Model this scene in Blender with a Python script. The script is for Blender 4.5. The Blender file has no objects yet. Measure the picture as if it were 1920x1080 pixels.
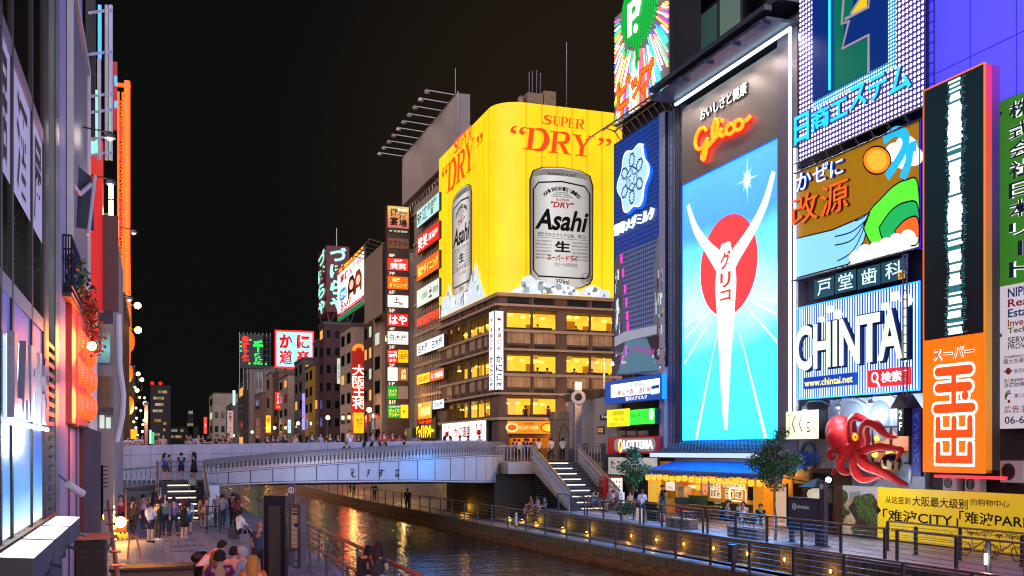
import bpy,bmesh,math,random
from mathutils import Vector,Matrix
R=math.radians
S=bpy.context.scene
COL=S.collection
# -------- camera, sky, exposure
YAW=R(19.1);EYE=Vector((0.0,0.0,3.7));FPX=1935.0;HZ=845.0
cam_d=bpy.data.cameras.new('camera');cam=bpy.data.objects.new('camera',cam_d);COL.objects.link(cam)
cam.location=EYE;cam.rotation_euler=(math.pi/2,0,-YAW)
cam_d.sensor_width=36;cam_d.lens=36*FPX/1920;cam_d.shift_y=(HZ-540)/1920
cam_d.clip_start=0.1;cam_d.clip_end=5000
S.camera=cam
SN0,CS0=math.sin(YAW),math.cos(YAW);CITY=(3.2,2.85,3.45)
W=bpy.data.worlds.new('World');S.world=W;W.use_nodes=True
_n=W.node_tree.nodes;_l=W.node_tree.links
_bg=_n['Background']
_tc=_n.new('ShaderNodeTexCoord')
def _math(op,a,b,clamp=False):
 m=_n.new('ShaderNodeMath');m.operation=op;m.use_clamp=clamp
 for i,v in enumerate((a,b)):
  if isinstance(v,(int,float)):m.inputs[i].default_value=v
  elif v is not None:_l.new(v,m.inputs[i])
 return m.outputs[0]
def _dot(v):
 m=_n.new('ShaderNodeVectorMath');m.operation='DOT_PRODUCT';_l.new(_tc.outputs['Generated'],m.inputs[0]);m.inputs[1].default_value=v;return m.outputs['Value']
def _smooth(x,a,b):
 m=_n.new('ShaderNodeMapRange');m.interpolation_type='SMOOTHSTEP';m.inputs[1].default_value=a;m.inputs[2].default_value=b;_l.new(x,m.inputs[0]);return m.outputs[0]
_z=_dot((0,0,1))
_back=_smooth(_dot((-SN0,-CS0,0)),0.05,0.6);_low=_math('MULTIPLY',_smooth(_z,0.75,0.1),_smooth(_z,-0.25,-0.02))
_city_fill=_math('MULTIPLY',_back,_low)  # fill glow added low behind the camera, standing for the unseen city
_warm=_math('MULTIPLY',_smooth(_dot(Vector((0.40,0.85,0.25)).normalized()),0.945,1.0),1.0)
def _scale(fac,col):
 m=_n.new('ShaderNodeMix');m.data_type='RGBA';m.clamp_factor=False;m.inputs[6].default_value=(0,0,0,1);m.inputs[7].default_value=(*col,1);_l.new(fac,m.inputs[0]);return m.outputs[2]
def _add(a,b):
 m=_n.new('ShaderNodeMix');m.data_type='RGBA';m.blend_type='ADD';m.inputs[0].default_value=1;_l.new(a,m.inputs[6]);_l.new(b,m.inputs[7]);return m.outputs[2]
_sky=_scale(_math('ADD',_math('MULTIPLY',_z,-0.2),1.0),(0.0044,0.0047,0.0046))
_l.new(_add(_add(_sky,_scale(_warm,(0.0115,0.0056,0.0017))),_scale(_city_fill,CITY)),_bg.inputs[0]);_bg.inputs[1].default_value=1.0
S.view_settings.view_transform='Standard';S.view_settings.look='None'
S.view_settings.exposure=0.0;S.view_settings.gamma=1.0
S.render.engine='CYCLES'
S.cycles.use_denoising=True
S.cycles.max_bounces=5;S.cycles.diffuse_bounces=2;S.cycles.glossy_bounces=3
S.cycles.transparent_max_bounces=8;S.cycles.caustics_reflective=False;S.cycles.caustics_refractive=False
S.cycles.sample_clamp_indirect=4.0;S.cycles.filter_width=1.2
SN,CS=math.sin(YAW),math.cos(YAW)
def ray(px,py):
 u=(px-960)/FPX
 return Vector((SN+CS*u,CS-SN*u,(HZ-py)/FPX))
def onX(px,py,X):d=ray(px,py);return EYE+d*(X/d.x)
def onY(px,py,Y):d=ray(px,py);return EYE+d*(Y/d.y)
def onZ(px,py,z=0.0):d=ray(px,py);return EYE+d*((z-EYE.z)/d.z)
def onT(px,py,t):return EYE+ray(px,py)*t
class Fr:
 def __init__(s,o,r,up=(0,0,1)):
  s.o=Vector(o);s.r=Vector(r).normalized();s.u=Vector(up).normalized();s.w=s.r.cross(s.u)
 def p(s,u,v,w=0.0):return s.o+s.r*u+s.u*v+s.w*w
 def at(s,u,v,w=0.0):
  f=Fr(s.o,s.r,s.u);f.o=s.p(u,v,w);return f
def FX(X):return Fr((X,0,0),(0,-1,0))
def FY(Y):return Fr((0,Y,0),(1,0,0))
def FL(X):return Fr((X,0,0),(0,1,0))
def uv(fr,px,py):
 d=ray(px,py);n=fr.w;t=(fr.o-EYE).dot(n)/d.dot(n);q=EYE+d*t-fr.o
 return q.dot(fr.r),q.dot(fr.u)
def rect(fr,x0,x1,yt,yb):
 """u0,u1,v0,v1 of an upright rectangle whose left edge runs from (x0,yt) to (x0,yb) and whose right edge is at x1"""
 u0,v1=uv(fr,x0,yt);_,v0=uv(fr,x0,yb);u1,_=uv(fr,x1,yt)
 return u0,u1,v0,v1
 # -------- colours and materials
def lin(c):return c/12.92 if c<=0.04045 else((c+0.055)/1.055)**2.4
def C(h):
 if not isinstance(h,str):return tuple(h)
 h=h.lstrip('#');return tuple(lin(int(h[i:i+2],16)/255)for i in(0,2,4))
MATS={}
def mat(name,col,rough=0.6,metal=0.0,em=0.0,emcol=None,var=0.0,scale=3.0,bump=0.0,spec=0.5,coat=0.0,stretch=None):
 """Principled surface; var mottles the base colour with noise of the given scale, bump gives relief"""
 if name in MATS:return MATS[name]
 m=bpy.data.materials.new(name);m.use_nodes=True;MATS[name]=m
 n,l=m.node_tree.nodes,m.node_tree.links;b=n['Principled BSDF']
 c=C(col);b.inputs['Base Color'].default_value=(*c,1)
 b.inputs['Roughness'].default_value=rough;b.inputs['Metallic'].default_value=metal
 b.inputs['Specular IOR Level'].default_value=spec
 if coat:b.inputs['Coat Weight'].default_value=coat
 if em:
  b.inputs['Emission Color'].default_value=(*C(emcol or col),1);b.inputs['Emission Strength'].default_value=em
 if var or bump:
  tc=n.new('ShaderNodeTexCoord');nz=n.new('ShaderNodeTexNoise');nz.inputs['Scale'].default_value=scale
  nz.inputs['Detail'].default_value=6;nz.inputs['Roughness'].default_value=0.65
  if stretch:
   mp=n.new('ShaderNodeMapping');mp.inputs['Scale'].default_value=stretch
   l.new(tc.outputs['Object'],mp.inputs[0]);l.new(mp.outputs[0],nz.inputs['Vector'])
  else:l.new(tc.outputs['Object'],nz.inputs['Vector'])
  if var:
   r=n.new('ShaderNodeValToRGB');r.color_ramp.elements[0].position=0.3;r.color_ramp.elements[1].position=0.72
   r.color_ramp.elements[0].color=(*[x*(1-var)for x in c],1);r.color_ramp.elements[1].color=(*[min(1,x*(1+var))for x in c],1)
   l.new(nz.outputs[0],r.inputs[0]);l.new(r.outputs[0],b.inputs['Base Color'])
  if bump:
   bp=n.new('ShaderNodeBump');bp.inputs['Strength'].default_value=bump;bp.inputs['Distance'].default_value=0.03
   l.new(nz.outputs[0],bp.inputs['Height']);l.new(bp.outputs[0],b.inputs['Normal'])
 return m
BOOST=1.35
def over(c,K=None):
 """a lit surface the camera over-exposes: channels near full scale give off more than it can record"""
 K=K or BOOST;o=[]
 for x in c:
  t=max(0.0,min(1.0,(x-0.5)/0.4));o.append(x*(1+(K-1)*t*t*(3-2*t)))
 return tuple(o)
def glow(name,col,k=1.0,base=0.5):
 """a lit surface: lamp, neon tube, backlit sheet or screen"""
 if name in MATS:return MATS[name]
 c=C(col)
 return mat(name,tuple(x*base for x in c),0.5,0,k,over(c),spec=0.2)
def quiet(m):
 m.cycles.emission_sampling='NONE';return m
def neon(col,k=1.6):return quiet(glow('neon_'+col.strip('#')+str(k),over(C(col),2.2),k))
def lit(col,k=1.0):return glow('lit_'+col.strip('#')+str(k),col,k)
def ink(col):return mat('print_'+col.strip('#'),col,0.6,spec=0.2)
def grid_glow(name,dark,bright,k,axes,period,fill=0.5,round_=True,base_k=0.1,sample=True):
 """a panel covered with a regular field of little lamps or lines; axes such as 'YZ' or 'Y'"""
 if name in MATS:return MATS[name]
 m=bpy.data.materials.new(name);m.use_nodes=True;MATS[name]=m
 n,l=m.node_tree.nodes,m.node_tree.links;b=n['Principled BSDF']
 tc=n.new('ShaderNodeTexCoord');sp=n.new('ShaderNodeSeparateXYZ');l.new(tc.outputs['Object'],sp.inputs[0])
 outs=[]
 for a in axes:
  d=n.new('ShaderNodeMath');d.operation='DIVIDE';d.inputs[1].default_value=period;l.new(sp.outputs[a],d.inputs[0])
  f=n.new('ShaderNodeMath');f.operation='PINGPONG';f.inputs[1].default_value=0.5;l.new(d.outputs[0],f.inputs[0])
  q=n.new('ShaderNodeMath');q.operation='MULTIPLY';l.new(f.outputs[0],q.inputs[0]);l.new(f.outputs[0],q.inputs[1]);outs.append(q)
 o=outs[0]
 if len(outs)>1:
  o=n.new('ShaderNodeMath');o.operation='ADD';l.new(outs[0].outputs[0],o.inputs[0]);l.new(outs[1].outputs[0],o.inputs[1])
 r=n.new('ShaderNodeValToRGB');e=r.color_ramp.elements;f2=(fill*0.5)**2
 e[0].position=f2*0.7;e[0].color=(*over(C(bright),2.2),1);e[1].position=min(1,f2*1.5);e[1].color=(*[x*base_k for x in C(dark)],1)
 l.new(o.outputs[0],r.inputs[0]);l.new(r.outputs[0],b.inputs['Emission Color']);b.inputs['Emission Strength'].default_value=k
 b.inputs['Base Color'].default_value=(*[x*0.4 for x in C(dark)],1);b.inputs['Roughness'].default_value=0.5
 return m
def ramp_glow(name,axis,stops,k=1.0,noise=0.0,nscale=0.5,base=0.2,K=1.0):
 """a self-glowing face whose colour runs through the given (position in metres, colour) stops along an axis"""
 if name in MATS:return MATS[name]
 m=bpy.data.materials.new(name);m.use_nodes=True;MATS[name]=m
 n,l=m.node_tree.nodes,m.node_tree.links;b=n['Principled BSDF']
 tc=n.new('ShaderNodeTexCoord');sp=n.new('ShaderNodeSeparateXYZ');l.new(tc.outputs['Object'],sp.inputs[0])
 a,z=stops[0][0],stops[-1][0]
 mr=n.new('ShaderNodeMapRange');mr.inputs[1].default_value=a;mr.inputs[2].default_value=z;l.new(sp.outputs[axis],mr.inputs[0])
 src=mr.outputs[0];m['placed']=1
 if noise:
  nz=n.new('ShaderNodeTexNoise');nz.inputs['Scale'].default_value=nscale;nz.inputs['Detail'].default_value=5
  l.new(tc.outputs['Object'],nz.inputs['Vector'])
  s_=n.new('ShaderNodeMath');s_.operation='SUBTRACT';s_.inputs[1].default_value=0.5;l.new(nz.outputs[0],s_.inputs[0])
  q=n.new('ShaderNodeMath');q.operation='MULTIPLY_ADD';q.inputs[1].default_value=noise
  l.new(s_.outputs[0],q.inputs[0]);l.new(src,q.inputs[2]);src=q.outputs[0]
 r=n.new('ShaderNodeValToRGB');cr=r.color_ramp
 while len(cr.elements)<len(stops):cr.elements.new(0.5)
 for e,(p,c)in zip(cr.elements,stops):
  e.position=(p-a)/(z-a);e.color=(*over(C(c),K),1)
 l.new(src,r.inputs[0]);l.new(r.outputs[0],b.inputs['Emission Color']);b.inputs['Emission Strength'].default_value=k
 b.inputs['Base Color'].default_value=(base,base,base,1);b.inputs['Roughness'].default_value=0.45
 return m
 # -------- lettering outlines
_TXT={}
def glyphs(s,bold=0.0,spacing=1.0,line=1.0):
 key=(s,bold,spacing,line)
 if key in _TXT:return _TXT[key]
 cu=bpy.data.curves.new('t','FONT');cu.body=s;cu.size=1;cu.offset=bold;cu.align_x='CENTER'
 cu.space_character=spacing;cu.space_line=line;cu.resolution_u=3;cu.fill_mode='FRONT'
 o=bpy.data.objects.new('t',cu);COL.objects.link(o)
 bpy.context.view_layer.update()
 me=o.to_mesh();vs=[v.co.copy()for v in me.vertices];fs=[tuple(p.vertices)for p in me.polygons]
 o.to_mesh_clear();bpy.data.objects.remove(o);bpy.data.curves.remove(cu)
 _TXT[key]=(vs,fs);return _TXT[key]
class MB:
 def __init__(s):s.v=[];s.f=[];s.m=[];s.k=0
 def mat(s,i):s.k=i;return s
 def add(s,vs,fs):
  n=len(s.v);s.v+=[Vector(v)for v in vs]
  for f in fs:s.f.append(tuple(i+n for i in f));s.m.append(s.k)
  return s
 def box(s,x0,x1,y0,y1,z0,z1):
  vs=[(x,y,z)for z in(z0,z1)for y in(y0,y1)for x in(x0,x1)]
  return s.add(vs,[(0,2,3,1),(4,5,7,6),(0,1,5,4),(2,6,7,3),(0,4,6,2),(1,3,7,5)])
 def fbox(s,fr,u0,u1,v0,v1,w0,w1):
  vs=[fr.p(u,v,w)for w in(w0,w1)for v in(v0,v1)for u in(u0,u1)]
  return s.add(vs,[(0,2,3,1),(4,5,7,6),(0,1,5,4),(2,6,7,3),(0,4,6,2),(1,3,7,5)])
 def bbox(s,x0,x1,y0,y1,z0,z1,b=0.02):
  bm=bmesh.new();bmesh.ops.create_cube(bm,size=1)
  for v in bm.verts:v.co=Vector(((x0+x1)/2+v.co.x*(x1-x0),(y0+y1)/2+v.co.y*(y1-y0),(z0+z1)/2+v.co.z*(z1-z0)))
  bmesh.ops.bevel(bm,geom=bm.edges[:],offset=b,segments=2,affect='EDGES',profile=0.5)
  bm.verts.index_update()
  s.add([v.co.copy()for v in bm.verts],[[v.index for v in f.verts]for f in bm.faces]);bm.free();return s
 def frame(s,fr,u0,u1,v0,v1,t,w0,w1):
  s.fbox(fr,u0-t,u1+t,v1,v1+t,w0,w1);s.fbox(fr,u0-t,u1+t,v0-t,v0,w0,w1)
  s.fbox(fr,u0-t,u0,v0,v1,w0,w1);return s.fbox(fr,u1,u1+t,v0,v1,w0,w1)
 def poly(s,fr,pts,w0,w1=None):
  """flat outline (u, v) on a frame, with sides back to w0 when w1 is given"""
  n=len(pts)
  a=sum(pts[i][0]*pts[(i+1)%n][1]-pts[(i+1)%n][0]*pts[i][1]for i in range(n))
  if a<0:pts=pts[::-1]
  if w1 is None:return s.add([fr.p(u,v,w0)for u,v in pts],[tuple(range(n))])
  vs=[fr.p(u,v,w0)for u,v in pts]+[fr.p(u,v,w1)for u,v in pts]
  return s.add(vs,[tuple(range(n,2*n)),tuple(range(n-1,-1,-1))]+[(i,(i+1)%n,n+(i+1)%n,n+i)for i in range(n)])
 def disc(s,fr,u,v,ru,rv,w0,w1=None,n=32):
  return s.poly(fr,[(u+ru*math.cos(2*math.pi*i/n),v+rv*math.sin(2*math.pi*i/n))for i in range(n)],w0,w1)
 def ring(s,fr,u,v,r0,r1,w0,w1,n=36,sy=1.0,a0=0,a1=360):
  full=a1-a0>=360;k=n if full else n+1
  vs=[]
  for i in range(k):
   a=R(a0+(a1-a0)*i/n);c,q=math.cos(a),math.sin(a)*sy
   vs+=[fr.p(u+r0*c,v+r0*q,w0),fr.p(u+r1*c,v+r1*q,w0),fr.p(u+r1*c,v+r1*q,w1),fr.p(u+r0*c,v+r0*q,w1)]
  fs=[]
  for i in range(n if full else n):
   a,b=4*i,4*((i+1)%k)
   fs+=[(a+3,a+2,b+2,b+3),(a+2,a+1,b+1,b+2),(a+1,a,b,b+1),(a,a+3,b+3,b)]
  return s.add(vs,fs)
 def tube(s,pts,r,n=8,cap=True,flat=None):
  """round bar along points; r may be one radius or one per point"""
  pts=[Vector(p)for p in pts];k=len(pts);rs=r if isinstance(r,(list,tuple))else[r]*k
  vs=[];prev=None
  for i,p in enumerate(pts):
   d=(pts[min(i+1,k-1)]-pts[max(i-1,0)]).normalized()
   if prev is None:
    a=Vector((0,0,1))if abs(d.z)<0.9 else Vector((1,0,0));x=d.cross(a).normalized()
   else:x=(prev-d*prev.dot(d)).normalized()
   prev=x;y=d.cross(x)
   for j in range(n):
    t=2*math.pi*j/n;vs.append(p+(x*math.cos(t)+y*math.sin(t))*rs[i])
  fs=[(i*n+j,i*n+(j+1)%n,(i+1)*n+(j+1)%n,(i+1)*n+j)for i in range(k-1)for j in range(n)]
  if cap:fs+=[tuple(range(n-1,-1,-1)),tuple((k-1)*n+j for j in range(n))]
  return s.add(vs,fs)
 def bar(s,a,b,r,n=6):return s.tube([a,b],r,n)
 def ball(s,c,r,n=12,m=8,sc=(1,1,1)):
  c=Vector(c);vs=[c+Vector((0,0,-r*sc[2]))]
  for i in range(1,m):
   t=math.pi*i/m-math.pi/2
   for j in range(n):
    p=2*math.pi*j/n;vs.append(c+Vector((r*math.cos(t)*math.cos(p)*sc[0],r*math.cos(t)*math.sin(p)*sc[1],r*math.sin(t)*sc[2])))
  vs.append(c+Vector((0,0,r*sc[2])));fs=[]
  for j in range(n):
   fs.append((0,1+(j+1)%n,1+j));e=1+(m-2)*n;fs.append((len(vs)-1,e+j,e+(j+1)%n))
   for i in range(m-2):a=1+i*n;fs.append((a+j,a+(j+1)%n,a+n+(j+1)%n,a+n+j))
  return s.add(vs,fs)
 def lathe(s,c,prof,n=16):
  c=Vector(c);vs=[]
  for r,z in prof:
   for j in range(n):t=2*math.pi*j/n;vs.append(c+Vector((r*math.cos(t),r*math.sin(t),z)))
  k=len(prof)
  fs=[(i*n+j,i*n+(j+1)%n,(i+1)*n+(j+1)%n,(i+1)*n+j)for i in range(k-1)for j in range(n)]
  fs+=[tuple(range(n-1,-1,-1)),tuple((k-1)*n+j for j in range(n))]
  return s.add(vs,fs)
 def stroke(s,fr,pts,width,w,w1=None,closed=False):
  """flat brush stroke along (u, v) points, width one value or one per point"""
  k=len(pts);ws=width if isinstance(width,(list,tuple))else[width]*k;L,Rr=[],[]
  P=[Vector((p[0],p[1]))for p in pts]
  for i in range(k):
   a=P[(i-1)%k]if closed or i>0 else P[i];b=P[(i+1)%k]if closed or i<k-1 else P[i]
   d=(b-a).normalized()if(b-a).length>1e-9 else Vector((1,0));nrm=Vector((-d.y,d.x))*ws[i]/2
   L.append(P[i]+nrm);Rr.append(P[i]-nrm)
  for i in range(k if closed else k-1):
   j=(i+1)%k
   q=[L[i],Rr[i],Rr[j],L[j]]
   s.add([fr.p(x.x,x.y,w)for x in q],[(0,1,2,3)])
   if w1 is not None:
    s.add([fr.p(L[i].x,L[i].y,w),fr.p(L[j].x,L[j].y,w),fr.p(L[j].x,L[j].y,w1),fr.p(L[i].x,L[i].y,w1),fr.p(Rr[i].x,Rr[i].y,w),fr.p(Rr[j].x,Rr[j].y,w),fr.p(Rr[j].x,Rr[j].y,w1),fr.p(Rr[i].x,Rr[i].y,w1)],[(0,1,2,3),(7,6,5,4)])
  return s
 def text(s,st,fr,u0,u1,v0,v1,w=0.01,bold=0.0,shear=0.0,spacing=1.0,line=1.0,back=None,side=None):
  """writing fitted into a rectangle of a frame; back adds depth down to that w"""
  vs,fs=glyphs(st,bold,spacing,line)
  if not vs:return s
  xs=[a.x+a.y*shear for a in vs];ys=[a.y for a in vs]
  x0,x1,y0,y1=min(xs),max(xs),min(ys),max(ys);sx=(u1-u0)/max(x1-x0,1e-6);sy=(v1-v0)/max(y1-y0,1e-6)
  q=[(u0+(x-x0)*sx,v0+(y-y0)*sy)for x,y in zip(xs,ys)]
  s.add([fr.p(a,b,w)for a,b in q],fs)
  if back is not None:
   cnt={}
   for f in fs:
    for i in range(len(f)):e=(f[i],f[(i+1)%len(f)]);cnt[e]=1
   n=len(q);k0=s.k
   if side is not None:s.k=side
   s.add([fr.p(a,b,w)for a,b in q]+[fr.p(a,b,back)for a,b in q],[(b,a,a+n,b+n)for(a,b)in cnt if(b,a)not in cnt])
   s.k=k0
  return s
 def build(s,name,mats,parent=None,smooth=False,origin=None):
  me=bpy.data.meshes.new(name);off=Vector(origin)if origin is not None else Vector((0,0,0))
  ml=mats if isinstance(mats,(list,tuple))else[mats]
  keep=parent is not None and any(m.get('placed')for m in ml)
  if parent is not None and not keep:off=world_loc(parent)
  me.from_pydata([v-off for v in s.v],[],s.f)
  for m in(mats if isinstance(mats,(list,tuple))else[mats]):me.materials.append(m)
  me.polygons.foreach_set('material_index',s.m)
  if smooth:me.polygons.foreach_set('use_smooth',[True]*len(s.f))
  me.update()
  o=bpy.data.objects.new(name,me);COL.objects.link(o)
  if parent is not None:
   o.parent=parent
   if keep:o.location=-world_loc(parent)
  else:o.location=off
  return o
def world_loc(o):
 v=Vector(o.location)
 while o.parent:o=o.parent;v+=Vector(o.location)
 return v
def tag(o,label,cat,group=None):
 o['label']=label;o['category']=cat
 if group:o['group']=group
 return o
def thing(name,label,cat,loc=(0,0,0),group=None):
 o=bpy.data.objects.new(name,None);COL.objects.link(o);o.location=loc;o.empty_display_size=0.2
 return tag(o,label,cat,group)
def kids(o):return[c for c in COL.objects if c.parent==o]
def struct(o,kind='structure'):o['kind']=kind;return o
def dup(root,loc,rz=0.0,label=None,sc=None,tree=None):
 tree=tree or{}
 def cp(o,par):
  c=o.copy();COL.objects.link(c);c.parent=par
  for ch in o.children:cp(ch,c)
  return c
 r=cp(root,None);r.location=loc;r.rotation_euler=(0,0,rz)
 if sc:r.scale=(sc,sc,sc)
 if label:r['label']=label
 return r
def spline(pts,n=6):
 """Catmull-Rom through points of any dimension"""
 P=[Vector(p)for p in pts];out=[]
 for i in range(len(P)-1):
  a,b,c,d=P[max(i-1,0)],P[i],P[i+1],P[min(i+2,len(P)-1)]
  for k in range(n):
   t=k/n;out.append(0.5*((2*b)+(c-a)*t+(2*a-5*b+4*c-d)*t*t+(3*b-a-3*c+d)*t*t*t))
 out.append(P[-1]);return out
def lamp(name,loc,col,power,r=0.1,kind='POINT',target=None,angle=90,parent=None):
 d=bpy.data.lights.new(name,kind);d.color=C(col);d.energy=power;d.shadow_soft_size=r
 o=bpy.data.objects.new(name,d);COL.objects.link(o);o.location=loc
 if kind=='SPOT':
  d.spot_size=R(angle);d.spot_blend=0.5
  o.rotation_euler=(Vector(target)-Vector(loc)).to_track_quat('-Z','Y').to_euler()
 return o
RNG=random.Random(7)
# shared surfaces
M_steel=mat('brushed_steel','#8c8c92',0.35,0.9,var=0.15,scale=4)
M_dsteel=mat('dark_painted_steel','#3a3a40',0.5,0.3,var=0.2,scale=3)
M_black=mat('black_paint','#101114',0.5,var=0.3,scale=3)
M_conc=mat('weathered_concrete','#8b857c',0.85,var=0.3,scale=1.3,bump=0.3)
M_white=mat('white_paint','#cfcdca',0.55,var=0.1,scale=2)
M_glassdark=mat('dark_window_glass','#0a0c10',0.12,spec=0.8)
def clear_glass():
 if 'clear_glass' in MATS:return MATS['clear_glass']
 m=bpy.data.materials.new('clear_glass');m.use_nodes=True;MATS['clear_glass']=m
 n,l=m.node_tree.nodes,m.node_tree.links;n.remove(n['Principled BSDF'])
 a=n.new('ShaderNodeBsdfTransparent');a.inputs[0].default_value=(0.93,0.93,0.9,1);b=n.new('ShaderNodeBsdfGlossy');b.inputs['Roughness'].default_value=0.05
 lw=n.new('ShaderNodeLayerWeight');lw.inputs['Blend'].default_value=0.5;pw=n.new('ShaderNodeMath');pw.operation='POWER';pw.inputs[1].default_value=5
 fz=n.new('ShaderNodeMath');fz.operation='MULTIPLY_ADD';fz.inputs[1].default_value=0.55;fz.inputs[2].default_value=0.03;x=n.new('ShaderNodeMixShader')
 l.new(lw.outputs['Facing'],pw.inputs[0]);l.new(pw.outputs[0],fz.inputs[0]);l.new(fz.outputs[0],x.inputs[0]);l.new(a.outputs[0],x.inputs[1]);l.new(b.outputs[0],x.inputs[2]);l.new(x.outputs[0],n['Material Output'].inputs[0])
 return m
 # === SETTING
DECK=2.9;LOW=-0.85;WAT=-1.6
def interp(tab,y):
 for(a,b),(c,d)in zip(tab,tab[1:]):
  if y<=c:return b+(d-b)*(y-a)/(c-a)
 return tab[-1][1]
EDGE=[(0,21.7),(20,21.0),(37,20.3),(59,19.0),(94,17.8),(130,17.2),(700,16.5)]
def edge(y):return interp(EDGE,y)
def water_mat():
 m=bpy.data.materials.new('canal_water');m.use_nodes=True
 n,l=m.node_tree.nodes,m.node_tree.links;b=n['Principled BSDF']
 b.inputs['Base Color'].default_value=(0.003,0.008,0.010,1);b.inputs['Roughness'].default_value=0.05;b.inputs['IOR'].default_value=1.33
 b.inputs['Specular IOR Level'].default_value=0.9
 tc=n.new('ShaderNodeTexCoord');mp=n.new('ShaderNodeMapping');mp.inputs['Scale'].default_value=(0.8,1.5,1)
 l.new(tc.outputs['Object'],mp.inputs[0])
 a=n.new('ShaderNodeTexNoise');a.inputs['Scale'].default_value=0.75;a.inputs['Detail'].default_value=4;a.inputs['Roughness'].default_value=0.6
 c=n.new('ShaderNodeTexNoise');c.inputs['Scale'].default_value=2.6;c.inputs['Detail'].default_value=3
 l.new(mp.outputs[0],a.inputs['Vector']);l.new(mp.outputs[0],c.inputs['Vector'])
 ad=n.new('ShaderNodeMath');ad.operation='MULTIPLY_ADD';ad.inputs[1].default_value=0.35
 l.new(c.outputs[0],ad.inputs[0]);l.new(a.outputs[0],ad.inputs[2])
 bp=n.new('ShaderNodeBump');bp.inputs['Strength'].default_value=0.5;bp.inputs['Distance'].default_value=0.17
 l.new(ad.outputs[0],bp.inputs['Height']);l.new(bp.outputs[0],b.inputs['Normal'])
 return m
struct(MB().add([(-2000,-600,-2.6),(2000,-600,-2.6),(2000,3400,-2.6),(-2000,3400,-2.6)],[(0,1,2,3)]).build('ground',M_conc))
ys=[-30,0,20,37,59,94,130,250,700]
mb=MB()
mb.add([(5.4,y,WAT)for y in ys]+[(edge(y)-0.01,y,WAT)for y in ys],[(i,i+len(ys),i+len(ys)+1,i+1)for i in range(len(ys)-1)])
struct(mb.build('water',water_mat()))
def paving_mat(name,c1,c2,sx,sy,mortar,rough=0.55,mcol=None,offset=0.5,bump=0.25):
 m=bpy.data.materials.new(name);m.use_nodes=True;MATS[name]=m
 n,l=m.node_tree.nodes,m.node_tree.links;b=n['Principled BSDF']
 tc=n.new('ShaderNodeTexCoord');br=n.new('ShaderNodeTexBrick');br.offset=offset
 br.inputs['Scale'].default_value=1;br.inputs['Brick Width'].default_value=sx;br.inputs['Row Height'].default_value=sy
 br.inputs['Mortar Size'].default_value=mortar;br.inputs['Color1'].default_value=(*C(c1),1);br.inputs['Color2'].default_value=(*C(c2),1)
 br.inputs['Mortar'].default_value=(*C(mcol or '#26242a'),1)
 l.new(tc.outputs['Object'],br.inputs['Vector'])
 nz=n.new('ShaderNodeTexNoise');nz.inputs['Scale'].default_value=1.7;nz.inputs['Detail'].default_value=6;l.new(tc.outputs['Object'],nz.inputs['Vector'])
 mx=n.new('ShaderNodeMix');mx.data_type='RGBA';mx.blend_type='MULTIPLY';mx.inputs[0].default_value=0.7
 rp=n.new('ShaderNodeValToRGB');rp.color_ramp.elements[0].position=0.3;rp.color_ramp.elements[0].color=(0.5,0.5,0.5,1);rp.color_ramp.elements[1].position=0.65
 l.new(nz.outputs[0],rp.inputs[0]);l.new(br.outputs[0],mx.inputs[6]);l.new(rp.outputs[0],mx.inputs[7]);l.new(mx.outputs[2],b.inputs['Base Color'])
 b.inputs['Roughness'].default_value=rough
 r2=n.new('ShaderNodeMapRange');r2.inputs[3].default_value=rough-0.2;r2.inputs[4].default_value=rough+0.2;l.new(nz.outputs[0],r2.inputs[0]);l.new(r2.outputs[0],b.inputs['Roughness'])
 bp=n.new('ShaderNodeBump');bp.inputs['Strength'].default_value=bump;bp.inputs['Distance'].default_value=0.02
 l.new(br.outputs['Fac'],bp.inputs['Height']);bp.invert=True;l.new(bp.outputs[0],b.inputs['Normal'])
 return m
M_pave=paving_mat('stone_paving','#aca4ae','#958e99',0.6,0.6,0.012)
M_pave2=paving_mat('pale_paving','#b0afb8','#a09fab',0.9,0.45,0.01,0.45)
M_walk=paving_mat('walkway_boards','#98959d','#86838c',1.2,0.3,0.012,0.45)
def slab(name,poly,z0,z1,m):
 n=len(poly);b=MB()
 b.add([(x,y,z1)for x,y in poly]+[(x,y,z0)for x,y in poly],[tuple(range(n))]+[(i,n+i,n+(i+1)%n,(i+1)%n)for i in range(n)])
 return struct(b.build(name,m))
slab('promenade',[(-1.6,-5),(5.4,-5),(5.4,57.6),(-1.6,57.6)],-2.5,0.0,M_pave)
slab('far_bank',[(-60,57.6),(5.4,57.6),(5.4,700),(-60,700)],-2.5,-0.004,M_conc)
slab('walkway',[(edge(y)+0.45,y)for y in ys]+[(25.2,700),(25.2,62.5),(22.55,62.5),(22.55,-30)],-2.5,LOW,M_walk)
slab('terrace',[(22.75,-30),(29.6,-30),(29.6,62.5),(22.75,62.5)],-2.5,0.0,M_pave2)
slab('street',[(25.2,80),(120,80),(120,700),(25.2,700)],-2.5,DECK-0.01,M_conc)
mb=MB();k=len(ys)
mb.add([(edge(y),y,LOW+0.06)for y in ys]+[(edge(y)+0.45,y,LOW+0.06)for y in ys]+[(edge(y),y,-2.5)for y in ys]+[(edge(y)+0.45,y,LOW-0.01)for y in ys],[(i,k+i,k+i+1,i+1)for i in range(k-1)]+[(2*k+i,i,i+1,2*k+i+1)for i in range(k-1)]+[(k+i,3*k+i,3*k+i+1,k+i+1)for i in range(k-1)])
M_quay=mat('quay_stone','#75694f',0.8,var=0.7,scale=2.6,bump=0.9,stretch=(3,3,.35))
struct(mb.build('quay_kerb',M_quay))
fb=MB()
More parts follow.
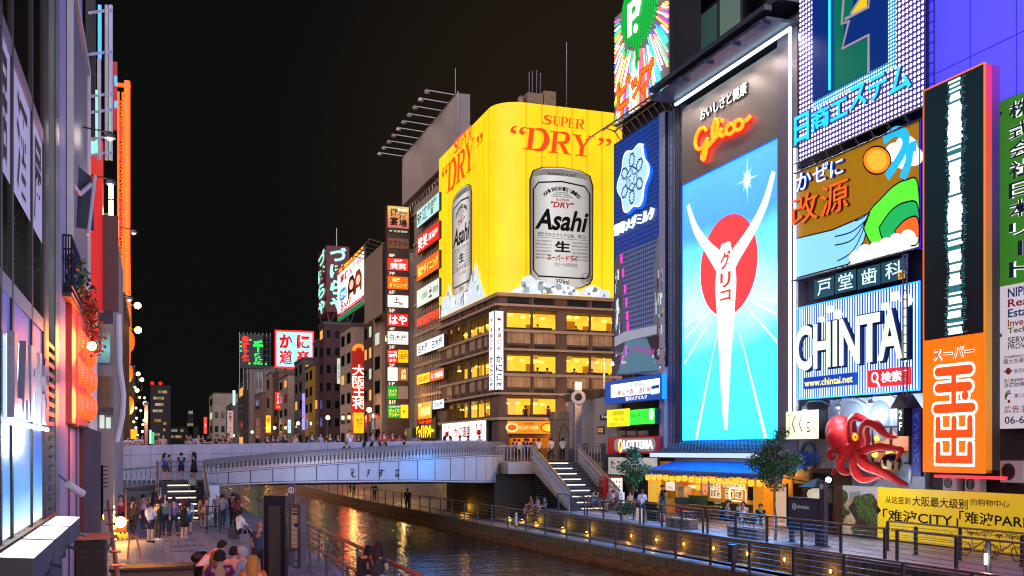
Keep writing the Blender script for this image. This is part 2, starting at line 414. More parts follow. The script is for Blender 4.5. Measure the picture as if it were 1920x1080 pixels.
fb.add([(edge(y)-.3,y,-1.28)for y in ys]+[(edge(y)+.02,y,-1.2)for y in ys]+[(edge(y)-.34,y,-2.5)for y in ys],[(i,k+i,k+i+1,i+1)for i in range(k-1)]+[(2*k+i,i,i+1,2*k+i+1)for i in range(k-1)])
struct(fb.build('quay_footing',mat('rusty_footing','#8a5f38',.8,var=.6,scale=1.6,bump=.8,stretch=(1,1,4))))
M_stone=paving_mat('rough_stone_blocks','#6d675c','#4c473f',0.5,0.22,0.012,0.8,'#2a2622',bump=0.8)
wm=MB()
for a,b in zip(range(-30,62,4),range(-26,66,4)):
 b=min(b,62.5)
 wm.box(22.55,22.752,a,b,-1.2,-0.004)
t=tag(MB().box(22.555,22.748,-30,62.5,-1.2,-0.02).build('retaining_wall',M_stone),'low dark stone retaining wall between waterside walkway and terrace, set with small lamps','wall')
# coping on top of the wall
cp=MB().box(22.5,22.95,-30,62.5,-0.02,0.05).build('coping',mat('coping_stone','#5d5a5c',0.6,var=0.25,scale=2));cp.parent=t;cp.location=-t.location
# ---- yellow lamps set into the retaining wall
wl=thing('wall_lamp','small round amber lamp in the stone retaining wall','wall lamp',(22.55,0,0),'amber lamps along the retaining wall')
fw=Fr((22.55,0,0),(0,-1,0))
MB().ring(fw,0,0,0.07,0.1,0.0,0.03,16).build('bezel',M_dsteel,wl)
MB().disc(fw,0,0,0.07,0.07,-0.01,0.02,14).build('lens',glow('amber_lens','#ffc43c',14),wl)
pxs=[(1183,1005),(1230,1012),(1281,1020),(1337,1028),(1400,1038),(1470,1049),(1556,1071)]
for i,(px,py)in enumerate(pxs):
 q=onX(px,py,22.5)
 o=wl if i==0 else dup(wl,(0,0,0))
 o.location=(22.55,q.y,q.z)
 lamp('lamp_light',(22.35,q.y,q.z),'#ffb040',14,0.05)
 # ---- uplights at the foot of the same wall further along
ul=thing('ground_lamp','low amber uplight standing on the walkway against the stone wall','uplight',(22.3,0,LOW),'amber uplights at the foot of the wall')
MB().lathe((22.3,0,LOW),[(0.07,0),(0.08,0.06),(0.07,0.1)],10).build('housing',M_dsteel,ul)
MB().lathe((22.3,0,LOW),[(0.055,0.1),(0.055,0.115)],10).build('lens',MATS['amber_lens'],ul)
for i,px in enumerate([955,978,1005,1055,1100]):
 d=ray(px,980);y=22.3/d.x*d.y
 o=ul if i==0 else dup(ul,(0,0,0));o.location=(22.3,y,LOW)
 lamp('lamp_light',(22.35,y,LOW+0.25),'#ffc02e',16,0.06)
 # === RAILINGS
def railing(label,path,posts,h,mpost,mrail,cables=4,lowrail=False,posth=None,group=None,curved=True,rr=0.035,name='railing'):
 """path: ground points; posts: ground points of the posts; rail at height h over the path"""
 t=thing(name,label,'railing',path[0],group)
 up=Vector((0,0,h))
 MB().tube([Vector(p)+up for p in path],rr,8).build('handrail',mrail,t,True)
 for i in range(cables):
  z=Vector((0,0,h*(0.16+0.7*i/max(1,cables-1))if cables>1 else h*0.2))
  MB().tube([Vector(p)+z for p in path],0.011 if not(lowrail and i==0)else 0.028,5).build('cable' if not(lowrail and i==0)else 'lower_rail',M_steel,t)
 for p in posts:
  p=Vector(p);b=MB()
  b.box(p.x-0.03,p.x+0.03,p.y-0.055,p.y+0.055,p.z,p.z+h-0.02)
  b.box(p.x-0.09,p.x+0.09,p.y-0.09,p.y+0.09,p.z,p.z+0.015)
  if curved:b.tube([p+Vector((0.02,0,h-0.12)),p+Vector((-0.02,0,h-0.05)),p+Vector((0,0,h))],0.03,6)
  b.build('post',mpost,t)
 return t
M_rail=mat('bronze_handrail','#8d7466',0.35,0.6,var=0.15,scale=5)
M_post=mat('grey_rail_post','#4c4c54',0.45,0.4,var=0.2,scale=4)
# waterside rail of the lower walkway on the right bank
yy=[-6+i*4 for i in range(24)]+[94,104,114,128,142,160]
path=[(edge(y)+0.3,y,LOW+0.06)for y in yy]
posts=[(edge(y)+0.3,y,LOW+0.06)for y in[20+2.63*i for i in range(34)]+[112,116,120,125,130,136,142]]
railing('long waterside railing with dark posts and thin cables along the far walkway',path,posts,1.15,M_post,M_rail,5,True)
# rails round the terrace edge above it, in sections
def terr(y0,y1,n,label):
 pts=[(23.05,y0,0.0),(23.05,y1,0.0)]
 railing(label,pts,[(23.05,y0+(y1-y0)*i/(n-1),0.0)for i in range(n)],1.1,M_post,M_rail,6)
terr(46.9,53.6,4,'cable railing at terrace edge in front of potted plant and menu board')
terr(40.6,46.5,4,'cable railing at terrace edge in front of the blue awning stall and bench')
terr(28.5,40.2,6,'cable railing at terrace edge in front of the information board')
terr(54.0,58.0,3,'short cable railing on terrace beside the foot of the stair')
terr(12.0,27.9,7,'cable railing at terrace edge in front of yellow billboard and bicycles')
railing('second cable railing along the ramp below the yellow billboard',[(26.0,12,0),(26.0,20,0),(25.6,31.5,0)],[(26.0-0.4*max(0,(y-20)/11.5),y,0)for y in(14,17.5,21,24.5,28,31.5)],1.1,M_post,M_rail,5)
# near railing of the left promenade, thick wooden-toned handrail
path=[(5.2,8,0),(5.2,57,0)]
M_hand=mat('copper_handrail','#a9745c',0.35,0.35,var=0.2,scale=4)
railing('near canal railing with thick copper handrail on the promenade',path,[(5.2,9+2.35*i,0)for i in range(21)],1.1,M_post,M_hand,5,rr=0.055)
railing('inner sloping railing with copper rails behind the map board',[(4.85,15,0.0),(4.55,22,0.0),(4.45,31.8,0.0)],[(4.85-0.3*max(0,min(1,(y-15)/7))-0.1*max(0,(y-22)/9.8),y,0)for y in(16.5,19.5,22.5,25.5,28.6,31.6)],0.85,M_post,M_hand,3,rr=0.035)
# === SIGN BUILDER
def sign(label,fr,r,panel,texts=(),depth=0.25,frame=None,ft=0.07,cat='sign',group=None,side=None,w0=0.0,name='sign',fd=0.03):
 """lit sign cabinet on a frame; texts: (string, (a0,a1,b0,b1) fractions of the face, material, options)"""
 u0,u1,v0,v1=r
 t=thing(name,label,cat,fr.p((u0+u1)/2,v0,w0),group)
 MB().fbox(fr,u0,u1,v0,v1,w0,w0+depth).build('cabinet',side or M_black,t)
 f=w0+depth
 MB().fbox(fr,u0+0.01,u1-0.01,v0+0.01,v1-0.01,f+0.001,f+0.012).build('face',panel,t)
 if frame:MB().frame(fr,u0,u1,v0,v1,ft,f-0.02,f+fd).build('frame',frame,t)
 if texts:
  b=MB();ms=[]
  for e in texts:
   s,(a0,a1,b0,b1),m=e[:3];kw=e[3]if len(e)>3 else{}
   if m not in ms:ms.append(m)
   b.mat(ms.index(m))
   k=dict(kw);lift=k.pop('lift',0.02+0.002*len(ms))
   b.text(s,fr,u0+(u1-u0)*a0,u0+(u1-u0)*a1,v0+(v1-v0)*b0,v0+(v1-v0)*b1,f+lift,**k)
  b.build('lettering',ms,t)
 return t
 # === BRIDGE
M_tile=paving_mat('bridge_wall_tiles','#a09aa4','#8f8a96',1.15,0.6,0.012,0.35,'#2b2830',0.0,0.15)
M_fascia=mat('painted_bridge_panels','#b4bcc8',0.35,0.3,var=0.08,scale=1.5)
M_joint=mat('panel_joint_shadow_gap','#14161a',0.8)
M_slat=mat('brushed_aluminium_slats','#b4b6bc',0.3,0.75,var=0.1,scale=3)
br=thing('bridge','wide pedestrian bridge with tiled parapet and curved silver slatted ramp over the canal','bridge',(12,66,DECK))
# deck, soffit and the two parapets
MB().box(-3.5,30,67.25,79.5,DECK-0.9,DECK).build('deck',M_conc,br)
tz0=4.02;tz1=4.40
w=MB()
for i in range(26):
 x0=-2.6+i*1.2;x1=x0+1.18;xm=(x0+x1)/2
 if x0>20.4:break
 top=tz0+(tz1-tz0)*max(0,min(1,(xm+2)/22))
 w.box(x0,x1,67.0,67.24,1.6,top-0.62);w.box(x0,x1,67.0,67.24,top-0.6,top)
w.build('parapet_wall',mat('parapet_tiles','#a39daa',0.3,var=0.15,scale=1.2),br)
MB().box(-2.7,21,67.02,67.22,1.5,3.95).build('parapet_core',M_joint,br)
w=MB()
for i in range(20):
 x0=-2.6+i*1.2
 w.box(x0,x0+1.19,79.3,79.5,DECK-0.9,DECK+1.1)
w.build('far_parapet',MATS['parapet_tiles'],br)
# the ramp that swings out in front: measured edge line
PT=[(386,59.2),(470,59.6),(560,60.2),(640,61.0),(720,62.0),(800,63.4),(860,65.2),(905,67.3),(934,70.0),(948,73.0)]
def yt(tab,px):return interp(tab,px)
RT=[(386,862),(440,856.5),(540,848),(650,841),(773,834),(882,827.5),(937,829),(948,831)]
FT=[(386,886),(440,882),(540,874.5),(650,867),(773,860.6),(901,853.6),(948,853)]
FB=[(386,913),(440,909.5),(540,905.6),(650,904),(773,903),(901,905),(948,904)]
base=[onT(px,845,t)for px,t in PT]
line=spline([(p.x,p.y)for p in base],10)
def pxof(p):
 d=Vector((p[0],p[1],0));f=d.x*SN+d.y*CS;r=d.x*CS-d.y*SN;return 960+FPX*r/f,f
def zof(py,f):return EYE.z+(HZ-py)*f/FPX
rows=[]
for p in line:
 px,f=pxof(p);rows.append((Vector((p[0],p[1],0)),zof(yt(RT,px),f),zof(yt(FT,px),f),zof(yt(FB,px),f)))
 # resample at even panel spacing
def resample(rows,step):
 out=[rows[0]];acc=0
 for a,b in zip(rows,rows[1:]):
  L=(b[0]-a[0]).length;d=step-acc
  while d<=L:
   k=d/L;out.append((a[0].lerp(b[0],k),*[a[i]+(b[i]-a[i])*k for i in(1,2,3)]));d+=step
  acc=L-(d-step)
 return out
fine=resample(rows,0.25)
def nrm2(i,rr):
 d=(rr[min(i+1,len(rr)-1)][0]-rr[max(i-1,0)][0]).normalized();return Vector((-d.y,d.x,0))
core=MB();pan=MB();gap=MB();soff=MB();topr=MB()
n=len(fine)
for i in range(n-1):
 a,b=fine[i],fine[i+1];na,nb=nrm2(i,fine),nrm2(i+1,fine)
 def q(r,nn,off,z):return r[0]+nn*off+Vector((0,0,z))
 gap.add([q(a,na,0.05,a[3]+0.02),q(b,nb,0.05,b[3]+0.02),q(b,nb,0.05,b[2]),q(a,na,0.05,a[2])],[(0,1,2,3)])
 soff.add([q(a,na,0.04,a[3]+.01),q(b,nb,0.04,b[3]+.01),q(b,nb,3.2,b[3]+.25),q(a,na,3.2,a[3]+.25)],[(3,2,1,0)])
 topr.add([q(a,na,0.04,a[2]-0.02),q(b,nb,0.04,b[2]-0.02),q(b,nb,3.4,b[2]-0.02),q(a,na,3.4,a[2]-0.02)],[(0,1,2,3)])
gap.build('fascia_backing',M_joint,br);soff.build('soffit',M_conc,br);topr.build('ramp_deck',M_conc,br)
# fascia panels with open joints
per=5
for i0 in range(0,n-1,per):
 i1=min(i0+per,n-1)
 for i in range(i0,i1):
  a,b=fine[i],fine[i+1];na,nb=nrm2(i,fine),nrm2(i+1,fine)
  ka=0.1 if i==i0 else 0;kb=0.1 if i==i1-1 else 0
  pa=a[0].lerp(b[0],ka);pb=b[0].lerp(a[0],kb)
  h0a,h1a,h0b,h1b=a[3]+0.12,a[2]-0.1,b[3]+0.12,b[2]-0.1
  pan.add([pa+Vector((0,0,h0a)),pb+Vector((0,0,h0b)),pb+Vector((0,0,h1b)),pa+Vector((0,0,h1a))],[(0,1,2,3)])
  pan.add([a[0]+Vector((0,0,a[3])),b[0]+Vector((0,0,b[3])),b[0]+Vector((0,0,h0b-0.035)),a[0]+Vector((0,0,h0a-0.035))],[(0,1,2,3)])
  pan.add([a[0]+Vector((0,0,h1a+0.03)),b[0]+Vector((0,0,h1b+0.03)),b[0]+Vector((0,0,b[2])),a[0]+Vector((0,0,a[2]))],[(0,1,2,3)])
pan.build('fascia_panels',M_fascia,br)
# silver slats of the ramp's balustrade, each a flared fin, with the rail above and pipe behind
sl=resample(rows,0.232);f_=MB();n2=len(sl)
for i in range(n2):
 a=sl[i];nn=nrm2(i,sl);d=Vector((nn.y,-nn.x,0));z0,z1=a[2]+0.03,a[1];h=z1-z0
 prof=[(0,.09),(.12,.095),(.3,.06),(.5,.06),(.68,.105),(.9,.1),(1,.09)]
 L_=[a[0]+d*(-wd)+Vector((0,0,z0+h*k))-nn*(0.10*k*k-0.04)for k,wd in prof];R_=[a[0]+d*wd+Vector((0,0,z0+h*k))-nn*(0.10*k*k-0.04)for k,wd in prof]
 m_=len(prof);bk=nn*0.025
 vs=L_+R_+[p+bk for p in L_]+[p+bk for p in R_]
 fs=[(j,m_+j,m_+j+1,j+1)for j in range(m_-1)]+[(2*m_+j+1,3*m_+j+1,3*m_+j,2*m_+j)for j in range(m_-1)]
 fs+=[(j+1,2*m_+j+1,2*m_+j,j)for j in range(m_-1)]+[(m_+j,3*m_+j,3*m_+j+1,m_+j+1)for j in range(m_-1)]+[(m_-1,2*m_-1,4*m_-1,3*m_-1)]
 f_.add(vs,fs)
f_.build('slat_balustrade',M_slat,br)
MB().tube([r[0]+nrm2(i,fine)*0.12+Vector((0,0,r[1]-0.03))for i,r in enumerate(fine)],0.05,8).build('top_rail',M_slat,br,True)
MB().tube([r[0]+nrm2(i,fine)*0.2+Vector((0,0,(r[1]+r[2])/2-0.05))for i,r in enumerate(fine)],0.16,10).build('pipe_rail',mat('dull_pipe','#6e6c72',0.4,0.4),br,True)
# name of the bridge in brushed characters on the fascia
lt=MB()
for ch,px in zip('えびす橋',(660,688,714.5,741)):
 q=onT(px,887,interp(PT,px)-0.03);fr=Fr(q,Vector((CS,-SN,0))+Vector((0.0,0.035,0)))
 k=0.22 if ch!='橋' else 0.27
 lt.text(ch,fr,-k,k,-0.26,0.24,0.02,bold=0.012,shear=0.12)
lt.build('lettering',ink('#0c1018'),br)
# right-hand landing, box below and its rails
MB().box(22.2,29.3,64.9,80,DECK-0.75,DECK).build('landing',mat('landing_stone','#a59c90',0.6,var=0.15,scale=1),br)
MB().box(21.6,29.2,66.0,78,-1.5,DECK-0.78).build('abutment',mat('dark_abutment','#1b1a1c',0.7,var=0.3,scale=1.0),br)
def baluster_rail(b,a,c,h,step=0.22):
 """picket rail between two ground points, appended to builder"""
 a,c=Vector(a),Vector(c);L=(c-a).length;k=max(2,int(L/step));up=Vector((0,0,1))
 for i in range(k+1):
  p=a.lerp(c,i/k)
  b.tube([p+up*0.06,p+up*h*.3,p+up*h*.5,p+up*h*.72,p+up*(h-.03)],[.03,.045,.025,.05,.03],4,False)
 b.tube([a+up*h,c+up*h],0.055,6);b.tube([a+up*.06,c+up*.06],0.035,6)
M_pick=mat('pale_picket_rail','#a9a8ac',0.4,0.5,var=0.1,scale=3)
b=MB();baluster_rail(b,(21.6,65.4,DECK),(23.85,64.95,DECK),1.1);b.build('landing_rail',M_pick,br)
b=MB();baluster_rail(b,(27.35,64.95,DECK),(29.6,64.95,DECK),1.1);b.build('landing_rail',M_pick,br)
# ---- stairs
def stair(label,x0,x1,y0,y1,z0,z1,n,rail_l=True,rail_r=True,lit_every=2):
 t=thing('stair',label,'stair',((x0+x1)/2,y0,z0));dz=(z1-z0)/n;dy=(y1-y0)/n
 tr=MB();ri=MB();li=[]
 for i in range(n):
  y=y0+i*dy;z=z0+(i+1)*dz
  tr.box(x0+0.15,x1-0.15,y-0.03,y1,z-0.05,z);ri.box(x0+0.15,x1-0.15,y+0.02,y+dy+0.05,z-dz,z-0.05)
  if i%lit_every==0 and lit_every<9:
   m_=(x0+x1)/2;li.append((m_-0.75,m_+0.75,y-0.036,y-0.031,z-0.075,z-0.008))
 tr.build('treads',mat('stair_treads','#4b4a50',0.55,var=0.25,scale=3),t);ri.build('risers',mat('stair_risers','#37363c',0.6,var=0.2,scale=3),t)
 for q_ in li:MB().box(*q_).build('step_light',quiet(glow('step_light','#fff3df',1.1)),t)
 for x in(x0,x1):
  s=MB();s.add([(x-.1,y0-.4,z0),(x+.1,y0-.4,z0),(x-.1,y1,z1-.45),(x+.1,y1,z1-.45),(x-.1,y1,z1+.12),(x+.1,y1,z1+.12),(x-.1,y0-.4,z0+.25),(x+.1,y0-.4,z0+.25)],[(0,1,3,2),(2,3,5,4),(4,5,7,6),(6,7,1,0),(0,2,4,6),(1,7,5,3)])
  s.build('stringer',mat('cream_stringer','#b3ab9a',0.55,var=0.12,scale=2),t)
  r_=MB();baluster_rail(r_,(x,y0-.35,z0+.2),(x,y1,z1+.1),1.0,0.2);r_.build('balustrade',M_pick,t)
  hp=MB();hp.tube([(x,y0-.4,z0+1.24),(x,y1,z1+1.14)],0.075,8);hp.build('handrail',mat('pale_gold_rail','#b9a27e',0.35,0.5),t)
 return t
stair('broad stair with lit treads and silver balustrades rising from terrace to bridge landing',23.95,27.25,58.7,64.9,0.0,DECK,17)
stair('stone stair with pale steel handrails rising from near promenade to ramp',0.15,2.75,57.7,63.6,0.0,1.9,12)
# landing at the head of the left-bank stair and the picket rail west of it
ld=thing('stair_landing','raised landing between left bank stair and tiled parapet with picket rail','landing',(0,64,0))
MB().box(-3.5,3.2,63.6,67.0,0.0,1.9).build('slab',mat('landing_render','#6d675f',0.8,var=0.3,scale=0.8),ld)
MB().box(-3.5,0.05,58.6,63.6,0.0,1.55).build('side_block',MATS['landing_render'],ld)
b=MB();baluster_rail(b,(-3.3,58.7,1.55),(0.05,58.7,1.85),0.98,0.24);b.build('picket_rail',M_pick,ld)
b=MB();baluster_rail(b,(2.8,59.4,1.85),(3.3,59.3,1.85),1.0,0.2);b.build('picket_rail',M_pick,ld)
b=MB()
for z in(0.5,0.85,1.15):b.tube([(0.3,66.7,1.9+z),(3.0,66.7,1.9+z)],0.02,5)
for x in(.4,1.3,2.2,3):b.tube([(x,66.7,1.9),(x,66.7,3.05)],0.025,5)
b.build('tube_rail',M_steel,ld)
MB().bbox(2.75,3.4,59.45,60.1,0.0,1.8,0.03).build('corner_pier',M_fascia,ld)
# ring monument on the bridge and the flagpole beside it
q=onT(1082,866,72);mx,my=q.x,q.y
mo=thing('ring_monument','tall steel pillar topped by a thick polished ring on the bridge','monument',(mx,my,DECK))
M_pol=mat('polished_steel','#85828c',0.45,0.7,var=0.2,scale=2)
MB().bbox(mx-.26,mx+.26,my-.22,my+.22,DECK,6.97,.04).build('pillar',M_pol,mo)
fm=Fr((mx,my-.24,7.42),(CS,-SN,0))
MB().ring(fm,0,0,.27,.5,-.48,0.05,40).build('ring',M_pol,mo,False)
MB().bbox(mx-.28,mx+.28,my-.22,my+.22,7.9,8.5,.03).build('cap',M_pol,mo)
fp=thing('pole','slim grey lamp pole on the bridge beside the ring monument','pole',(mx+1.6,my-1,DECK))
MB().tube([(mx+1.6,my-1,DECK),(mx+1.6,my-1,10.1)],0.07,8).build('shaft',M_steel,fp);MB().tube([(mx+1.6,my-1,9.95),(mx+2.1,my-1.2,9.75)],0.05,6).build('arm',M_steel,fp);MB().ball((mx+2.15,my-1.22,9.72),.14,10,6).build('lamp_head',quiet(glow('pole_lamp','#ffe6c8',4)),fp);lamp('pole_light',(mx+2.1,my-3.0,9.6),'#ffbe80',4500,.2)
gp=thing('gate_pier','stone pier carved with a pointed arch at the bridge head, lantern on its left side','pier',(26.0,76,DECK))
q=onT(1053,780,77)
MB().bbox(q.x-.75,q.x+.75,q.y-.5,q.y+.5,DECK,6.6,.05).box(q.x-.85,q.x+.85,q.y-.58,q.y+.58,6.0,6.2).build('shaft',mat('brown_stone','#8d7a63',.8,var=.25,scale=2,bump=.3),gp)
MB().stroke(Fr((q.x,q.y-.51,DECK),(1,0,0)),[(-.4,.2),(-.4,2.0),(-.25,2.5),(0,2.8),(.25,2.5),(.4,2.0),(.4,.2)],.06,.012).build('arch_carving',mat('carved_line','#4a3d30',.9),gp)
# === RIGHT BANK: the wall of signs
def PP(fr,pts,sc=1.0,ox=0.0,oy=0.0):return[uv(fr,ox+x*sc,oy+y*sc)for x,y in pts]
def child(b,name,m,par,smooth=False):return b.build(name,m,par,smooth)
FA=FX(29.0)
M_wallgrey=mat('grey_facade_panels','#77757c',0.5,var=0.15,scale=0.8)
M_walldark=mat('dark_facade','#25242a',0.7,var=0.3,scale=0.7)
def block(name,label,cat,x0,x1,y0,y1,z0,z1,m,roof=None):
 t=thing(name,label,cat,((x0+x1)/2,(y0+y1)/2,z0))
 MB().box(x0,x1,y0,y1,z0,z1).build('walls',m,t)
 if roof is not None:MB().box(x0-.15,x1+.15,y0-.15,y1+.15,z1+0.003,z1+.5).build('parapet',roof,t)
 return t
 # -- tall building carrying the milk company's screen
ba=block('sign_building','tall dark building carrying blue snowflake screen and round green sign','building',29.35,45,53.3,62.4,0,21.4,M_walldark)
MB().box(29.35,31.2,55.2,62.4,21.41,33).build('sign_frame',M_walldark,ba)
M_bluecol=mat('pale_blue_column','#a4b6d8',0.4,0.3,var=0.1)
u0,u1,v0,v1=rect(FA,1243,1253,215,845)
MB().fbox(FA,u0,u1,v0,v1,-0.3,0.25).build('column',M_bluecol,ba)
u0,u1,v0,v1=rect(FA,1254,1280,205,850)
b=MB();b.fbox(FA,u0,u1,v0,v1,-0.33,-0.25);b.build('service_shaft',mat('shaft_metal','#8292b4',0.5,0.4,var=0.3,scale=1.5),ba)
b=MB()
for uu in(u0+.15,u0+.6):b.tube([FA.p(uu,v0,0.05),FA.p(uu,v1,0.05)],0.03,5)
z=v0
while z<v1:b.tube([FA.p(u0+.15,z,0.05),FA.p(u0+.6,z,0.05)],0.02,4);z+=.45
b.build('ladder',M_steel,ba)
b=MB()
for uu,rr in((u0+.95,.09),(u0+1.2,.07)):b.tube([FA.p(uu,v0,0),FA.p(uu,v1,0)],rr,8)
b.build('pipes',M_dsteel,ba)
# the screen
FS=FX(28.75)
r=rect(FS,1151,1246,272,703)
sc_=sign('tall blue screen with white snowflake emblem above a picture of a canal at dusk',FS,r,grid_glow('navy_screen','#123a80','#0f3f9a',1.0,'YZ',0.30,0.75,base_k=0.45),(),0.2,M_dsteel,0.05,cat='screen',w0=-0.25,name='screen')
f=-0.03
fr=FS.at(0,0,0)
# emblem
cu,cv=uv(FS,1189,335);ru=(uv(FS,1219,335)[0]-uv(FS,1159,335)[0])/2*.86;rv=1.88
def flower(k,n=72):return[(cu+ru*k*(1+.10*math.cos(6*a+math.pi))*math.sin(a),cv+rv*k*(1+.10*math.cos(6*a+math.pi))*math.cos(a))for a in[2*math.pi*i/n for i in range(n)]]
b=MB();b.poly(FS,[(x+.22,y-.18)for x,y in flower(1.06)],f,f+.10);child(b,'emblem_shadow_edge',lit('#1566e0',1.0),sc_)
b=MB();b.poly(FS,flower(1.06),f,f+.16);child(b,'emblem_rim',lit('#f2fbff',1.1),sc_)
b=MB();b.poly(FS,flower(1.0),f+.1,f+.175);child(b,'emblem_face',lit('#c4e4f0',.74),sc_)
b=MB();wln=f+.19
hexp=[(cu+ru*.42*math.sin(R(60*i)),cv+rv*.42*math.cos(R(60*i)))for i in range(6)]
b.stroke(FS,hexp,.12,wln,closed=True)
star=[(cu+ru*(.34 if i%2==0 else .14)*math.sin(R(36*i)),cv+rv*(.34 if i%2==0 else .14)*math.cos(R(36*i)))for i in range(10)]
b.stroke(FS,star,.11,wln,closed=True)
for i in range(6):
 a=R(60*i)
 def loc(al,ac):return(cu+ru*(al*math.sin(a)+ac*math.cos(a)),cv+rv*(al*math.cos(a)-ac*math.sin(a)))
 left=[(.44,.04),(.46,.17),(.54,.12),(.56,.2),(.64,.13),(.66,.2),(.74,.12),(.82,.1),(.84,.0)]
 b.stroke(FS,[loc(x,y)for x,y in left],.12,wln+.002);b.stroke(FS,[loc(x,-y)for x,y in left],.12,wln+.004)
child(b,'snowflake_lines',ink('#0c3b92'),sc_)
b=MB();q=rect(FS,1153,1227,422,444)
b.text('雪印メグミルク',FS,q[0],q[1],q[2],q[3],f+.12,bold=.012,back=f+.02);child(b,'lettering',lit('#e9fbff',1.1),sc_)
b=MB();names=[]
def pic(pts,m,w):
 if m not in names:names.append(m)
 b.mat(names.index(m));b.poly(FS,PP(FS,pts),f+w)
pic([(1152,500),(1160,475),(1240,445),(1246,440),(1246,702),(1152,702)],grid_glow('screen_mid','#2a3c66','#5a70a4',.8,'YZ',.3,.7,base_k=.85),.012)
pic([(1152,490),(1157,480),(1166,498),(1170,620),(1152,630)],lit('#4a4b5c',.8),.016)
pic([(1226,500),(1232,445),(1246,432),(1246,610),(1226,612)],lit('#5b6070',.8),.016)
pic([(1152,632),(1172,622),(1246,606),(1246,622),(1172,640),(1152,650)],lit('#9aa0b2',.8),.018)
pic([(1172,640),(1212,634),(1238,694),(1152,700),(1152,694)],lit('#4f7f96',.75),.017)
pic([(1152,650),(1172,640),(1158,700),(1152,702)],lit('#3c3f52',.7),.020)
pic([(1212,634),(1246,622),(1246,690),(1238,694)],lit('#23283a',.7),.020)
for i,(x,y)in enumerate([(1163,478),(1166,505),(1170,535),(1172,560),(1174,585),(1175,605),(1172,650),(1165,668)]):pic([(x,y),(x+4,y-2),(x+4,y+14),(x,y+16)],lit('#e43cc8',1.1),.022)
RS=random.Random(17)
for k in range(70):
 lf=RS.random()<.5;x=RS.uniform(1152.5,1163)if lf else RS.uniform(1227,1243);y=RS.uniform(500,612);h_=RS.uniform(3,26);w_=RS.uniform(1.2,3.2)
 pic([(x,y),(x+w_,y-.6*w_),(x+w_,y-.6*w_+h_),(x,y+h_)],lit(RS.choice(['#2c3146','#6d7488','#8c93a4','#3d4560','#b6c6c4','#5c4a5a','#d6e6da','#a8a05a']),.85),.024+.0004*k)
for k in range(34):
 x=RS.uniform(1153,1178)if k%2 else RS.uniform(1222,1245);y=RS.uniform(655,694)if k%2 else RS.uniform(640,690)
 pic([(x,y),(x+3,y-2),(x+3,y+2),(x,y+4)],lit(RS.choice(['#6a7084','#8a8fa0','#c8d8d4','#3a3f56','#a8608a']),.8),.024+.0004*k)
for k in range(7):pic([(1188+k*6,648+k),(1191+k*6,647+k),(1190+k*6,656+2*k),(1187+k*6,657+2*k)],lit('#b03aa0',.8),.0245)
child(b,'screen_picture',names,sc_)
# welcome board under it
r=rect(FX(28.3),1142,1250,716,759)
wb=sign('blue cabinet with white welcome board under the snowflake screen',FX(28.3),r,lit('#0d4fb0',.8),(),.3,side=mat('blue_cabinet','#1c59b8',.5))
FW=FX(28.3).at(0,0,.312)
q=rect(FW,1146,1237,722,746)
def sub(q,a0,a1,b0,b1):return(q[0]+(q[1]-q[0])*a0,q[0]+(q[1]-q[0])*a1,q[2]+(q[3]-q[2])*b0,q[2]+(q[3]-q[2])*b1)
child(MB().fbox(FW,*q,.002,.02),'white_board',lit('#f4f3f6',1.1),wb)
b=MB();b.text('ようこそ道頓堀へ',FW,*sub(q,.2,.8,.56,.92),.03);b.mat(1).text('歓迎光臨　道頓堀',FW,*sub(q,.16,.84,.1,.5),.032,bold=.012)
b.mat(2).text('雪印メグミルク',FW,*sub(rect(FW,1174,1214,744,752),0,1,0,1),.034,bold=.015)
child(b,'lettering',[ink('#263b8c'),ink('#d8452a'),lit('#ffffff',1)],wb)
b=MB();b.poly(FW,PP(FW,[(1222,716),(1229,712),(1236,715),(1237,737),(1222,740)]),.024);b.mat(1).poly(FW,PP(FW,[(1222,724),(1237,721),(1237,727),(1222,730)]),.027)
b.mat(0).poly(FW,PP(FW,[(1147,733),(1154,731),(1154,743),(1147,745)]),.024);child(b,'milk_cartons',[lit('#d8ecf6',1),ink('#3a86c8')],wb)
# small signs over the burger shop
FL_=FX(28.6)
sign('yellow shop board beside green one above the red burger sign',FL_,rect(FL_,1145,1188,769,801),lit('#f3e32a',1.0),[('道頓堀情報館',(.25,.78,.62,.9),ink('#1a1a1a')),('中国語・英語',(.3,.75,.32,.52),ink('#1a1a1a')),('営業案内カウンター',(.08,.92,.06,.22),ink('#1c6a2a'))],.25)
sign('bright green shop board beside yellow one above the red burger sign',FL_,rect(FL_,1188.6,1236,769,797),lit('#3cf04a',1.0),[('ピラットハウス',(.34,.76,.25,.8),ink('#113a16'),dict(bold=.01)),('道頓堀店',(.06,.3,.45,.75),ink('#113a16'))],.3)
MB_=MB();p=uv(FL_,1230,777);MB_.disc(FL_,p[0],p[1],.28,.34,.31,.33,20)
tgt=[o for o in COL.objects if o.get('label','').startswith('bright green shop')][0];child(MB_,'white_spot',lit('#f2fff0',1.1),tgt)
lo=sign('red burger restaurant sign with white lettering in a rounded recess',FL_,rect(FL_,1147,1240,820,850),mat('red_sign_body','#b3121e',.35,em=.25,emcol='#c4121c'),(),.3,side=mat('red_sign_side','#b0141e',.4))
FW=FL_.at(0,0,.312);q=rect(FW,1152,1229,823,846)
pill=[]
for i in range(16):a=R(90+180*i/15);pill.append((q[0]+.42+.42*math.cos(a),(q[2]+q[3])/2+(q[3]-q[2])/2*math.sin(a)))
for i in range(16):a=R(-90+180*i/15);pill.append((q[1]-.42+.42*math.cos(a),(q[2]+q[3])/2+(q[3]-q[2])/2*math.sin(a)))
child(MB().poly(FW,pill,.001,.02),'recess',mat('sign_recess','#8c8f93',.4,em=.25,emcol='#c8ccd0'),lo)
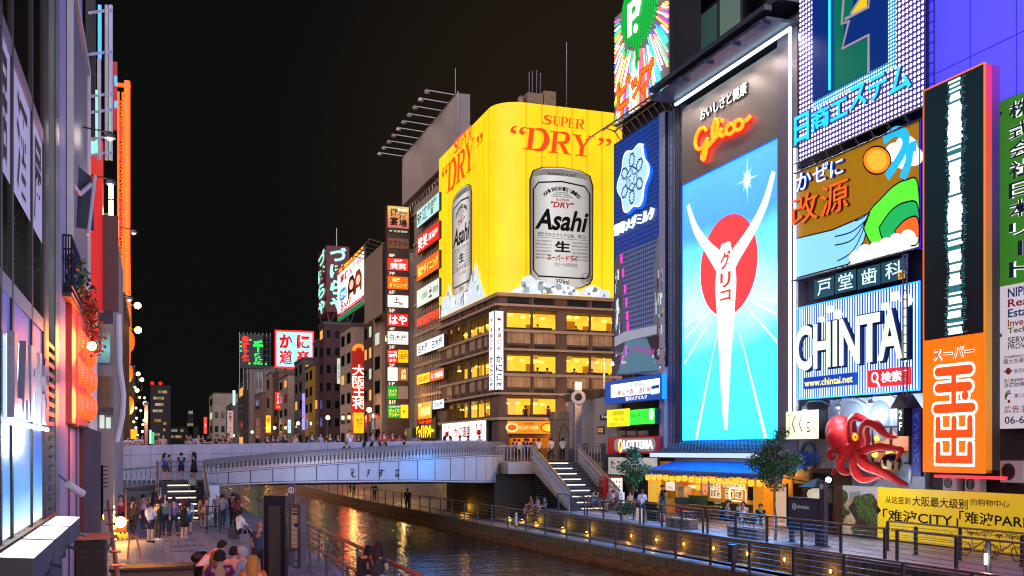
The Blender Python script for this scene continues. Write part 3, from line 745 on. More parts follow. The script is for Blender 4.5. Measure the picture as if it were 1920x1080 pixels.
b=MB();b.text('LOTTERIA',FW,*sub(q,.25,.95,.2,.86),.06,bold=.02,back=.02)
b.mat(1);p=uv(FW,1164,836);b.disc(FW,p[0],p[1],.3,.42,.022,.05,24);b.mat(2).disc(FW,p[0]-.02,p[1]-.05,.2,.3,.052,.056,24)
b.mat(3).poly(FW,[(p[0]-.02,p[1]-.04),(p[0]-.02,p[1]+.34),(p[0]+.18,p[1]+.2),(p[0]+.2,p[1]-.1)],.06)
child(b,'lettering',[lit('#f7f9ff',1.2),lit('#fff4d0',1.0),lit('#f6c81e',1.0),lit('#e8541c',1)],lo)
sign('white takoyaki board half hidden behind the tree',FL_,rect(FL_,1146,1238,857,889),mat('white_board','#d8d8d2',.5,em=.28,emcol='#f4efe4'),[('たこ焼',(.05,.42,.3,.85),ink('#141414'),dict(bold=.02))],.2)
# lower part of the building: strip with vents, dark shop front with red vending machine
b=MB()
for k in range(3):b.fbox(FL_,*rect(FL_,1160+20*k,1176+20*k,808,817),.0,.15)
child(b,'vents',M_steel,ba)
# white low building between the restaurant and this one
wb2=block('white_building','low white rendered house with grey stone skirting beside the burger shop','building',29.1,40,62.6,71.5,0,7.4,mat('white_render','#a9a6a4',.7,var=.15,scale=.8),M_dsteel)
f3=FX(29.1)
b=MB()
for i in range(9):
 q=(-71.4+i*1.0,-71.4+i*1.0+.98,2.3,3.5+RNG.choice([0,.35,.7]));b.fbox(f3,*q,.003,.05)
child(b,'stone_skirting',mat('grey_stone_blocks','#5e5c60',.8,var=.3,scale=2),wb2)
q=rect(f3,1122,1134,800,814);child(MB().fbox(f3,*q,.003,.08),'lit_vent',M_dsteel,wb2);child(MB().fbox(f3,*sub(q,.1,.9,.15,.85),.08,.09),'vent_slats',grid_glow('vent_slats','#3a2c10','#d8a850',.8,'Z',.14,.5),wb2)
sign('small dark board with white lettering on the white house',f3,rect(f3,1127,1147,778,788),mat('dark_board','#3a2320',.5),[('Tully',(.2,.9,.2,.8),lit('#f0e8e0',.8))],.1)
# -- round green sign with radiating neon
FPp=FX(28.9)
r=rect(FPp,1161,1263,237,-40)
r=(r[0],r[1],r[2],r[3])if r[3]>r[2]else(r[0],r[1],r[3],r[2])
u0,_=uv(FPp,1161,237);u1,_=uv(FPp,1263,237);v0=uv(FPp,1161,237)[1];v1=uv(FPp,1263,-60)[1]
r=(u0,u1,v0,v1)
pp=sign('grey sign with green balloon shape, white letter and radiating rainbow neon tubes',FPp,r,mat('grey_neon_board','#8d8a8a',.5,em=.10,emcol='#b8b0c8'),(),.3,M_steel,.05)
w=.315;c=uv(FPp,1209,15);b=MB();cols=['#ff4fa0','#2fe07a','#34b6ff','#ffe04a','#ffffff','#6a5cff','#ff7a30','#46ffd0']
ms=[neon(c_,1.5)for c_ in cols]
for i in range(210):
 a=R(i*360/210+RNG.uniform(-.8,.8));ca,sa=math.cos(a),math.sin(a)
 r0,r1=RNG.uniform(2.5,3.6),RNG.uniform(4.6,9.0)
 p0=(c[0]+r0*ca*1.08,c[1]+r0*sa);p1=(c[0]+r1*ca*1.0,c[1]+r1*sa)
 k=1.0
 for(lo_,hi,j)in((u0+.1,u1-.1,0),(v0+.1,v1-.1,1)):
  if p1[j]<lo_:k=min(k,(lo_-p0[j])/(p1[j]-p0[j]))
  if p1[j]>hi:k=min(k,(hi-p0[j])/(p1[j]-p0[j]))
 if k<=0.1:continue
 p1=(p0[0]+(p1[0]-p0[0])*k,p0[1]+(p1[1]-p0[1])*k)
 b.mat(RNG.randrange(len(ms)));b.tube([FPp.p(*p0,w+.05),FPp.p(*p1,w+.05)],.036,4,False)
child(b,'neon_rays',ms,pp)
b=MB();b.disc(FPp,c[0],c[1],2.5,2.3,w,w+.14,44);b.poly(FPp,[(c[0]-.5,c[1]-2.15),(c[0]+.25,c[1]-2.15),(c[0]-.25,c[1]-3.7),(c[0]-.45,c[1]-3.9)],w,w+.13)
child(b,'green_balloon',grid_glow('green_ribs','#0f9a3c','#19c94c',.8,'Y',.22,.7,base_k=.55),pp)
b=MB();q=rect(FPp,1190,1213,12,73);b.text('P',FPp,*q,w+.2,bold=.02,shear=-.0,back=w+.1);q=rect(FPp,1199,1211,42,62)
b.disc(FPp,uv(FPp,1203,56)[0]+.12,uv(FPp,1206,54)[1],.24,.28,w+.1,w+.2,20);q0=uv(FPp,1213,8);b.stroke(FPp,[uv(FPp,1216,-12),uv(FPp,1210,32)],[.42,.16],w+.2)
child(b,'lettering',lit('#f3fff6',1.1),pp)
b=MB()
for ch,x0,x1,ya,yb in(('ピ',1170,1196,158,212),('ッ',1196,1217,152,192),('プ',1214,1241,128,180)):
 q=rect(FPp,x0,x1,ya,yb);b.mat(0).text(ch,FPp,q[0]-.1,q[1]+.1,q[2]-.08,q[3]+.08,w+.2,bold=.075);b.mat(1).text(ch,FPp,*q,w+.215,bold=.02);
child(b,'katakana_lettering',[neon('#ff3a12',1.0),neon('#ff8a2a',.8)],pp)
# gantry under it
b=MB();q0=FPp.p(u0-.3,v0-.25,1.0);q1=FPp.p(u1+.3,v0-.25,1.0)
for w_ in(.2,1.0):b.tube([FPp.p(u0-.4,v0-.25,w_),FPp.p(u1+.3,v0-.25,w_)],.06,6)
b.tube([FPp.p(u0-3.2,v0-.1,1.0),FPp.p(u1,v0-.35,1.0)],.05,6)
k=u0-.3
while k<u1:b.tube([FPp.p(k,v0-.25,.2),FPp.p(k+.4,v0-.25,1.0)],.035,5);b.tube([FPp.p(k,v0-.25,.2),FPp.p(k,v0-.9,-.3)],.035,5);k+=.8
child(b,'gantry',M_steel,pp)
# -- building with the great blue screen
bg=block('billboard_building','dark building behind the giant sky blue screen','building',29.6,45,41.95,53.2,0,21.2,M_walldark)
F9=FX(29.0);F9r=FX(28.9)
u0=uv(F9,1281,300)[0];u1=uv(F9,1461,300)[0];vb=uv(F9,1281,826)[1];vs=uv(F9,1282,348)[1];vt=uv(F9,1281,206)[1]
M_brush=mat('brushed_grey_cladding','#85807c',.4,.3,var=.12,scale=1.5,stretch=(1,14,.25))
gl=thing('billboard','giant screen with red disc and white rays on sky blue, orange script above','billboard',F9.p((u0+u1)/2,vb,0))
child(MB().fbox(F9,u0,u1,vs+.02,vt,-.55,.1),'cladding',M_brush,gl)
child(MB().fbox(F9,u0,u1,vb,vs,-.55,.0),'screen_body',M_black,gl)
sky=ramp_glow('screen_sky','Z',[(vb,(.012,9.0,26.0)),(vb+.33*(vs-vb),(.02,8.0,24.0)),(vb+.50*(vs-vb),(.72,6.0,16.0)),(vb+.64*(vs-vb),(.20,1.6,10.0)),(vb+.8*(vs-vb),(.012,.42,4.0)),(vs,(.018,.58,5.0))],1.0,noise=.16,nscale=.35)
child(MB().fbox(F9,u0+.03,u1-.03,vb+.03,vs-.03,0.001,.03),'screen_face',sky,gl)
child(MB().frame(F9,u0+.03,u1-.03,vb+.03,vs-.03,.07,-.1,.05),'screen_edge',neon('#2a8ff0',.8),gl)
b=MB();ms=[lit('#f0474c',1.0),lit('#e8fbfd',1.05),lit('#f2f6f8',1.0),lit('#bfeaf2',1.0)]
cc=uv(F9,1369,497);p=uv(F9,1314,497)[0];q_=uv(F9,1422,497)[0];rv_=(uv(F9,1369,402)[1]-uv(F9,1369,592)[1])/2
b.mat(0).disc(F9,(p+q_)/2,cc[1],(q_-p)/2,rv_,.035,None,56)
b.mat(1)
for(x0,y0,x1,y1,w0,w1)in((1349,606,1306,824,1,6),(1387,620,1437,822,1,6),(1334,598,1284,682,1,3),(1328,590,1284,636,.8,2.6),(1322,586,1284,610,.6,2),(1398,572,1460,643,1,3.4),(1405,560,1460,591,.8,3),(1415,556,1460,566,.6,2.2)):
 a_,b_=uv(F9,x0,y0),uv(F9,x1,y1);b.stroke(F9,[a_,b_],[w0*.045,w1*.045],.033)
 # soft star of light
sc0=uv(F9,1402,337)
st=[]
for i in range(32):
 rr=(1.35 if i%8==0 else .8 if i%4==0 else .55 if i%2==0 else .36);st.append((sc0[0]+rr*.8*math.sin(R(i*11.25)),sc0[1]+rr*math.cos(R(i*11.25))))
b.mat(3).poly(F9,st,.034);b.mat(1).poly(F9,[(sc0[0]+(x-sc0[0])*.6,sc0[1]+(y-sc0[1])*.6)for x,y in st],.036)
# plain abstract white stand-in for the trademark figure: three broad tapering strokes
b.mat(2)
for pts,ws in(([(1291,385),(1306,430),(1330,466),(1358,500)],(.3,.55,.75,1.3)),([(1452,322),(1436,380),(1412,430),(1380,480),(1366,505)],(.35,.55,.7,.95,1.3)),([(1362,455),(1362,520),(1362,580),(1361,660),(1361,740),(1362,806)],(.9,2.1,1.85,1.3,.8,.35))):
 b.stroke(F9,spline([uv(F9,x,y)for x,y in pts],6),[float(x[0])for x in spline([(w_,0)for w_ in ws],6)],.040+.002*len(pts))
child(b,'screen_picture',ms,gl)
b=MB()
for ch,ya,yb in(('グ',474,508),('リ',514,542),('コ',547,566)):b.text(ch,F9,*rect(F9,1352,1372,ya,yb),.06,bold=.035)
child(b,'katakana_lettering',lit('#e8402e',1),gl)
b=MB();q=rect(F9,1319,1407,207,229);b.text('おいしさと健康',F9,*q,.22,bold=.012,back=.12,side=1);child(b,'slogan_lettering',[quiet(lit('#f2fff8',1.2)),M_dsteel],gl)
def G(pts):return[F9.p(*uv(F9,1130+x*.3056,y*.3056),.32)for x,y in pts]
b=MB()
paths=[[(668,805),(652,787),(625,803),(606,842),(600,885),(612,915),(640,912),(662,880),(674,852),(670,900),(662,950),(652,982),(640,972),(650,935),(685,895),(716,858)],[(700,872),(728,815),(738,752),(726,738),(710,780),(704,838),(722,850),(746,822),(762,790)],[(764,792),(752,825),(764,840),(790,815)],[(836,775),(816,764),(792,790),(794,822),(818,824),(846,796)],[(872,738),(850,750),(840,782),(856,802),(884,788),(892,754),(872,738),(896,752),(920,738),(938,718)]]
for p in paths:b.tube(spline(G(p),5),.1,8)
p=G([(766,745)])[0];b.ball(p,.12)
child(b,'script_lettering',neon('#ffae1e',1.15),gl,True)
b=MB()
for p in paths:b.tube([x+Vector((.16,.05,-.05))for x in spline(G(p),5)],.13,8)
child(b,'script_backing',neon('#ff2a1c',1.1),gl,True)
# side pier right of it, neon outline, canopy with floodlights
ux=uv(F9,1499,300)[0]
pier=MB().fbox(F9,u1+.02,ux,vb-.8,uv(F9,1461,100)[1]+1.2,-.55,.12);child(pier,'side_pier',mat('lilac_grey_panels','#7a7482',.4,.2,var=.08,scale=.6),gl)
tl=uv(F9,1284,207);trr=uv(F9,1499,68)
b=MB();b.tube([F9.p(u0,vt+.25,.5),F9.p(ux,vt+.25,.5)],.09,6);b.tube([F9.p(ux-.05,vt+.25,.5),F9.p(ux-.05,5.2,.5)],.07,6)
child(b,'neon_outline',glow('cool_white_tube','#dff0ff',2.2),gl)
b=MB();b.fbox(F9,u0-.4,ux+.1,vt+.45,vt+.6,-.5,1.9);b.fbox(F9,u0-.4,ux+.1,vt+.6,vt+1.3,-.5,-.2);b.fbox(F9,u0-.4,ux+.1,vt+.9,vt+1.15,1.6,2.0);b.fbox(F9,u0-.4,ux+.1,vt+1.5,vt+1.75,-.5,1.2)
child(b,'canopy',mat('canopy_steel','#5d6470',.4,.5,var=.2),gl)
for k in range(5):
 uu=u0+.5+k*(ux-u0-1)/4
 child(MB().fbox(F9,uu-.35,uu+.35,vt+.3,vt+.5,1.5,2.1),'floodlight',mat('floodlight_case','#4b5a72',.4,.5),gl)
 lamp('flood_light',F9.p(uu,vt+.2,1.7),'#ffeade',330,.15,'SPOT',F9.p(uu,vt-4.5,0),130)
 # sloped grille at the bottom
b=MB()
for i in range(9):b.tube([F9.p(u0+.2,vb-.1-.07*i,.2+.22*i),F9.p(ux-.6,vb-.1-.07*i,.2+.22*i)],.03,4)
for i in range(30):
 uu=u0+.2+i*(ux-u0-.8)/29;b.tube([F9.p(uu,vb-.1,.2),F9.p(uu,vb-.7,2.0)],.025,4)
child(b,'maintenance_grille',M_dsteel,gl)
child(MB().fbox(F9,u0,ux-.4,vb-.95,vb-.72,1.85,2.15),'grille_edge_glow',lit('#cfe0ff',.8),gl)  # bar glows by itself in place of a bright reflection
# -- dark glass block above it
gb=block('glass_building','dark glazed office block rising above the sky blue screen','building',32.0,50,41.5,62.3,21.5,44,mat('teal_dark_cladding','#152a2a',.3,var=.3,scale=.4))
fg=FX(32.0)
ng=0
for i in range(8):
 for j in range(7):
  uu=-62.3+.15+i*2.6;zz=22+j*2.9
  m=M_glassdark if RNG.random()<.3 else lit(RNG.choice(['#4f6a5c','#3a5650','#63796c']),.6)
  child(MB().fbox(fg,uu+.06,uu+2.5,zz+.06,zz+2.84,.002,.04),'window',m,gb)
b=MB()
for i in range(9):b.fbox(fg,-62.3+.1+i*2.6,-62.3+.2+i*2.6,21.5,44,.045,.16)
for j in range(8):b.fbox(fg,-62.3,-41.5,21.95+j*2.9,22.03+j*2.9,.045,.12)
for i in range(1,8):
 for j in range(1,7):b.tube([fg.p(-62.3+i*2.6,22+j*2.9,.15),fg.p(-62.3+i*2.6+.6,22+j*2.9-.1,.7)],.03,4)
child(b,'mullions',M_dsteel,gb)
b=MB()
for i in range(14):b.fbox(fg,-60.4+i*1.28,-60.4+i*1.28+1.1,21.6,22.0+.36*i,.3,.9)
child(b,'plant_screens',M_black,gb)
# -- right hand building
D_Y1=41.6
bd=block('sign_building','wide dark building holding signs from neon dotted board down to the octopus shop','building',29.3,45,14,41.7,0,24.5,mat('dusk_facade','#2b2a38',.7,var=.25,scale=.6))
FD=FX(28.7);FQ=FX(29.1)
# pale wall above, its violet light put in as the wall's own glow
vw=uv(FQ,1745,200)[1]
uw=uv(FQ,1745,200)[0]
bw=thing('advertising_wall','blank violet lit wall panel with a service ladder at its side','wall panel',(29.3,30,12))
child(MB().fbox(FQ,uw,-14,11,25.5,-.15,.1),'panel',ramp_glow('violet_wall_glow','Y',[(14,(.30,.13,5)),(24,(.14,.10,5)),(33,(.08,.07,4))],1.0,base=.05),bw)
b=MB();q0=uv(FQ,1759,200)[0];q1=uv(FQ,1771,200)[0]
for uu in(q0,q1):b.tube([FQ.p(uu,12,.5),FQ.p(uu,25.5,.5)],.035,5)
z=12.0
while z<25.4:b.tube([FQ.p(q0,z,.5),FQ.p(q1,z,.5)],.025,4);z+=.4
child(b,'ladder',M_dsteel,bw)
b=MB()
for k in range(9):b.fbox(FQ,uw+k*2.2,uw+k*2.2+.03,11,25.5,.1,.112)
for k in range(5):b.fbox(FQ,uw,-14,12.5+k*3,12.53+k*3,.1,.114)
child(b,'panel_joints',ink('#3a2f86'),bw)
# dotted neon board
u0=uv(FD,1508,300)[0];u1=uv(FD,1743,300)[0];v0=uv(FD,1508,302)[1];v1=25.5
nb=sign('violet dotted lamp board with blue abstract emblem and cyan neon lettering',FD,(u0,u1,v0,v1),grid_glow('lamp_dots','#4a3f94','#fff0ff',1.15,'YZ',.225,.62,base_k=.7),(),.25,M_steel,.05)
w=.27;ia,_=uv(FD,1535,150);ib,_=uv(FD,1677,150);ivb=uv(FD,1535,193)[1]
child(MB().fbox(FD,ia,ib,ivb,v1,w-.01,w+.08),'emblem_panel',lit('#0a3486',.6),nb)
child(MB().fbox(FD,ib+.001,ib+.42,ivb-.3,v1,w-.01,w+.03).fbox(FD,ia,ib,ivb-.32,ivb-.002,w-.01,w+.03),'panel_glow_strip',grid_glow('cyan_dots','#1f86c8','#d8fcff',1.2,'YZ',.15,.6,base_k=.7),nb)
b=MB();e1=uv(FD,1573,100)[0]
T1=lambda L:[uv(FD,1480+x*.3056,y*.3056)for x,y in L]
b.mat(0).poly(FD,T1([(315,-80),(315,560),(520,450),(520,240),(375,310),(378,160),(430,60),(440,-80)]),w+.09)
b.mat(1).poly(FD,T1([(425,95),(520,48),(520,-30),(470,20)]),w+.1)
b.mat(2)
for L in([(380,-40),(365,155),(400,140)],[(535,-60),(530,50),(385,125)],[(410,130),(368,305),(530,222),(530,455)],[(420,95),(450,45),(480,0)]):
 b.stroke(FD,T1(L),.11,w+.12,w+.08)
child(b,'emblem',[lit('#0d7a62',.6),lit('#e8c21e',1),lit('#a8a0a4',.7)],nb)
child(MB().tube([FD.p(e1-.12,ivb+.1,w+.14),FD.p(e1-.12,v1,w+.14)],.05,6),'cyan_tube',neon('#25c8d8',1.4),nb)
b=MB()
xs=[(1505,1533,223,275),(1537,1572,212,252),(1573,1606,198,232),(1608,1642,170,212),(1645,1680,152,196),(1684,1726,137,185)]
for ch,(x0,x1,ya,yb)in zip('日商エステム',xs):b.text(ch,FD,*rect(FD,x0,x1,ya,yb),w+.2,bold=.02,back=w+.06,side=1)
child(b,'neon_lettering',[neon('#26c8f4',1.15),mat('letter_side_blue','#16306a',.5)],nb)
b=MB()
for zz in(v0-.1,v0-.55):b.tube([FD.p(u0-.3,zz,.35),FD.p(u1+.2,zz,.35)],.05,5)
for k in range(9):
 uu=u0+k*(u1-u0)/8;b.tube([FD.p(uu,v0-.1,.35),FD.p(uu+.3,v0-.55,.35)],.035,4);b.tube([FD.p(uu,v0-.3,.35),FD.p(uu,v0-.3,-.4)],.04,4)
child(b,'gantry',M_steel,nb)
# cold remedy sign: gold ground, wind jet, generic hill and sun shapes (mascot left out)
r=rect(FD,1503,1733,326,522)
kz=sign('gold sign with white and orange lettering, pale wind jet, orange sun and green hill',FD,r,mat('gold_sheet','#93690f',.5,em=.62,emcol='#b47e12',var=.15,scale=1.2),(),.22,M_steel,.05)
w=.235;T2=lambda L:[uv(FD,1480+x*.2963,220+y*.2963)for x,y in L]
b=MB();kms=[]
def kp(L,m,lift,outline=True):
 if m not in kms:kms.append(m)
 b.mat(kms.index(m));pts=T2(L);b.poly(FD,pts,w+lift)
 if outline:
  k_=ink('#141430')
  if k_ not in kms:kms.append(k_)
  b.mat(kms.index(k_));b.stroke(FD,pts,.07,w+lift+.003,closed=True)
white=lit('#f1f0ee',1.0)
kp([(60,772),(300,715),(430,660),(545,600),(500,790),(400,932),(60,1022)],lit('#8fd2fb',1.0),.004)
circ=lambda cx,cy,r_,n=28,k=1.0:[(cx+r_*k*math.cos(2*math.pi*i/n),cy+r_*math.sin(2*math.pi*i/n))for i in range(n)]
def smooth(L):return[tuple(p)for p in spline(L+[L[0]],5)][:-1]
for n_,(cx,cy,r_)in enumerate(((700,225,62),(770,190,72),(820,250,60),(745,270,58))):kp(circ(cx,cy,r_),white,.006+.0006*n_,False)
kp(circ(585,275,88),lit('#ff8a14',1.05),.012);kp(circ(585,275,66),lit('#ffb43a',1.05),.0135,False)
kp(smooth([(500,700),(545,590),(610,520),(690,440),(770,400),(846,420),(846,800),(700,830),(560,810)]),lit('#5fdc3c',1.0),.017)
kp(smooth([(600,700),(680,590),(770,540),(846,560),(846,800),(720,810),(630,780)]),lit('#1fb45c',1.0),.021)
kp(smooth([(700,720),(770,650),(846,640),(846,800),(760,800)]),lit('#ff6a2a',1.0),.025)
kp([(405,935),(850,832),(850,760),(640,800)],white,.027,False)
for n_,(cx,cy,r_)in enumerate(((455,890,46),(515,858,52),(585,838,50),(650,815,52),(715,785,50),(785,765,52))):kp(circ(cx,cy,r_),white,.028+.0008*n_,False)
b.mat(kms.index(kms[1]))
for L in([(320,757),(420,730),(500,670),(540,620)],[(320,812),(440,770),(545,600)],[(335,912),(440,840),(530,640)],[(450,660),(500,635),(540,600)]):
 b.stroke(FD,spline(T2(L),4),.06,w+.03)
k2=lit('#28b8e6',1.05);kms.append(k2);b.mat(len(kms)-1)
for L in([(630,150),(700,95),(760,110),(770,180),(720,280),(650,380)],[(840,185),(800,200),(790,280),(750,390)]):
 b.stroke(FD,spline(T2(L),5),.42,w+.034)
child(b,'sign_picture',kms,kz)
b=MB()
for ch,x0,x1,ya,yb in(('か',95,190,370,480),('ぜ',200,300,325,432),('に',312,395,290,390)):
 q=rect(FD,1480+x0*.2963,1480+x1*.2963,220+ya*.2963,220+yb*.2963);b.mat(0).text(ch,FD,*q,w+.2,bold=.035,back=w+.05,side=3);b.mat(2).text(ch,FD,*q,w+.215,bold=.0)
for ch,x0,x1,ya,yb in(('改',65,230,520,700),('源',250,425,450,640)):
 q=rect(FD,1480+x0*.2963,1480+x1*.2963,220+ya*.2963,220+yb*.2963);b.mat(1).text(ch,FD,*q,w+.2,bold=0,back=w+.05,side=4)
child(b,'lettering',[quiet(lit('#2a6ae0',1)),quiet(lit('#ff6a2a',1.0)),quiet(lit('#ffffff',1.1)),mat('letter_side_blue','#16306a',.5),mat('letter_side_brown','#5a1f0c',.5)],kz)
b=MB()
for zz in(-.12,):b.tube([FD.p(r[0]-.2,r[2]+zz,.4),FD.p(r[1]+.2,r[2]+zz,.4)],.05,5)
for k in range(7):uu=r[0]+k*(r[1]-r[0])/6;b.tube([FD.p(uu,r[2]-.12,.4),FD.p(uu,r[2]-.12,-.4)],.035,4)
child(b,'gantry',M_steel,kz)
# dental clinic tiles
T3=lambda x,y:(1480+x*.2963,460+y*.2963)
dg='teal dental clinic lettering boards'
for ch,x0,x1,ya,yb,lb in(('戸',172,297,222,345,'teal board with white door character, first of the dental row'),('堂',303,438,182,312,'teal board with white hall character, second of the dental row'),('歯',447,592,152,282,'teal board with white tooth character, third of the dental row'),('科',598,752,112,246,'teal board with white department character and yellow floor tag')):
 a=T3(x0,ya);c_=T3(x1,yb);q=rect(FD,a[0],c_[0],a[1],c_[1])
 t=sign(lb,FD,q,mat('teal_board','#2a6478',.4,em=.22,emcol='#2f7488'),[(ch,(.18,.86,.14,.9),quiet(lit('#dff2f2',.9)),dict(bold=.005))],.12,group=dg,side=M_dsteel)
 if ch=='科':
  k=sub(q,.72,.98,.02,.36);child(MB().fbox(FD,*k,.14,.15),'floor_tag',lit('#e0b52c',.8),t);child(MB().text('3F',FD,*sub(k,.2,.8,.15,.85),.16,bold=.02),'tag_lettering',ink('#15130c'),t)
  # rental listing sign, striped blue
r=rect(FD,1505,1732,579,748)
ch_=sign('blue and white striped sign with big cream letters and small web address plate',FD,r,grid_glow('blue_stripes','#1440c0','#d8e4ff',1.0,'Y',.17,.46,base_k=.9),(),.22,neon('#3cc8ff',.9),.05)
w=.235;b=MB()
q=rect(FD,1508,1722,615,698);b.text('CHINTAI',FD,*q,w+.3,bold=.03,back=w+.1,spacing=.96,side=1)
for(x,y,s_,a)in((258,472,15,8),(308,407,20,5),(360,440,22,42),(662,390,20,5),(727,325,24,8),(800,352,28,40)):
 p=uv(FD,*T3(x,y));sz=s_*.2963*.024;pts=[(p[0]+sz*1.35*math.cos(R(a+45+90*i)),p[1]+sz*1.35*math.sin(R(a+45+90*i)))for i in range(4)];b.poly(FD,pts,w+.1,w+.3)
child(b,'big_lettering',[lit('#e2eede',.95),mat('letter_side_navy','#12306a',.5)],ch_)
b=MB();b.text('CHINTAI',FD,q[0]-.1,q[1]+.1,q[2]-.08,q[3]+.08,w+.12,bold=.06,spacing=.96);child(b,'letter_backs',mat('letter_backs','#123a9a',.5),ch_)
a=T3(145,840);c_=T3(466,912);q=rect(FD,a[0],c_[0],a[1],c_[1]);child(MB().fbox(FD,*q,w,w+.22),'address_plate',lit('#1144b4',.7),ch_)
child(MB().text('www.chintai.net',FD,*sub(q,.02,.98,.2,.8),w+.24,bold=.015),'address_lettering',lit('#f4f08a',1),ch_)
a=T3(562,795);c_=T3(803,902);q=rect(FD,a[0],c_[0],a[1],c_[1]);child(MB().fbox(FD,*q,w,w+.3),'search_plate',lit('#e8262e',1),ch_)
b=MB();b.text('検索',FD,*sub(q,.38,.92,.2,.82),w+.33,bold=.015);mu,mv=q[0]+(q[1]-q[0])*.21,q[2]+(q[3]-q[2])*.56;b.ring(FD,mu,mv,.15,.22,w+.31,w+.33,24);b.stroke(FD,[(mu+.13,mv-.16),(mu+.32,mv-.42)],.11,w+.33);child(b,'search_lettering',lit('#fff4f4',1.1),ch_)
# pole with white tube at the left edge of this stack
uu=uv(FD,1500,400)[0]
tp=thing('light_mast','thin vertical white light tube along the edge of the sign stack','light tube',FD.p(uu,3,.3))
child(MB().tube([FD.p(uu,5.5,.3),FD.p(uu,17.9,.3)],.05,6),'tube',neon('#eaf4ff',1.6),tp)
child(MB().tube([FD.p(uu+.1,5.2,.2),FD.p(uu+.1,18.2,.2)],.05,6),'bracket_rail',M_steel,tp)
# service ladder at the right end of the stripes
la=thing('service_ladder','narrow steel service ladder beside the striped sign','ladder',FD.p(uv(FD,1726,600)[0],6,.7))
b=MB();p0=uv(FD,1722,480);p1=uv(FD,1730,480)[0];zlo=uv(FD,1722,745)[1]
for k in(p0[0],p1):b.tube([FD.p(k,zlo,.75),FD.p(k,p0[1],.75)],.03,5)
z=zlo
while z<p0[1]:b.tube([FD.p(p0[0],z,.75),FD.p(p1,z,.75)],.022,4);z+=.35
child(b,'rails_and_rungs',M_steel,la)
# -- octopus shop front
FO=FX(29.0)
os_=thing('shop_facade','silver shop front with round bosses and an orange lit upstairs window behind the octopus','shop front',(29.1,37,0))
q=rect(FO,1556,1735,742,912)
M_alu=mat('bossed_silver_wall','#a9b2c0',.45,.15,var=.2,scale=1.3)
child(MB().fbox(FO,q[0],q[1],.4,6.0,-.3,.0),'silver_wall',M_alu,os_)
b=MB()
for(x,y,ru_,rv_)in((1597,795,.95,1.0),(1650,790,.8,.9),(1690,778,.75,.85),(1694,885,.55,.8),(1563,780,.5,.6),(1620,890,.9,.6)):
 p=uv(FO,x,y);b.ball(FO.p(p[0],p[1],0),1,22,12,(.12,ru_,rv_))
child(b,'round_bosses',mat('boss_metal','#93a0b4',.4,.25,var=.12,scale=2),os_,True)
q=rect(FO,1640,1707,803,866)
child(MB().fbox(FO,*q,-.02,.012),'window_room',ramp_glow('orange_room','Z',[(q[2],'#6a2a06'),(q[2]+.8,'#f07a1a'),(q[3],'#ff8a1e')],.95,noise=.5,nscale=1.4),os_)
child(MB().frame(FO,*q,.08,0,.1).fbox(FO,(q[0]+q[1])/2-.04,(q[0]+q[1])/2+.04,q[2],q[3],.012,.1).fbox(FO,q[0],q[1],q[2]+.4,q[2]+.46,.012,.09),'window_frame',M_dsteel,os_)
for(x,y,r_)in((1648,822,.12),(1655,840,.1),(1672,850,.16),(1644,852,.13),(1690,845,.14)):
 p=uv(FO,x,y);child(MB().ball(FO.p(p[0],p[1],.1),r_,8,6),'window_lamp',quiet(glow('amber_bulb','#ffc94a',2.5)),os_)
child(MB().fbox(FO,*rect(FO,1640,1707,868,885),.0,.05),'black_band',M_black,os_)
q=rect(FO,1493,1556,822,893);b=MB()
k=q[0]
while k<q[1]:b.fbox(FO,k,k+.12,q[2],q[3],0,.05);b.fbox(FO,k+.12,k+.16,q[2],q[3],0,.02);k+=.16
child(b,'corrugated_wall',mat('white_corrugated','#b5b1a8',.5,.1,var=.1,scale=1),os_)
child(MB().fbox(FO,*rect(FO,1493,1556,745,824),-.2,.0),'upper_wall',M_walldark,os_)
child(MB().fbox(FO,*rect(FO,1493,1556,893,906),0,.15),'timber_fascia',mat('warm_timber','#8a5428',.5,var=.3,scale=3,stretch=(1,.3,6)),os_)
FK=FX(28.4)
sign('cream lit board with black brush lettering and red seal beside the octopus',FK,rect(FK,1491,1553,772,824),lit('#efeccb',.95),[('くくる',(.2,.78,.2,.88),ink('#2a2016'),dict(bold=.008,shear=.1)),('た\nこ\n家',(.05,.15,.12,.9),ink('#2a2016')),('道\n頓\n堀',(.84,.94,.25,.7),ink('#c8381c'))],.5)
rs=thing('ring_sign','round steel ring with unlit blue tube letters on white corrugated wall','sign',FO.p(*uv(FO,1527,890),.3))
p=uv(FO,1527,857);child(MB().ring(FO,p[0],p[1],.5,.6,.25,.4,36,1.2),'ring',mat('verdigris_ring','#4e6a70',.5,.4),rs)
b=MB();RB=random.Random(3)
for i in range(9):
 uu=p[0]-1.0+i*.23;b.tube([FO.p(uu,p[1]-.3,.45),FO.p(uu,p[1]+.3,.45)],.035,5);b.tube([FO.p(uu,p[1]+RB.choice([-.28,0,.28]),.45),FO.p(uu+.15,p[1]+RB.choice([-.28,0,.28]),.45)],.035,5);b.tube([FO.p(uu+.15,p[1]-.3,.45),FO.p(uu+.15,p[1]+.3*RB.random(),.45)],.03,5)
child(b,'blue_tubes',mat('blue_tube_letters','#1f4c9a',.3),rs)
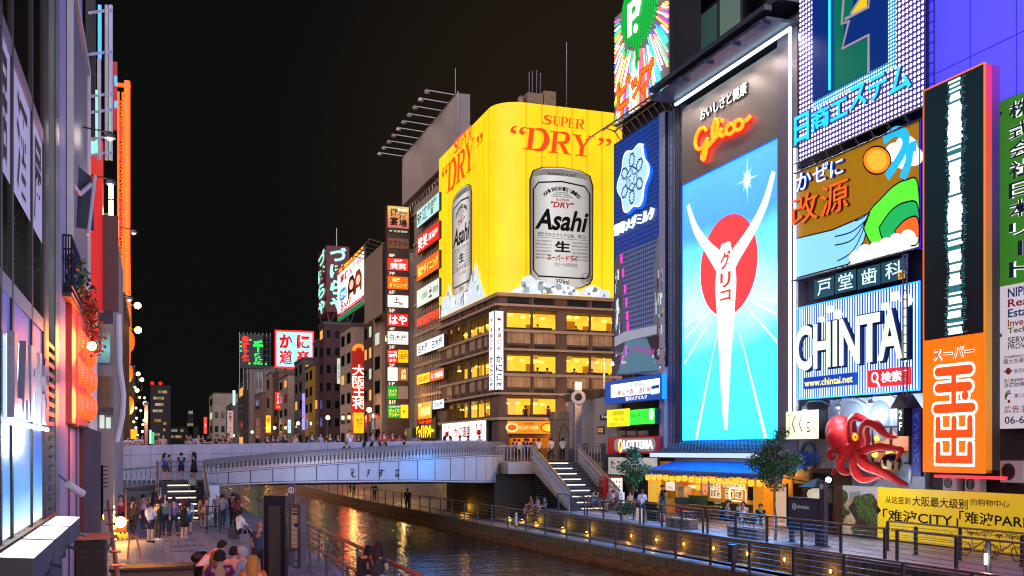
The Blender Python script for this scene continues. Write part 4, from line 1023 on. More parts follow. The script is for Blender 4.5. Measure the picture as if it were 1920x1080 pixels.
# goose-neck lamps over it
gn=thing('gooseneck_lamp','small goose neck lamp over the shop front','wall lamp',(0,0,0),'goose neck lamps over the octopus')
child(MB().tube([Vector(p)for p in((0,0,0),(-.5,.1,.25),(-1.1,.2,.22),(-1.3,.22,0))],.025,5),'arm',M_steel,gn)
child(MB().lathe((-1.3,.22,-.16),[(.14,0),(.1,.12),(.03,.18)],10),'shade',M_steel,gn);child(MB().ball((-1.3,.22,-.15),.07,8,6),'bulb',quiet(glow('white_bulb','#eafcff',6)),gn)
for i,(x,y)in enumerate(((1562,762),(1627,757),(1690,750))):
 p=uv(FO,x,y);o=gn if i==0 else dup(gn,(0,0,0));o.location=FO.p(p[0],p[1],.05);lamp('lamp_light',Vector(o.location)+Vector((-1.3,.22,-.35)),'#dff4ff',190,.1)
 # the octopus
oc=thing('octopus_sculpture','huge glossy red octopus sculpture with yellow eye clinging to the shop front','sculpture',FO.p(*uv(FO,1640,910),.5))
M_oct=mat('glossy_red_octopus','#b8141a',.68,spec=.3,var=.35,scale=1.6,bump=.3)
O=lambda x,y,w:FX(29.0-w).p(*uv(FX(29.0-w),1480+x*.16667,740+y*.16667),0)
b=MB()
b.tube(spline([O(520,330,.8),O(545,390,.85),O(590,470,.9),O(640,550,.9),O(690,610,.9),O(745,660,.85),O(800,690,.8)],5),[float(x[0])for x in spline([(v,0)for v in(.24,.48,.62,.56,.44,.34,.22)],5)],20)
b.ball(O(560,425,.85),.68,24,16,(.85,.92,1.12));b.ball(O(630,520,.9),.57,20,14,(.85,.9,.85))
b.ball(O(655,585,1.25),.17,14,10,(1,1.3,.9));b.ball(O(738,478,1.16),.21,14,10)
def arm(pts,radii,wd=None):
 radii=[r_*.63 for r_ in radii];pts=[(x,y,.45+w_*.55)for x,y,w_ in pts]
 c_=spline([O(*p)for p in pts],7);rr=[float(x[0])for x in spline([(v,0)for v in radii],7)];b.tube(c_,rr,12);return c_,rr
arms=[arm([(720,620,.9),(700,400,1.0),(705,290,1.2),(760,250,1.3),(850,285,1.3),(900,290,1.2),(890,235,1.2)],(.38,.34,.3,.28,.22,.16,.05)),arm([(760,600,.9),(850,540,1.2),(840,400,1.6),(880,320,1.7),(950,320,1.7),(1010,370,1.7),(1060,430,1.6),(1130,470,1.5),(1200,480,1.4),(1220,455,1.4)],(.36,.34,.36,.34,.32,.28,.22,.16,.1,.06)),arm([(780,640,.9),(900,620,1.3),(1010,590,1.5),(1110,600,1.7),(1200,610,1.7),(1260,620,1.6),(1235,680,1.6),(1205,740,1.6)],(.34,.3,.27,.23,.19,.17,.12,.05)),arm([(790,660,.9),(830,750,1.3),(900,810,1.5),(1000,850,1.6),(1100,900,1.6),(1200,960,1.5),(1290,1000,1.3),(1330,1010,1.2)],(.36,.36,.33,.29,.26,.23,.17,.09)),arm([(740,660,.9),(730,780,1.4),(760,890,1.6),(830,950,1.6),(930,950,1.5),(1000,920,1.4),(1055,955,1.3)],(.34,.32,.29,.26,.2,.14,.05)),arm([(650,640,.9),(600,700,1.2),(570,780,1.4),(610,860,1.4),(680,880,1.4),(720,870,1.4)],(.3,.3,.28,.24,.18,.08)),arm([(630,600,.9),(520,620,1.2),(460,640,1.2),(455,700,1.2),(500,720,1.2),(540,690,1.2),(540,640,1.1)],(.25,.2,.18,.17,.15,.13,.06)),arm([(620,680,1.0),(560,740,1.1),(580,820,1.2),(520,850,1.2),(480,910,1.2)],(.28,.26,.24,.18,.05))]
b.mat(1)
for c_,rr in arms:
 for i in range(6,len(c_)-2,1):
  d=(c_[i+1]-c_[i]).normalized();s_=d.cross(Vector((-1,0,0))).normalized()
  b.ball(c_[i]+s_*rr[i]*.75+Vector((-rr[i]*.62,0,0)),max(.025,rr[i]*.24),7,5)
child(b,'body',[M_oct,mat('pale_suckers','#d69a8c',.4)],oc,True)
b=MB();b.ball(O(742,478,1.32),.16,16,10,(.7,1,1));child(b,'eye',mat('yellow_eye','#f2c21a',.25,em=.35,emcol='#f6c41e'),oc,True)
b=MB();b.ball(O(742,478,1.44),.06,10,8,(.3,.5,1.1));child(b,'pupil',M_black,oc)
bl=thing('takoyaki_ball','black and cream ball held under an octopus arm','ball',O(1150,900,1.2))
c_=O(1148,775,1.0)
b=MB();b.ball(c_,.42,28,18)
tb=b.build('ball',mat('cream_glaze','#c8b487',.3,var=.3,scale=2.2),bl,True)
b=MB();b.ball(c_,.428,28,18);b.f=[f_ for f_ in b.f if min((b.v[i]-c_).z for i in f_)>(-.03+.19*math.sin(math.atan2((b.v[f_[0]]-c_).y,(b.v[f_[0]]-c_).x)*9))];b.m=[0]*len(b.f)
child(b,'dark_sauce',mat('dark_sauce','#1b1412',.2),bl,True)
child(MB().tube([c_+Vector((0,0,-.4)),c_+Vector((0,0,-.8))],.04,6),'stalk',M_steel,bl)
lamp('flood_light',O(440,960,2.2),'#f4fbff',130,.08);lamp('flood_light',O(700,1010,2.6),'#f4f4ff',130,.1)
fl=thing('floodlight','dazzling white floodlight below the octopus at the left','floodlight',O(440,985,2.2))
child(MB().lathe(O(440,985,2.2),[(.09,0),(.12,.1),(.05,.14)],10),'case',M_steel,fl);child(MB().ball(O(440,958,2.25),.11,10,8),'bulb',quiet(glow('white_flood','#ffffff',20)),fl)
# floor sign and bar sign
F2=FX(28.3)
t=sign('narrow black roofed sign box reading 2F beside the orange sign',F2,rect(F2,1702,1715,766,818),M_black,[('2\nF',(.25,.75,.2,.92),quiet(lit('#e8f0e8',1)),dict(bold=.02))],.5)
a_=rect(F2,1702,1715,766,818);child(MB().poly(F2,[(a_[0]-.3,a_[3]),(a_[1]+.3,a_[3]),((a_[0]+a_[1])/2,a_[3]+.55)],-.1,.62),'roof',mat('brown_roof','#3a1c14',.6),t)
sign('dark violet vertical bar sign with unlit tube lettering beside the orange sign',F2,rect(F2,1716,1733,766,893),mat('violet_board','#232a80',.5,em=.3,emcol='#2e3a9c'),[('ペ\nン\nギ\nン\nバ\n｜',(.2,.8,.05,.93),mat('unlit_tubes','#b9b9d0',.4))],.15)
# -- tall projecting supermarket sign
FT_=FX(27.5)
u0=uv(FT_,1733,400)[0];u1=uv(FT_,1847,400)[0];v0=uv(FT_,1733,884)[1];v1=uv(FT_,1733,171)[1];vm=uv(FT_,1733,640)[1]
ts=thing('supermarket_sign','tall projecting sign with glowing orange lower half and dark screen above','sign',FT_.p((u0+u1)/2,v0,0))
child(MB().fbox(FT_,u0,u1,v0,v1,-.29,0),'cabinet',mat('amber_side','#8a5a12',.4,em=.22,emcol='#c88018'),ts)
child(MB().fbox(FT_,u1+.002,u1+.03,v0+.1,v1-.05,-.28,-.02),'side_glow',ramp_glow('side_glow','Z',[(v0,'#f07a10'),(v0+3,'#d8920e'),(vm+2.5,'#b87a0c'),(v1-2,'#ff3a10'),(v1,'#ff2a14')],.85,base=.03),ts)
child(MB().fbox(FT_,u1+.002,u1+.03,v0+.1,v1-.05,-.63,-.292),'side_back',ramp_glow('side_back','Z',[(v0,'#241408'),(vm+2,'#2a1a10'),(v1-2.5,'#3a1a8a'),(v1,'#a02aa8')],.7,base=.03),ts)
child(MB().fbox(FT_,u0+.03,u1-.03,vm+.02,v1-.03,.001,.03),'dark_screen',ramp_glow('dark_screen','Z',[(vm,'#0c1020'),(vm+3,'#04222c'),(v1-3,'#063440'),(v1,'#0a2e3c')],.5,base=.01),ts)
RB=random.Random(5)
b=MB();w=.034;cu_=uv(FT_,1792,400)[0]
z=vm+.1
while z<v1-.15:
 k=(z-vm)/(v1-vm);hw=.22+.11*abs(math.sin(9*k+1))+.05*RB.random()
 b.mat(0 if RB.random()<.8 else 1);b.fbox(FT_,cu_-hw+RB.uniform(-.03,.03),cu_+hw*RB.uniform(.8,1.1),z,z+.075,.03,.045)
 b.mat(1);b.fbox(FT_,cu_-hw-.2*RB.random(),cu_-hw-.04,z,z+.04,.03,.043);b.fbox(FT_,cu_+hw+.06,cu_+hw+.2*RB.random()+.07,z+.03,z+.06,.03,.043)
 z+=.085
child(b,'moving_text_column',[lit('#f4f6ee',1.2),quiet(lit('#3a8e98',.6))],ts)
child(MB().fbox(FT_,u0+.03,u1-.03,v0+.03,vm-.0,.001,.03),'orange_screen',glow('orange_led',(4.5,.205,.008),1.0,.08),ts)
T5=lambda x,y:uv(FT_,1480+x*.2963,460+y*.2963)
T6=lambda x,y:uv(FT_,1480+x*.3147,740+y*.3147)
b=MB()
q=rect(FT_,1480+915*.2963,1480+1180*.2963,460+655*.2963,460+740*.2963);b.mat(0).text('スーパー',FT_,*q,.06,bold=.055);b.mat(1).text('スーパー',FT_,*q,.068,bold=.012)
def blob(pts,wd):
 b.mat(0).stroke(FT_,pts,wd+.20,.06);b.mat(1).stroke(FT_,pts,wd,.07)
 for p in(pts[0],pts[-1]):b.mat(0).disc(FT_,*p,(wd+.2)/2,(wd+.2)/2,.061,None,18);b.mat(1).disc(FT_,*p,wd/2,wd/2,.071,None,18)
def hrow(x0,x1,y,wd=.34,fn=T5):
 a_=fn(x0,y);c_=fn(x1,y);blob([a_,(c_[0],a_[1])],wd)
hrow(950,1150,803);hrow(950,1145,906);hrow(940,1165,1036)
a_=T5(1050,800);c_=T5(1050,1030);b.mat(0).stroke(FT_,[a_,(a_[0],c_[1])],.42,.0605);b.mat(1).stroke(FT_,[a_,(a_[0],c_[1])],.24,.0725)
p=T5(1122,950);b.mat(0).disc(FT_,p[0],p[1],.25,.25,.0625,None,20);b.mat(1).disc(FT_,p[0],p[1],.17,.17,.073,None,20)
def up(L,base_y,fn):
 xs_=[fn(x,base_y)for x in L[0]];yb=fn(L[0][0],base_y)[1];yt_=fn(L[0][0],L[1])[1]
 for q_ in xs_:blob([(q_[0],yb),(q_[0],yt_)],.26)
 b.mat(0).stroke(FT_,[(xs_[0][0]-.22,yb),(xs_[-1][0]+.22,yb)],.5,.0615);b.mat(1).stroke(FT_,[(xs_[0][0]-.14,yb),(xs_[-1][0]+.14,yb)],.3,.0735)
up(((895,1085),300),385,T6);up(((895,990,1085),150),235,T6)
a_=T6(990,240);c_=T6(990,385);b.mat(0).stroke(FT_,[a_,(a_[0],c_[1])],.44,.0625);b.mat(1).stroke(FT_,[a_,(a_[0],c_[1])],.26,.074)
child(b,'lettering',[lit('#fff8ee',1.15),lit('#f2521a',1.0)],ts)
child(MB().frame(FT_,u0+.02,u1-.02,v0+.02,v1-.02,.04,-.02,.05),'edge_trim',neon('#d88a1c',.7),ts)
child(MB().fbox(FT_,u0+.3,u1+.4,v0-.22,v0-.12,-.6,-.2),'pink_tube',neon('#d84a5a',.8),ts)
for k in(v0+1,vm,v1-1.5):
 for u_ in(u0+.5,u1-.5):child(MB().tube([FT_.p(u_,k,-.25),FT_.p(u_,k,-1.8)],.07,6),'bracket',M_dsteel,ts)
 # -- green property sign at the frame edge
FG=FX(28.7)
u0,v1=uv(FG,1870,192);u1=uv(FG,1990,192)[0];v0=uv(FG,1880,804)[1];vm=uv(FG,1875,538)[1]
gs=thing('property_sign','tall property company sign, green upper part with white text over white lower part','sign',FG.p((u0+u1)/2,v0,0))
child(MB().fbox(FG,u0,u1,v0,v1,-.4,0),'cabinet',M_black,gs)
child(MB().fbox(FG,u0+.02,u1,vm,v1-.02,.001,.02),'green_face',lit('#3d8a2c',.6),gs);child(MB().fbox(FG,u0+.02,u1,v0,vm-.003,.001,.02),'white_face',lit('#d2ccd4',.7),gs)
b=MB();ya=204
for ch,y0,y1 in(('株',195,228),('式',236,268),('会',270,304),('社',306,340),('日',345,376),('本',380,413),('リ',421,448),('｜',456,486),('ト',493,524)):
 q=rect(FG,1893,1936,y0,y1-2)
 if ch in '｜':q=(q[0]+.4,q[1]-.4,q[2],q[3])
 b.mat(0).text(ch,FG,*q,.03,bold=.05);b.mat(1).text(ch,FG,*q,.036,bold=.014)
for s_,c_,y0,y1,x1 in(('NIPPON',2,541,559,1960),('Real',3,562,577,1935),('Estate',4,580,596,1946),('Investment',5,600,613,1975),('Technology',6,615,629,1978)):
 b.mat(c_).text(s_,FG,*rect(FG,1891,x1,y0,y1),.03,bold=.02)
for s_,y0,y1,x1,x0,c_ in(('SERVICE',633,645,1945,1891,7),('PROVIDER',646,656,1952,1891,7),('宅地建物取引業',668,673,1930,1883,7),('国土交通大臣',674,683,1940,1883,7),('全日本不動産協会',691,700,1968,1902,7),('第二種金融商品取引業',711,717,1945,1884,7),('近畿財務局長',718,727,1942,1884,7),('第二種協会',738,746,1945,1903,7),('広告主募集',761,775,1960,1884,8),('06-6211',781,795,1950,1885,7)):
 b.mat(c_).text(s_,FG,*rect(FG,x0,x1,y0,y1),.03,bold=.01)
child(b,'lettering',[lit('#f4f6f0',.9),ink('#22384c'),ink('#1d3f8a'),ink('#b81c3c'),ink('#2a62a8'),ink('#cf6a1e'),ink('#5c9a2c'),ink('#2a2a30'),ink('#b01c2c')],gs)
b=MB();p=uv(FG,1892,696);b.disc(FG,*p,.12,.12,.03,.035,16);b.mat(1).stroke(FG,[(p[0]-.2,p[1]),(p[0]+.2,p[1])],.05,.04);p=uv(FG,1891,737);b.mat(2).ring(FG,p[0]+.08,p[1]-.12,.16,.22,.03,.034,16,1,80,190);b.mat(1).ring(FG,p[0]+.1,p[1]-.2,.16,.22,.03,.034,16,1,80,190);b.mat(0).disc(FG,p[0]+.05,p[1]-.3,.06,.06,.03,.035,12)
child(b,'emblems',[ink('#c03028'),ink('#3a8a3c'),ink('#d8b020')],gs)
XC,YC=26.5,79.7
FWc=FX(XC);FSc=FY(YC)
kb=thing('restaurant_building','brown corner restaurant with rows of warm lit windows under the yellow billboard','building',(XC+6,YC+9,DECK))
M_brown=mat('dark_brown_concrete','#6d574b',.75,var=.2,scale=.8,bump=.15)
M_ledge=mat('pale_ledge','#b09a82',.6,var=.15,scale=1)
M_shoji=paving_mat('paper_screen_tiles','#c8ab7c','#b89a70',.55,.9,.02,.6,'#75603f',0.0)
XE,YE=39.0,97.6
def warm_room_glow():
 if 'warm_room_glow' in MATS:return MATS['warm_room_glow']
 m=bpy.data.materials.new('warm_room_glow');m.use_nodes=True;MATS['warm_room_glow']=m
 n,l=m.node_tree.nodes,m.node_tree.links;b=n['Principled BSDF']
 tc=n.new('ShaderNodeTexCoord');vo=n.new('ShaderNodeTexVoronoi');vo.inputs['Scale'].default_value=.45;vo.distance='CHEBYCHEV'
 nz=n.new('ShaderNodeTexNoise');nz.inputs['Scale'].default_value=.6;l.new(tc.outputs['Object'],nz.inputs['Vector'])
 l.new(tc.outputs['Object'],vo.inputs['Vector']);r=n.new('ShaderNodeValToRGB');e=r.color_ramp.elements
 e[0].position=.25;e[0].color=(.42,.17,.012,1);e[1].position=.8;e[1].color=(1.25,.64,.03,1);k=e.new(.5);k.color=(1.0,.46,.022,1)
 mx=n.new('ShaderNodeMath');mx.operation='MULTIPLY_ADD';mx.inputs[1].default_value=.45;l.new(vo.outputs['Color'],mx.inputs[0]);l.new(nz.outputs[0],mx.inputs[2])
 l.new(mx.outputs[0],r.inputs[0]);l.new(r.outputs[0],b.inputs['Emission Color']);b.inputs['Emission Strength'].default_value=1.2
 b.inputs['Base Color'].default_value=(.4,.25,.08,1);return m
M_roomside=mat('warm_side_glow','#a8741f',.7,em=.45,emcol='#d98a16')
WZ=[(6.5,8.08),(10.08,11.68),(13.68,15.28)]
# solid core set back so that every floor has a room behind its panes, its light put into glowing walls
core=MB();core.box(XC+2.4,XE,YC+2.4,YE,DECK,16.5)
for(a,b_)in((DECK+2.9,WZ[0][0]),(WZ[0][1],WZ[1][0]),(WZ[1][1],WZ[2][0]),(WZ[2][1],16.5)):
 core.box(XC,XE,YC,YC+2.398,a,b_);core.box(XC,XC+2.398,YC+2.4,YE,a,b_)
core.build('walls',M_brown,kb)
for a,b_ in WZ:
 MB().box(XC+.3,XE-.1,YC+2.33,YC+2.39,a,b_).box(XC+2.33,XC+2.39,YC+2.45,YE-.1,a,b_).build('room',warm_room_glow(),kb)
xs=[uv(FSc,x,600)[0]for x in(949,996,1043,1057,1105,1143,1190)]
bays_s=[(xs[0],xs[1]),(xs[1]+.1,xs[2]),(xs[3]+.2,xs[4]),(xs[4]+.1,xs[5]+.3),(xs[5]+.5,xs[6])]
yw=[uv(FWc,x,600)[0]for x in(839,852,865,877,881,895,908,919)]
bays_w=[(yw[0],yw[1]),(yw[1]+.15,yw[2]),(yw[2]+.15,yw[3]),(yw[4]+.15,yw[5]),(yw[5]+.15,yw[6]),(yw[6]+.15,yw[7])]
cg=clear_glass()
pend=MB();RB=random.Random(11)
def pane(fr,u0,u1,z0,z1):
 t=MB().frame(fr,u0+.06,u1-.06,z0+.06,z1-.06,.045,-.05,-.012).build('window',M_black,kb)
 MB().poly(fr,[(u0+.05,z0+.05),(u1-.05,z0+.05),(u1-.05,z1-.05),(u0+.05,z1-.05)],-.03).build('pane',cg,t)
for fr,bays in((FSc,bays_s),(FWc,bays_w)):
 for a,b_ in WZ:
  for u0,u1 in bays:
   pane(fr,u0,u1,a,b_)
   for k in range(2 if fr is FSc else 1):
    uu=u0+(u1-u0)*RB.uniform(.15+.4*k,.45+.4*k);p=fr.p(uu,b_-RB.uniform(.3,.55),-RB.uniform(.9,1.7))
    sh=MB().lathe(p,[(.02,.12),(.16,.08),(.22,0),(.2,-.08)],10);sh.build('pendant_lamp',quiet(glow('pendant_glow','#ffe27a',2.2)),kb)
   MB().fbox(fr,u0+.06,u1-.06,a+.02,a+.16+.12*RB.random(),-.9,-.8).build('sill_bench',mat('dark_bench','#3a2412',.6,em=.05),kb)
   k_=RB.randrange(4);q_=u0+(u1-u0)*RB.uniform(.05,.55)
   if k_:MB().fbox(fr,q_,q_+(u1-u0)*RB.uniform(.18,.42),a+.05,b_-RB.choice([.02,.02,.5]),-2.28,-2.22).build('room_panel',(None,lit('#e0a62a',.8),lit('#c87a1c',.7),lit('#f0cc6a',.85))[k_],kb)
   if RB.random()<.3:MB().fbox(fr,u0+.06,u0+(u1-u0)*.3,b_-.4,b_-.06,-.3,-.26).build('curtain',mat('linen_curtain','#d8b070',.8,em=.3,emcol='#e8b040'),kb)
   if RB.random()<.6:
    MB().fbox(fr,u0+(u1-u0)*.1,u0+(u1-u0)*RB.uniform(.3,.5),a,a+(b_-a)*RB.uniform(.4,.95),-2.2,-2.1).build('room_screen',M_roomside,kb)
    # outside structure: piers at bay edges, ledges, paper screens, dark band windows
b=MB();lg=MB();sj=[]
for fr,bays,uend in((FSc,bays_s,XE),(FWc,bays_w,-YC)):
 ust=XC if fr is FSc else-YE
 for a,b_ in WZ:
  prev=ust
  for u0,u1 in list(bays)+[(uend,uend)]:
   if u0-prev>.03:b.fbox(fr,prev,u0,a,b_,-.09,-.004 if u0-prev<.3 else .03)
   prev=u1
  lg.fbox(fr,ust-.35,uend+.35,b_+.18,b_+.36,0.003,.5);lg.fbox(fr,ust-.2,uend+.2,a-.3,a-.08,0.003,.32)
 for(a,b_)in((8.9,10.0),(12.5,13.6)):
  for u0,u1 in bays:
   if fr is FSc:sj.append(MB().fbox(fr,u0+.05,u1-.1,a-.0,b_-.05,.003,.08))
   else:sj.append(MB().fbox(fr,u0+.1,u1-.35,a,b_-.1,.003,.08))
   b.fbox(fr,u1-.02,u1+.16,a-.75,b_+.1,.003,.26)
  for u0,u1 in bays:b.mat(1).fbox(fr,u0+.1,u1-.2,a-.62,a-.14,.003,.03);b.mat(0)
 for u0,u1 in bays:b.mat(1).fbox(fr,u0+.1,u1-.2,15.75,16.35,.003,.03);b.mat(0).fbox(fr,u1-.05,u1+.15,15.6,16.5,.003,.2)
b.build('piers',[M_brown,M_black],kb);lg.build('ledges',M_ledge,kb)
for s_ in sj:s_.build('paper_screen',M_shoji,kb)
# ground floor: open shop front in warm light, pillars, menu banners
for x,w_ in((XC,.9),(31.6,.5),(35.8,.5)):MB().box(x,x+w_,YC,YC+w_,DECK,DECK+2.9).build('pier',M_brown,kb)
MB().box(XC,XC+.5,YC+1.0,YE,DECK,DECK+2.89).build('side_wall',M_brown,kb)
MB().box(XC+.95,XE,YC+2.3,YC+2.38,DECK,DECK+2.88).build('shop_interior',mat('shop_wall_glow','#9a5c1a',.7,em=.55,emcol='#c8741a',var=.3),kb)  # orange shop light put into the wall's colour and glow
MB().box(XC+1.2,XE-.3,YC+1.0,YC+1.5,DECK,DECK+1.0).build('counter',mat('shop_counter','#8a5a26',.5,em=.1,emcol='#c8741a',var=.3),kb)
MB().box(XC+1,XE,YC+.02,YC+.6,DECK+1.85,DECK+2.2).build('shop_fascia',mat('shop_fascia','#6a3d18',.6,var=.3),kb)
lamp('shop_light',(29.5,YC+1.1,DECK+2.5),'#ffa030',160,.2);lamp('shop_light',(34,YC+1.1,DECK+2.5),'#ffa030',160,.2)
FB_=FY(YC-.05)
q=rect(FB_,950,1043,789,813)
sign('orange menu banner with crab dishes left of the wall lantern',FB_,q,lit('#e89a1e',.8),[('特別蟹フェア',(.33,.72,.66,.9),ink('#7a2410')),('かにステーキ会席',(.24,.62,.34,.62),lit('#fff2d0',.9)),('一品 三千円より',(.3,.58,.1,.24),ink('#7a2410'))],.08)
b=MB();names=[lit('#f6e2a8',.9),lit('#d8641a',.9),lit('#c23a14',.8),lit('#f0b83a',.9)]
u_,v_=q[0]+(q[1]-q[0])*.1,q[2]+.5
for(a_,r1,r2,i)in((.1,.55,.38,0),(.1,.4,.25,1),(.84,.75,.42,2),(.82,.55,.3,3)):uu=q[0]+(q[1]-q[0])*a_;b.mat(i).disc(FB_,uu,v_,r1,r2,.1+.004*i,None,20)
tgt=[o for o in COL.objects if o.get('label','').startswith('orange menu banner with crab dishes left')][0];child(b,'food_picture',names,tgt)
sign('second orange menu banner right of the ring monument',FB_,rect(FB_,1090,1107,789,812),lit('#e0702a',.8),[('蟹',(.3,.7,.3,.7),ink('#7a1c10'))],.08)
wl2=thing('wall_lantern','bright amber box lantern on the pier of the brown restaurant','lantern',onY(1047,806,YC-.3))
c_=Vector(wl2.location)
child(MB().box(c_.x-.2,c_.x+.2,c_.y-.2,c_.y+.2,c_.z-.5,c_.z+.45),'glass',glow('amber_lantern','#ffcf5a',7),wl2)
child(MB().box(c_.x-.27,c_.x+.27,c_.y-.27,c_.y+.27,c_.z+.45,c_.z+.55).box(c_.x-.24,c_.x+.24,c_.y-.24,c_.y+.24,c_.z-.58,c_.z-.5),'cap',M_black,wl2)
lamp('lantern_light',c_+Vector((0,-.5,0)),'#ffae3c',260,.2)
def crab(b,fr0,u,v,s,w,m=0,kx=1.0):
 fr=Fr(fr0.p(u,v),fr0.r,fr0.u);fr.r=fr0.r*kx;u=v=0.0
 b.mat(m);b.disc(fr,u,v,.5*s,.42*s,w,None,20)
 for sg in(-1,1):
  for k,(a_,r_)in enumerate(((20,1.05),(-8,1.1),(-35,1.05),(-60,.95))):
   a1=R(a_);b.stroke(fr,[(u+sg*.42*s*math.cos(a1),v+.35*s*math.sin(a1)),(u+sg*.85*s*math.cos(a1-.0)*1.05,v+s*(.62*math.sin(a1)+.16)),(u+sg*r_*s*math.cos(a1),v+s*r_*math.sin(a1)-.12*s)],[.13*s,.1*s,.03*s],w+.002+.001*k)
  b.stroke(fr,[(u+sg*.4*s,v+.3*s),(u+sg*.75*s,v+.65*s),(u+sg*.62*s,v+1.0*s),(u+sg*.3*s,v+1.22*s)],[.14*s,.15*s,.26*s,.03*s],w+.008)
  b.stroke(fr,[(u+sg*.66*s,v+.9*s),(u+sg*.8*s,v+1.25*s)],[.18*s,.03*s],w+.009)
  # white crab sign on the canal side
F2w=FX(26.2)
r=rect(F2w,834,917,795,829)
cs=sign('white lit sign with red crabs either side of red lettering, on the canal side',F2w,r,lit('#fdf3f4',1.0),[('かに道楽',(.31,.68,.2,.82),ink('#d2141c'),dict(bold=.02))],.25,M_steel,.06)
b=MB();w=.285
for a_ in(.13,.86):crab(b,F2w,r[0]+(r[1]-r[0])*a_,r[2]+(r[3]-r[2])*.42,.62,w,0,1.7)
child(b,'crab_emblems',ink('#d2141c'),cs)
# corner pillar sign, two faces
z0,z1=8.55,15.05
ps=thing('corner_sign','tall white two faced corner sign with red crab and black and red lettering','sign',(26.2,79.6,z0))
child(MB().box(25.85,26.68,79.05,80.4,z0,z1),'cabinet',mat('corner_sign_frame','#3a3a42',.5),ps)
fs_=FY(79.05);fw_=FX(25.85)
child(MB().fbox(fs_,25.92,26.62,z0+.08,z1-.08,.001,.015),'face',lit('#f6f8ff',1.0),ps);child(MB().fbox(fw_,-80.33,-79.12,z0+.08,z1-.08,.001,.015),'face',lit('#e8f0ff',1.0),ps)
b=MB()
for fr,ua,ub in((fs_,26.0,26.54),(fw_,-80.15,-79.3)):
 crab(b,fr,(ua+ub)/2,z1-.75,.27,.02,0)
 H=z1-z0
 for k,ch in enumerate('本場の味'):b.mat(0).text(ch,fr,ua+.1,ub-.1,z1-1.75-k*.52,z1-1.33-k*.52,.02,bold=.02)
 for k,ch in enumerate('かに道楽'):b.mat(1).text(ch,fr,ua,ub,z1-4.25-k*.72,z1-3.65-k*.72,.02,bold=.03)
child(b,'lettering',[ink('#cc2030'),ink('#16284a')],ps)
# ---- yellow beer billboard wrapping the corner
ZB0,ZB1=16.55,32.15
yb=thing('billboard','huge yellow wrap round beer billboard with red lettering and silver cans','billboard',(XC+4,YC+6,ZB0))
XL,XRt=XC-.25,38.2;YS,YN=YC-.35,97.6
prof=[(XL,YN)]+[(XL,YS+2.3)]
rc=2.3
prof=[(XL,YN),(XL,YN-8)]+[(XL+rc-rc*math.cos(R(a)),YS+rc-rc*math.sin(R(a)))for a in range(0,91,9)]+[(XL+8,YS),(XRt,YS)]
b=MB();n=len(prof)
b.add([(x,y,ZB0)for x,y in prof]+[(x,y,ZB1)for x,y in prof],[(i,i+1,n+i+1,n+i)for i in range(n-1)])
def yellow_mat():
 m=bpy.data.materials.new('yellow_ribbed_lamps');m.use_nodes=True;MATS['yellow_ribbed_lamps']=m;m['placed']=1
 n_,l=m.node_tree.nodes,m.node_tree.links;bs=n_['Principled BSDF']
 tc=n_.new('ShaderNodeTexCoord');sp=n_.new('ShaderNodeSeparateXYZ');l.new(tc.outputs['Object'],sp.inputs[0])
 def pp_(src,per,lo,hi):
  d=n_.new('ShaderNodeMath');d.operation='DIVIDE';d.inputs[1].default_value=per;l.new(src,d.inputs[0])
  f=n_.new('ShaderNodeMath');f.operation='FRACT';l.new(d.outputs[0],f.inputs[0])
  r_=n_.new('ShaderNodeMapRange');r_.inputs[1].default_value=0;r_.inputs[2].default_value=.16;r_.inputs[3].default_value=lo;r_.inputs[4].default_value=hi;l.new(f.outputs[0],r_.inputs[0]);return r_.outputs[0]
 sm=n_.new('ShaderNodeMath');sm.operation='ADD';l.new(sp.outputs['X'],sm.inputs[0]);l.new(sp.outputs['Y'],sm.inputs[1])
 a_=pp_(sp.outputs['Z'],.16,.74,1);c=pp_(sm.outputs[0],1.35,.52,1)
 mu=n_.new('ShaderNodeMath');mu.operation='MULTIPLY';l.new(a_,mu.inputs[0]);l.new(c,mu.inputs[1])
 nz=n_.new('ShaderNodeTexNoise');nz.inputs['Scale'].default_value=.35;l.new(tc.outputs['Object'],nz.inputs['Vector'])
 r2=n_.new('ShaderNodeMapRange');r2.inputs[3].default_value=.70;r2.inputs[4].default_value=1.16;l.new(nz.outputs[0],r2.inputs[0])
 m3=n_.new('ShaderNodeMath');m3.operation='MULTIPLY';l.new(mu.outputs[0],m3.inputs[0]);l.new(r2.outputs[0],m3.inputs[1])
 l.new(m3.outputs[0],bs.inputs['Emission Strength']);bs.inputs['Emission Color'].default_value=(1.25,.74,.003,1);bs.inputs['Base Color'].default_value=(.35,.2,.01,1)
 return m
b.build('yellow_face',yellow_mat(),yb)
MB().box(XL+.85,XRt,YS+.85,YN,ZB0-.0,ZB1-.3).build('frame_core',M_dsteel,yb)
MB().box(XL-.1,XRt,YS-.1,YN,ZB0-.3,ZB0-.02).build('bottom_trim',M_ledge,yb)
SY=Fr((0,YS,0),(1,0,0));WY=FX(XL)
SP=lambda L:[uv(SY,820+x*.2962,280+y*.2962)for x,y in L]
def can(fr,tr,sx):
 """printed can: silver body, dark outline, band and all its writing; tr maps can units (0..1 across, 0..1 up) to (u, v)"""
 o=MB();f=MB();L=MB();k=MB()
 H=[(0.0,.86),(.03,.90),(.06,.955),(.2,.985),(.5,1.0),(.8,.985),(.94,.955),(.97,.90),(1.0,.86),(1.0,.10),(.95,.05),(.8,.015),(.5,0),(.2,.015),(.05,.05),(0,.10)]
 big=[(.5+(x-.5)*1.05,.5+(y-.5)*1.02)for x,y in H]
 o.poly(fr,[tr(x,y)for x,y in big],.03,.06);return H
canC=[(1.0,'#4a4a48')]
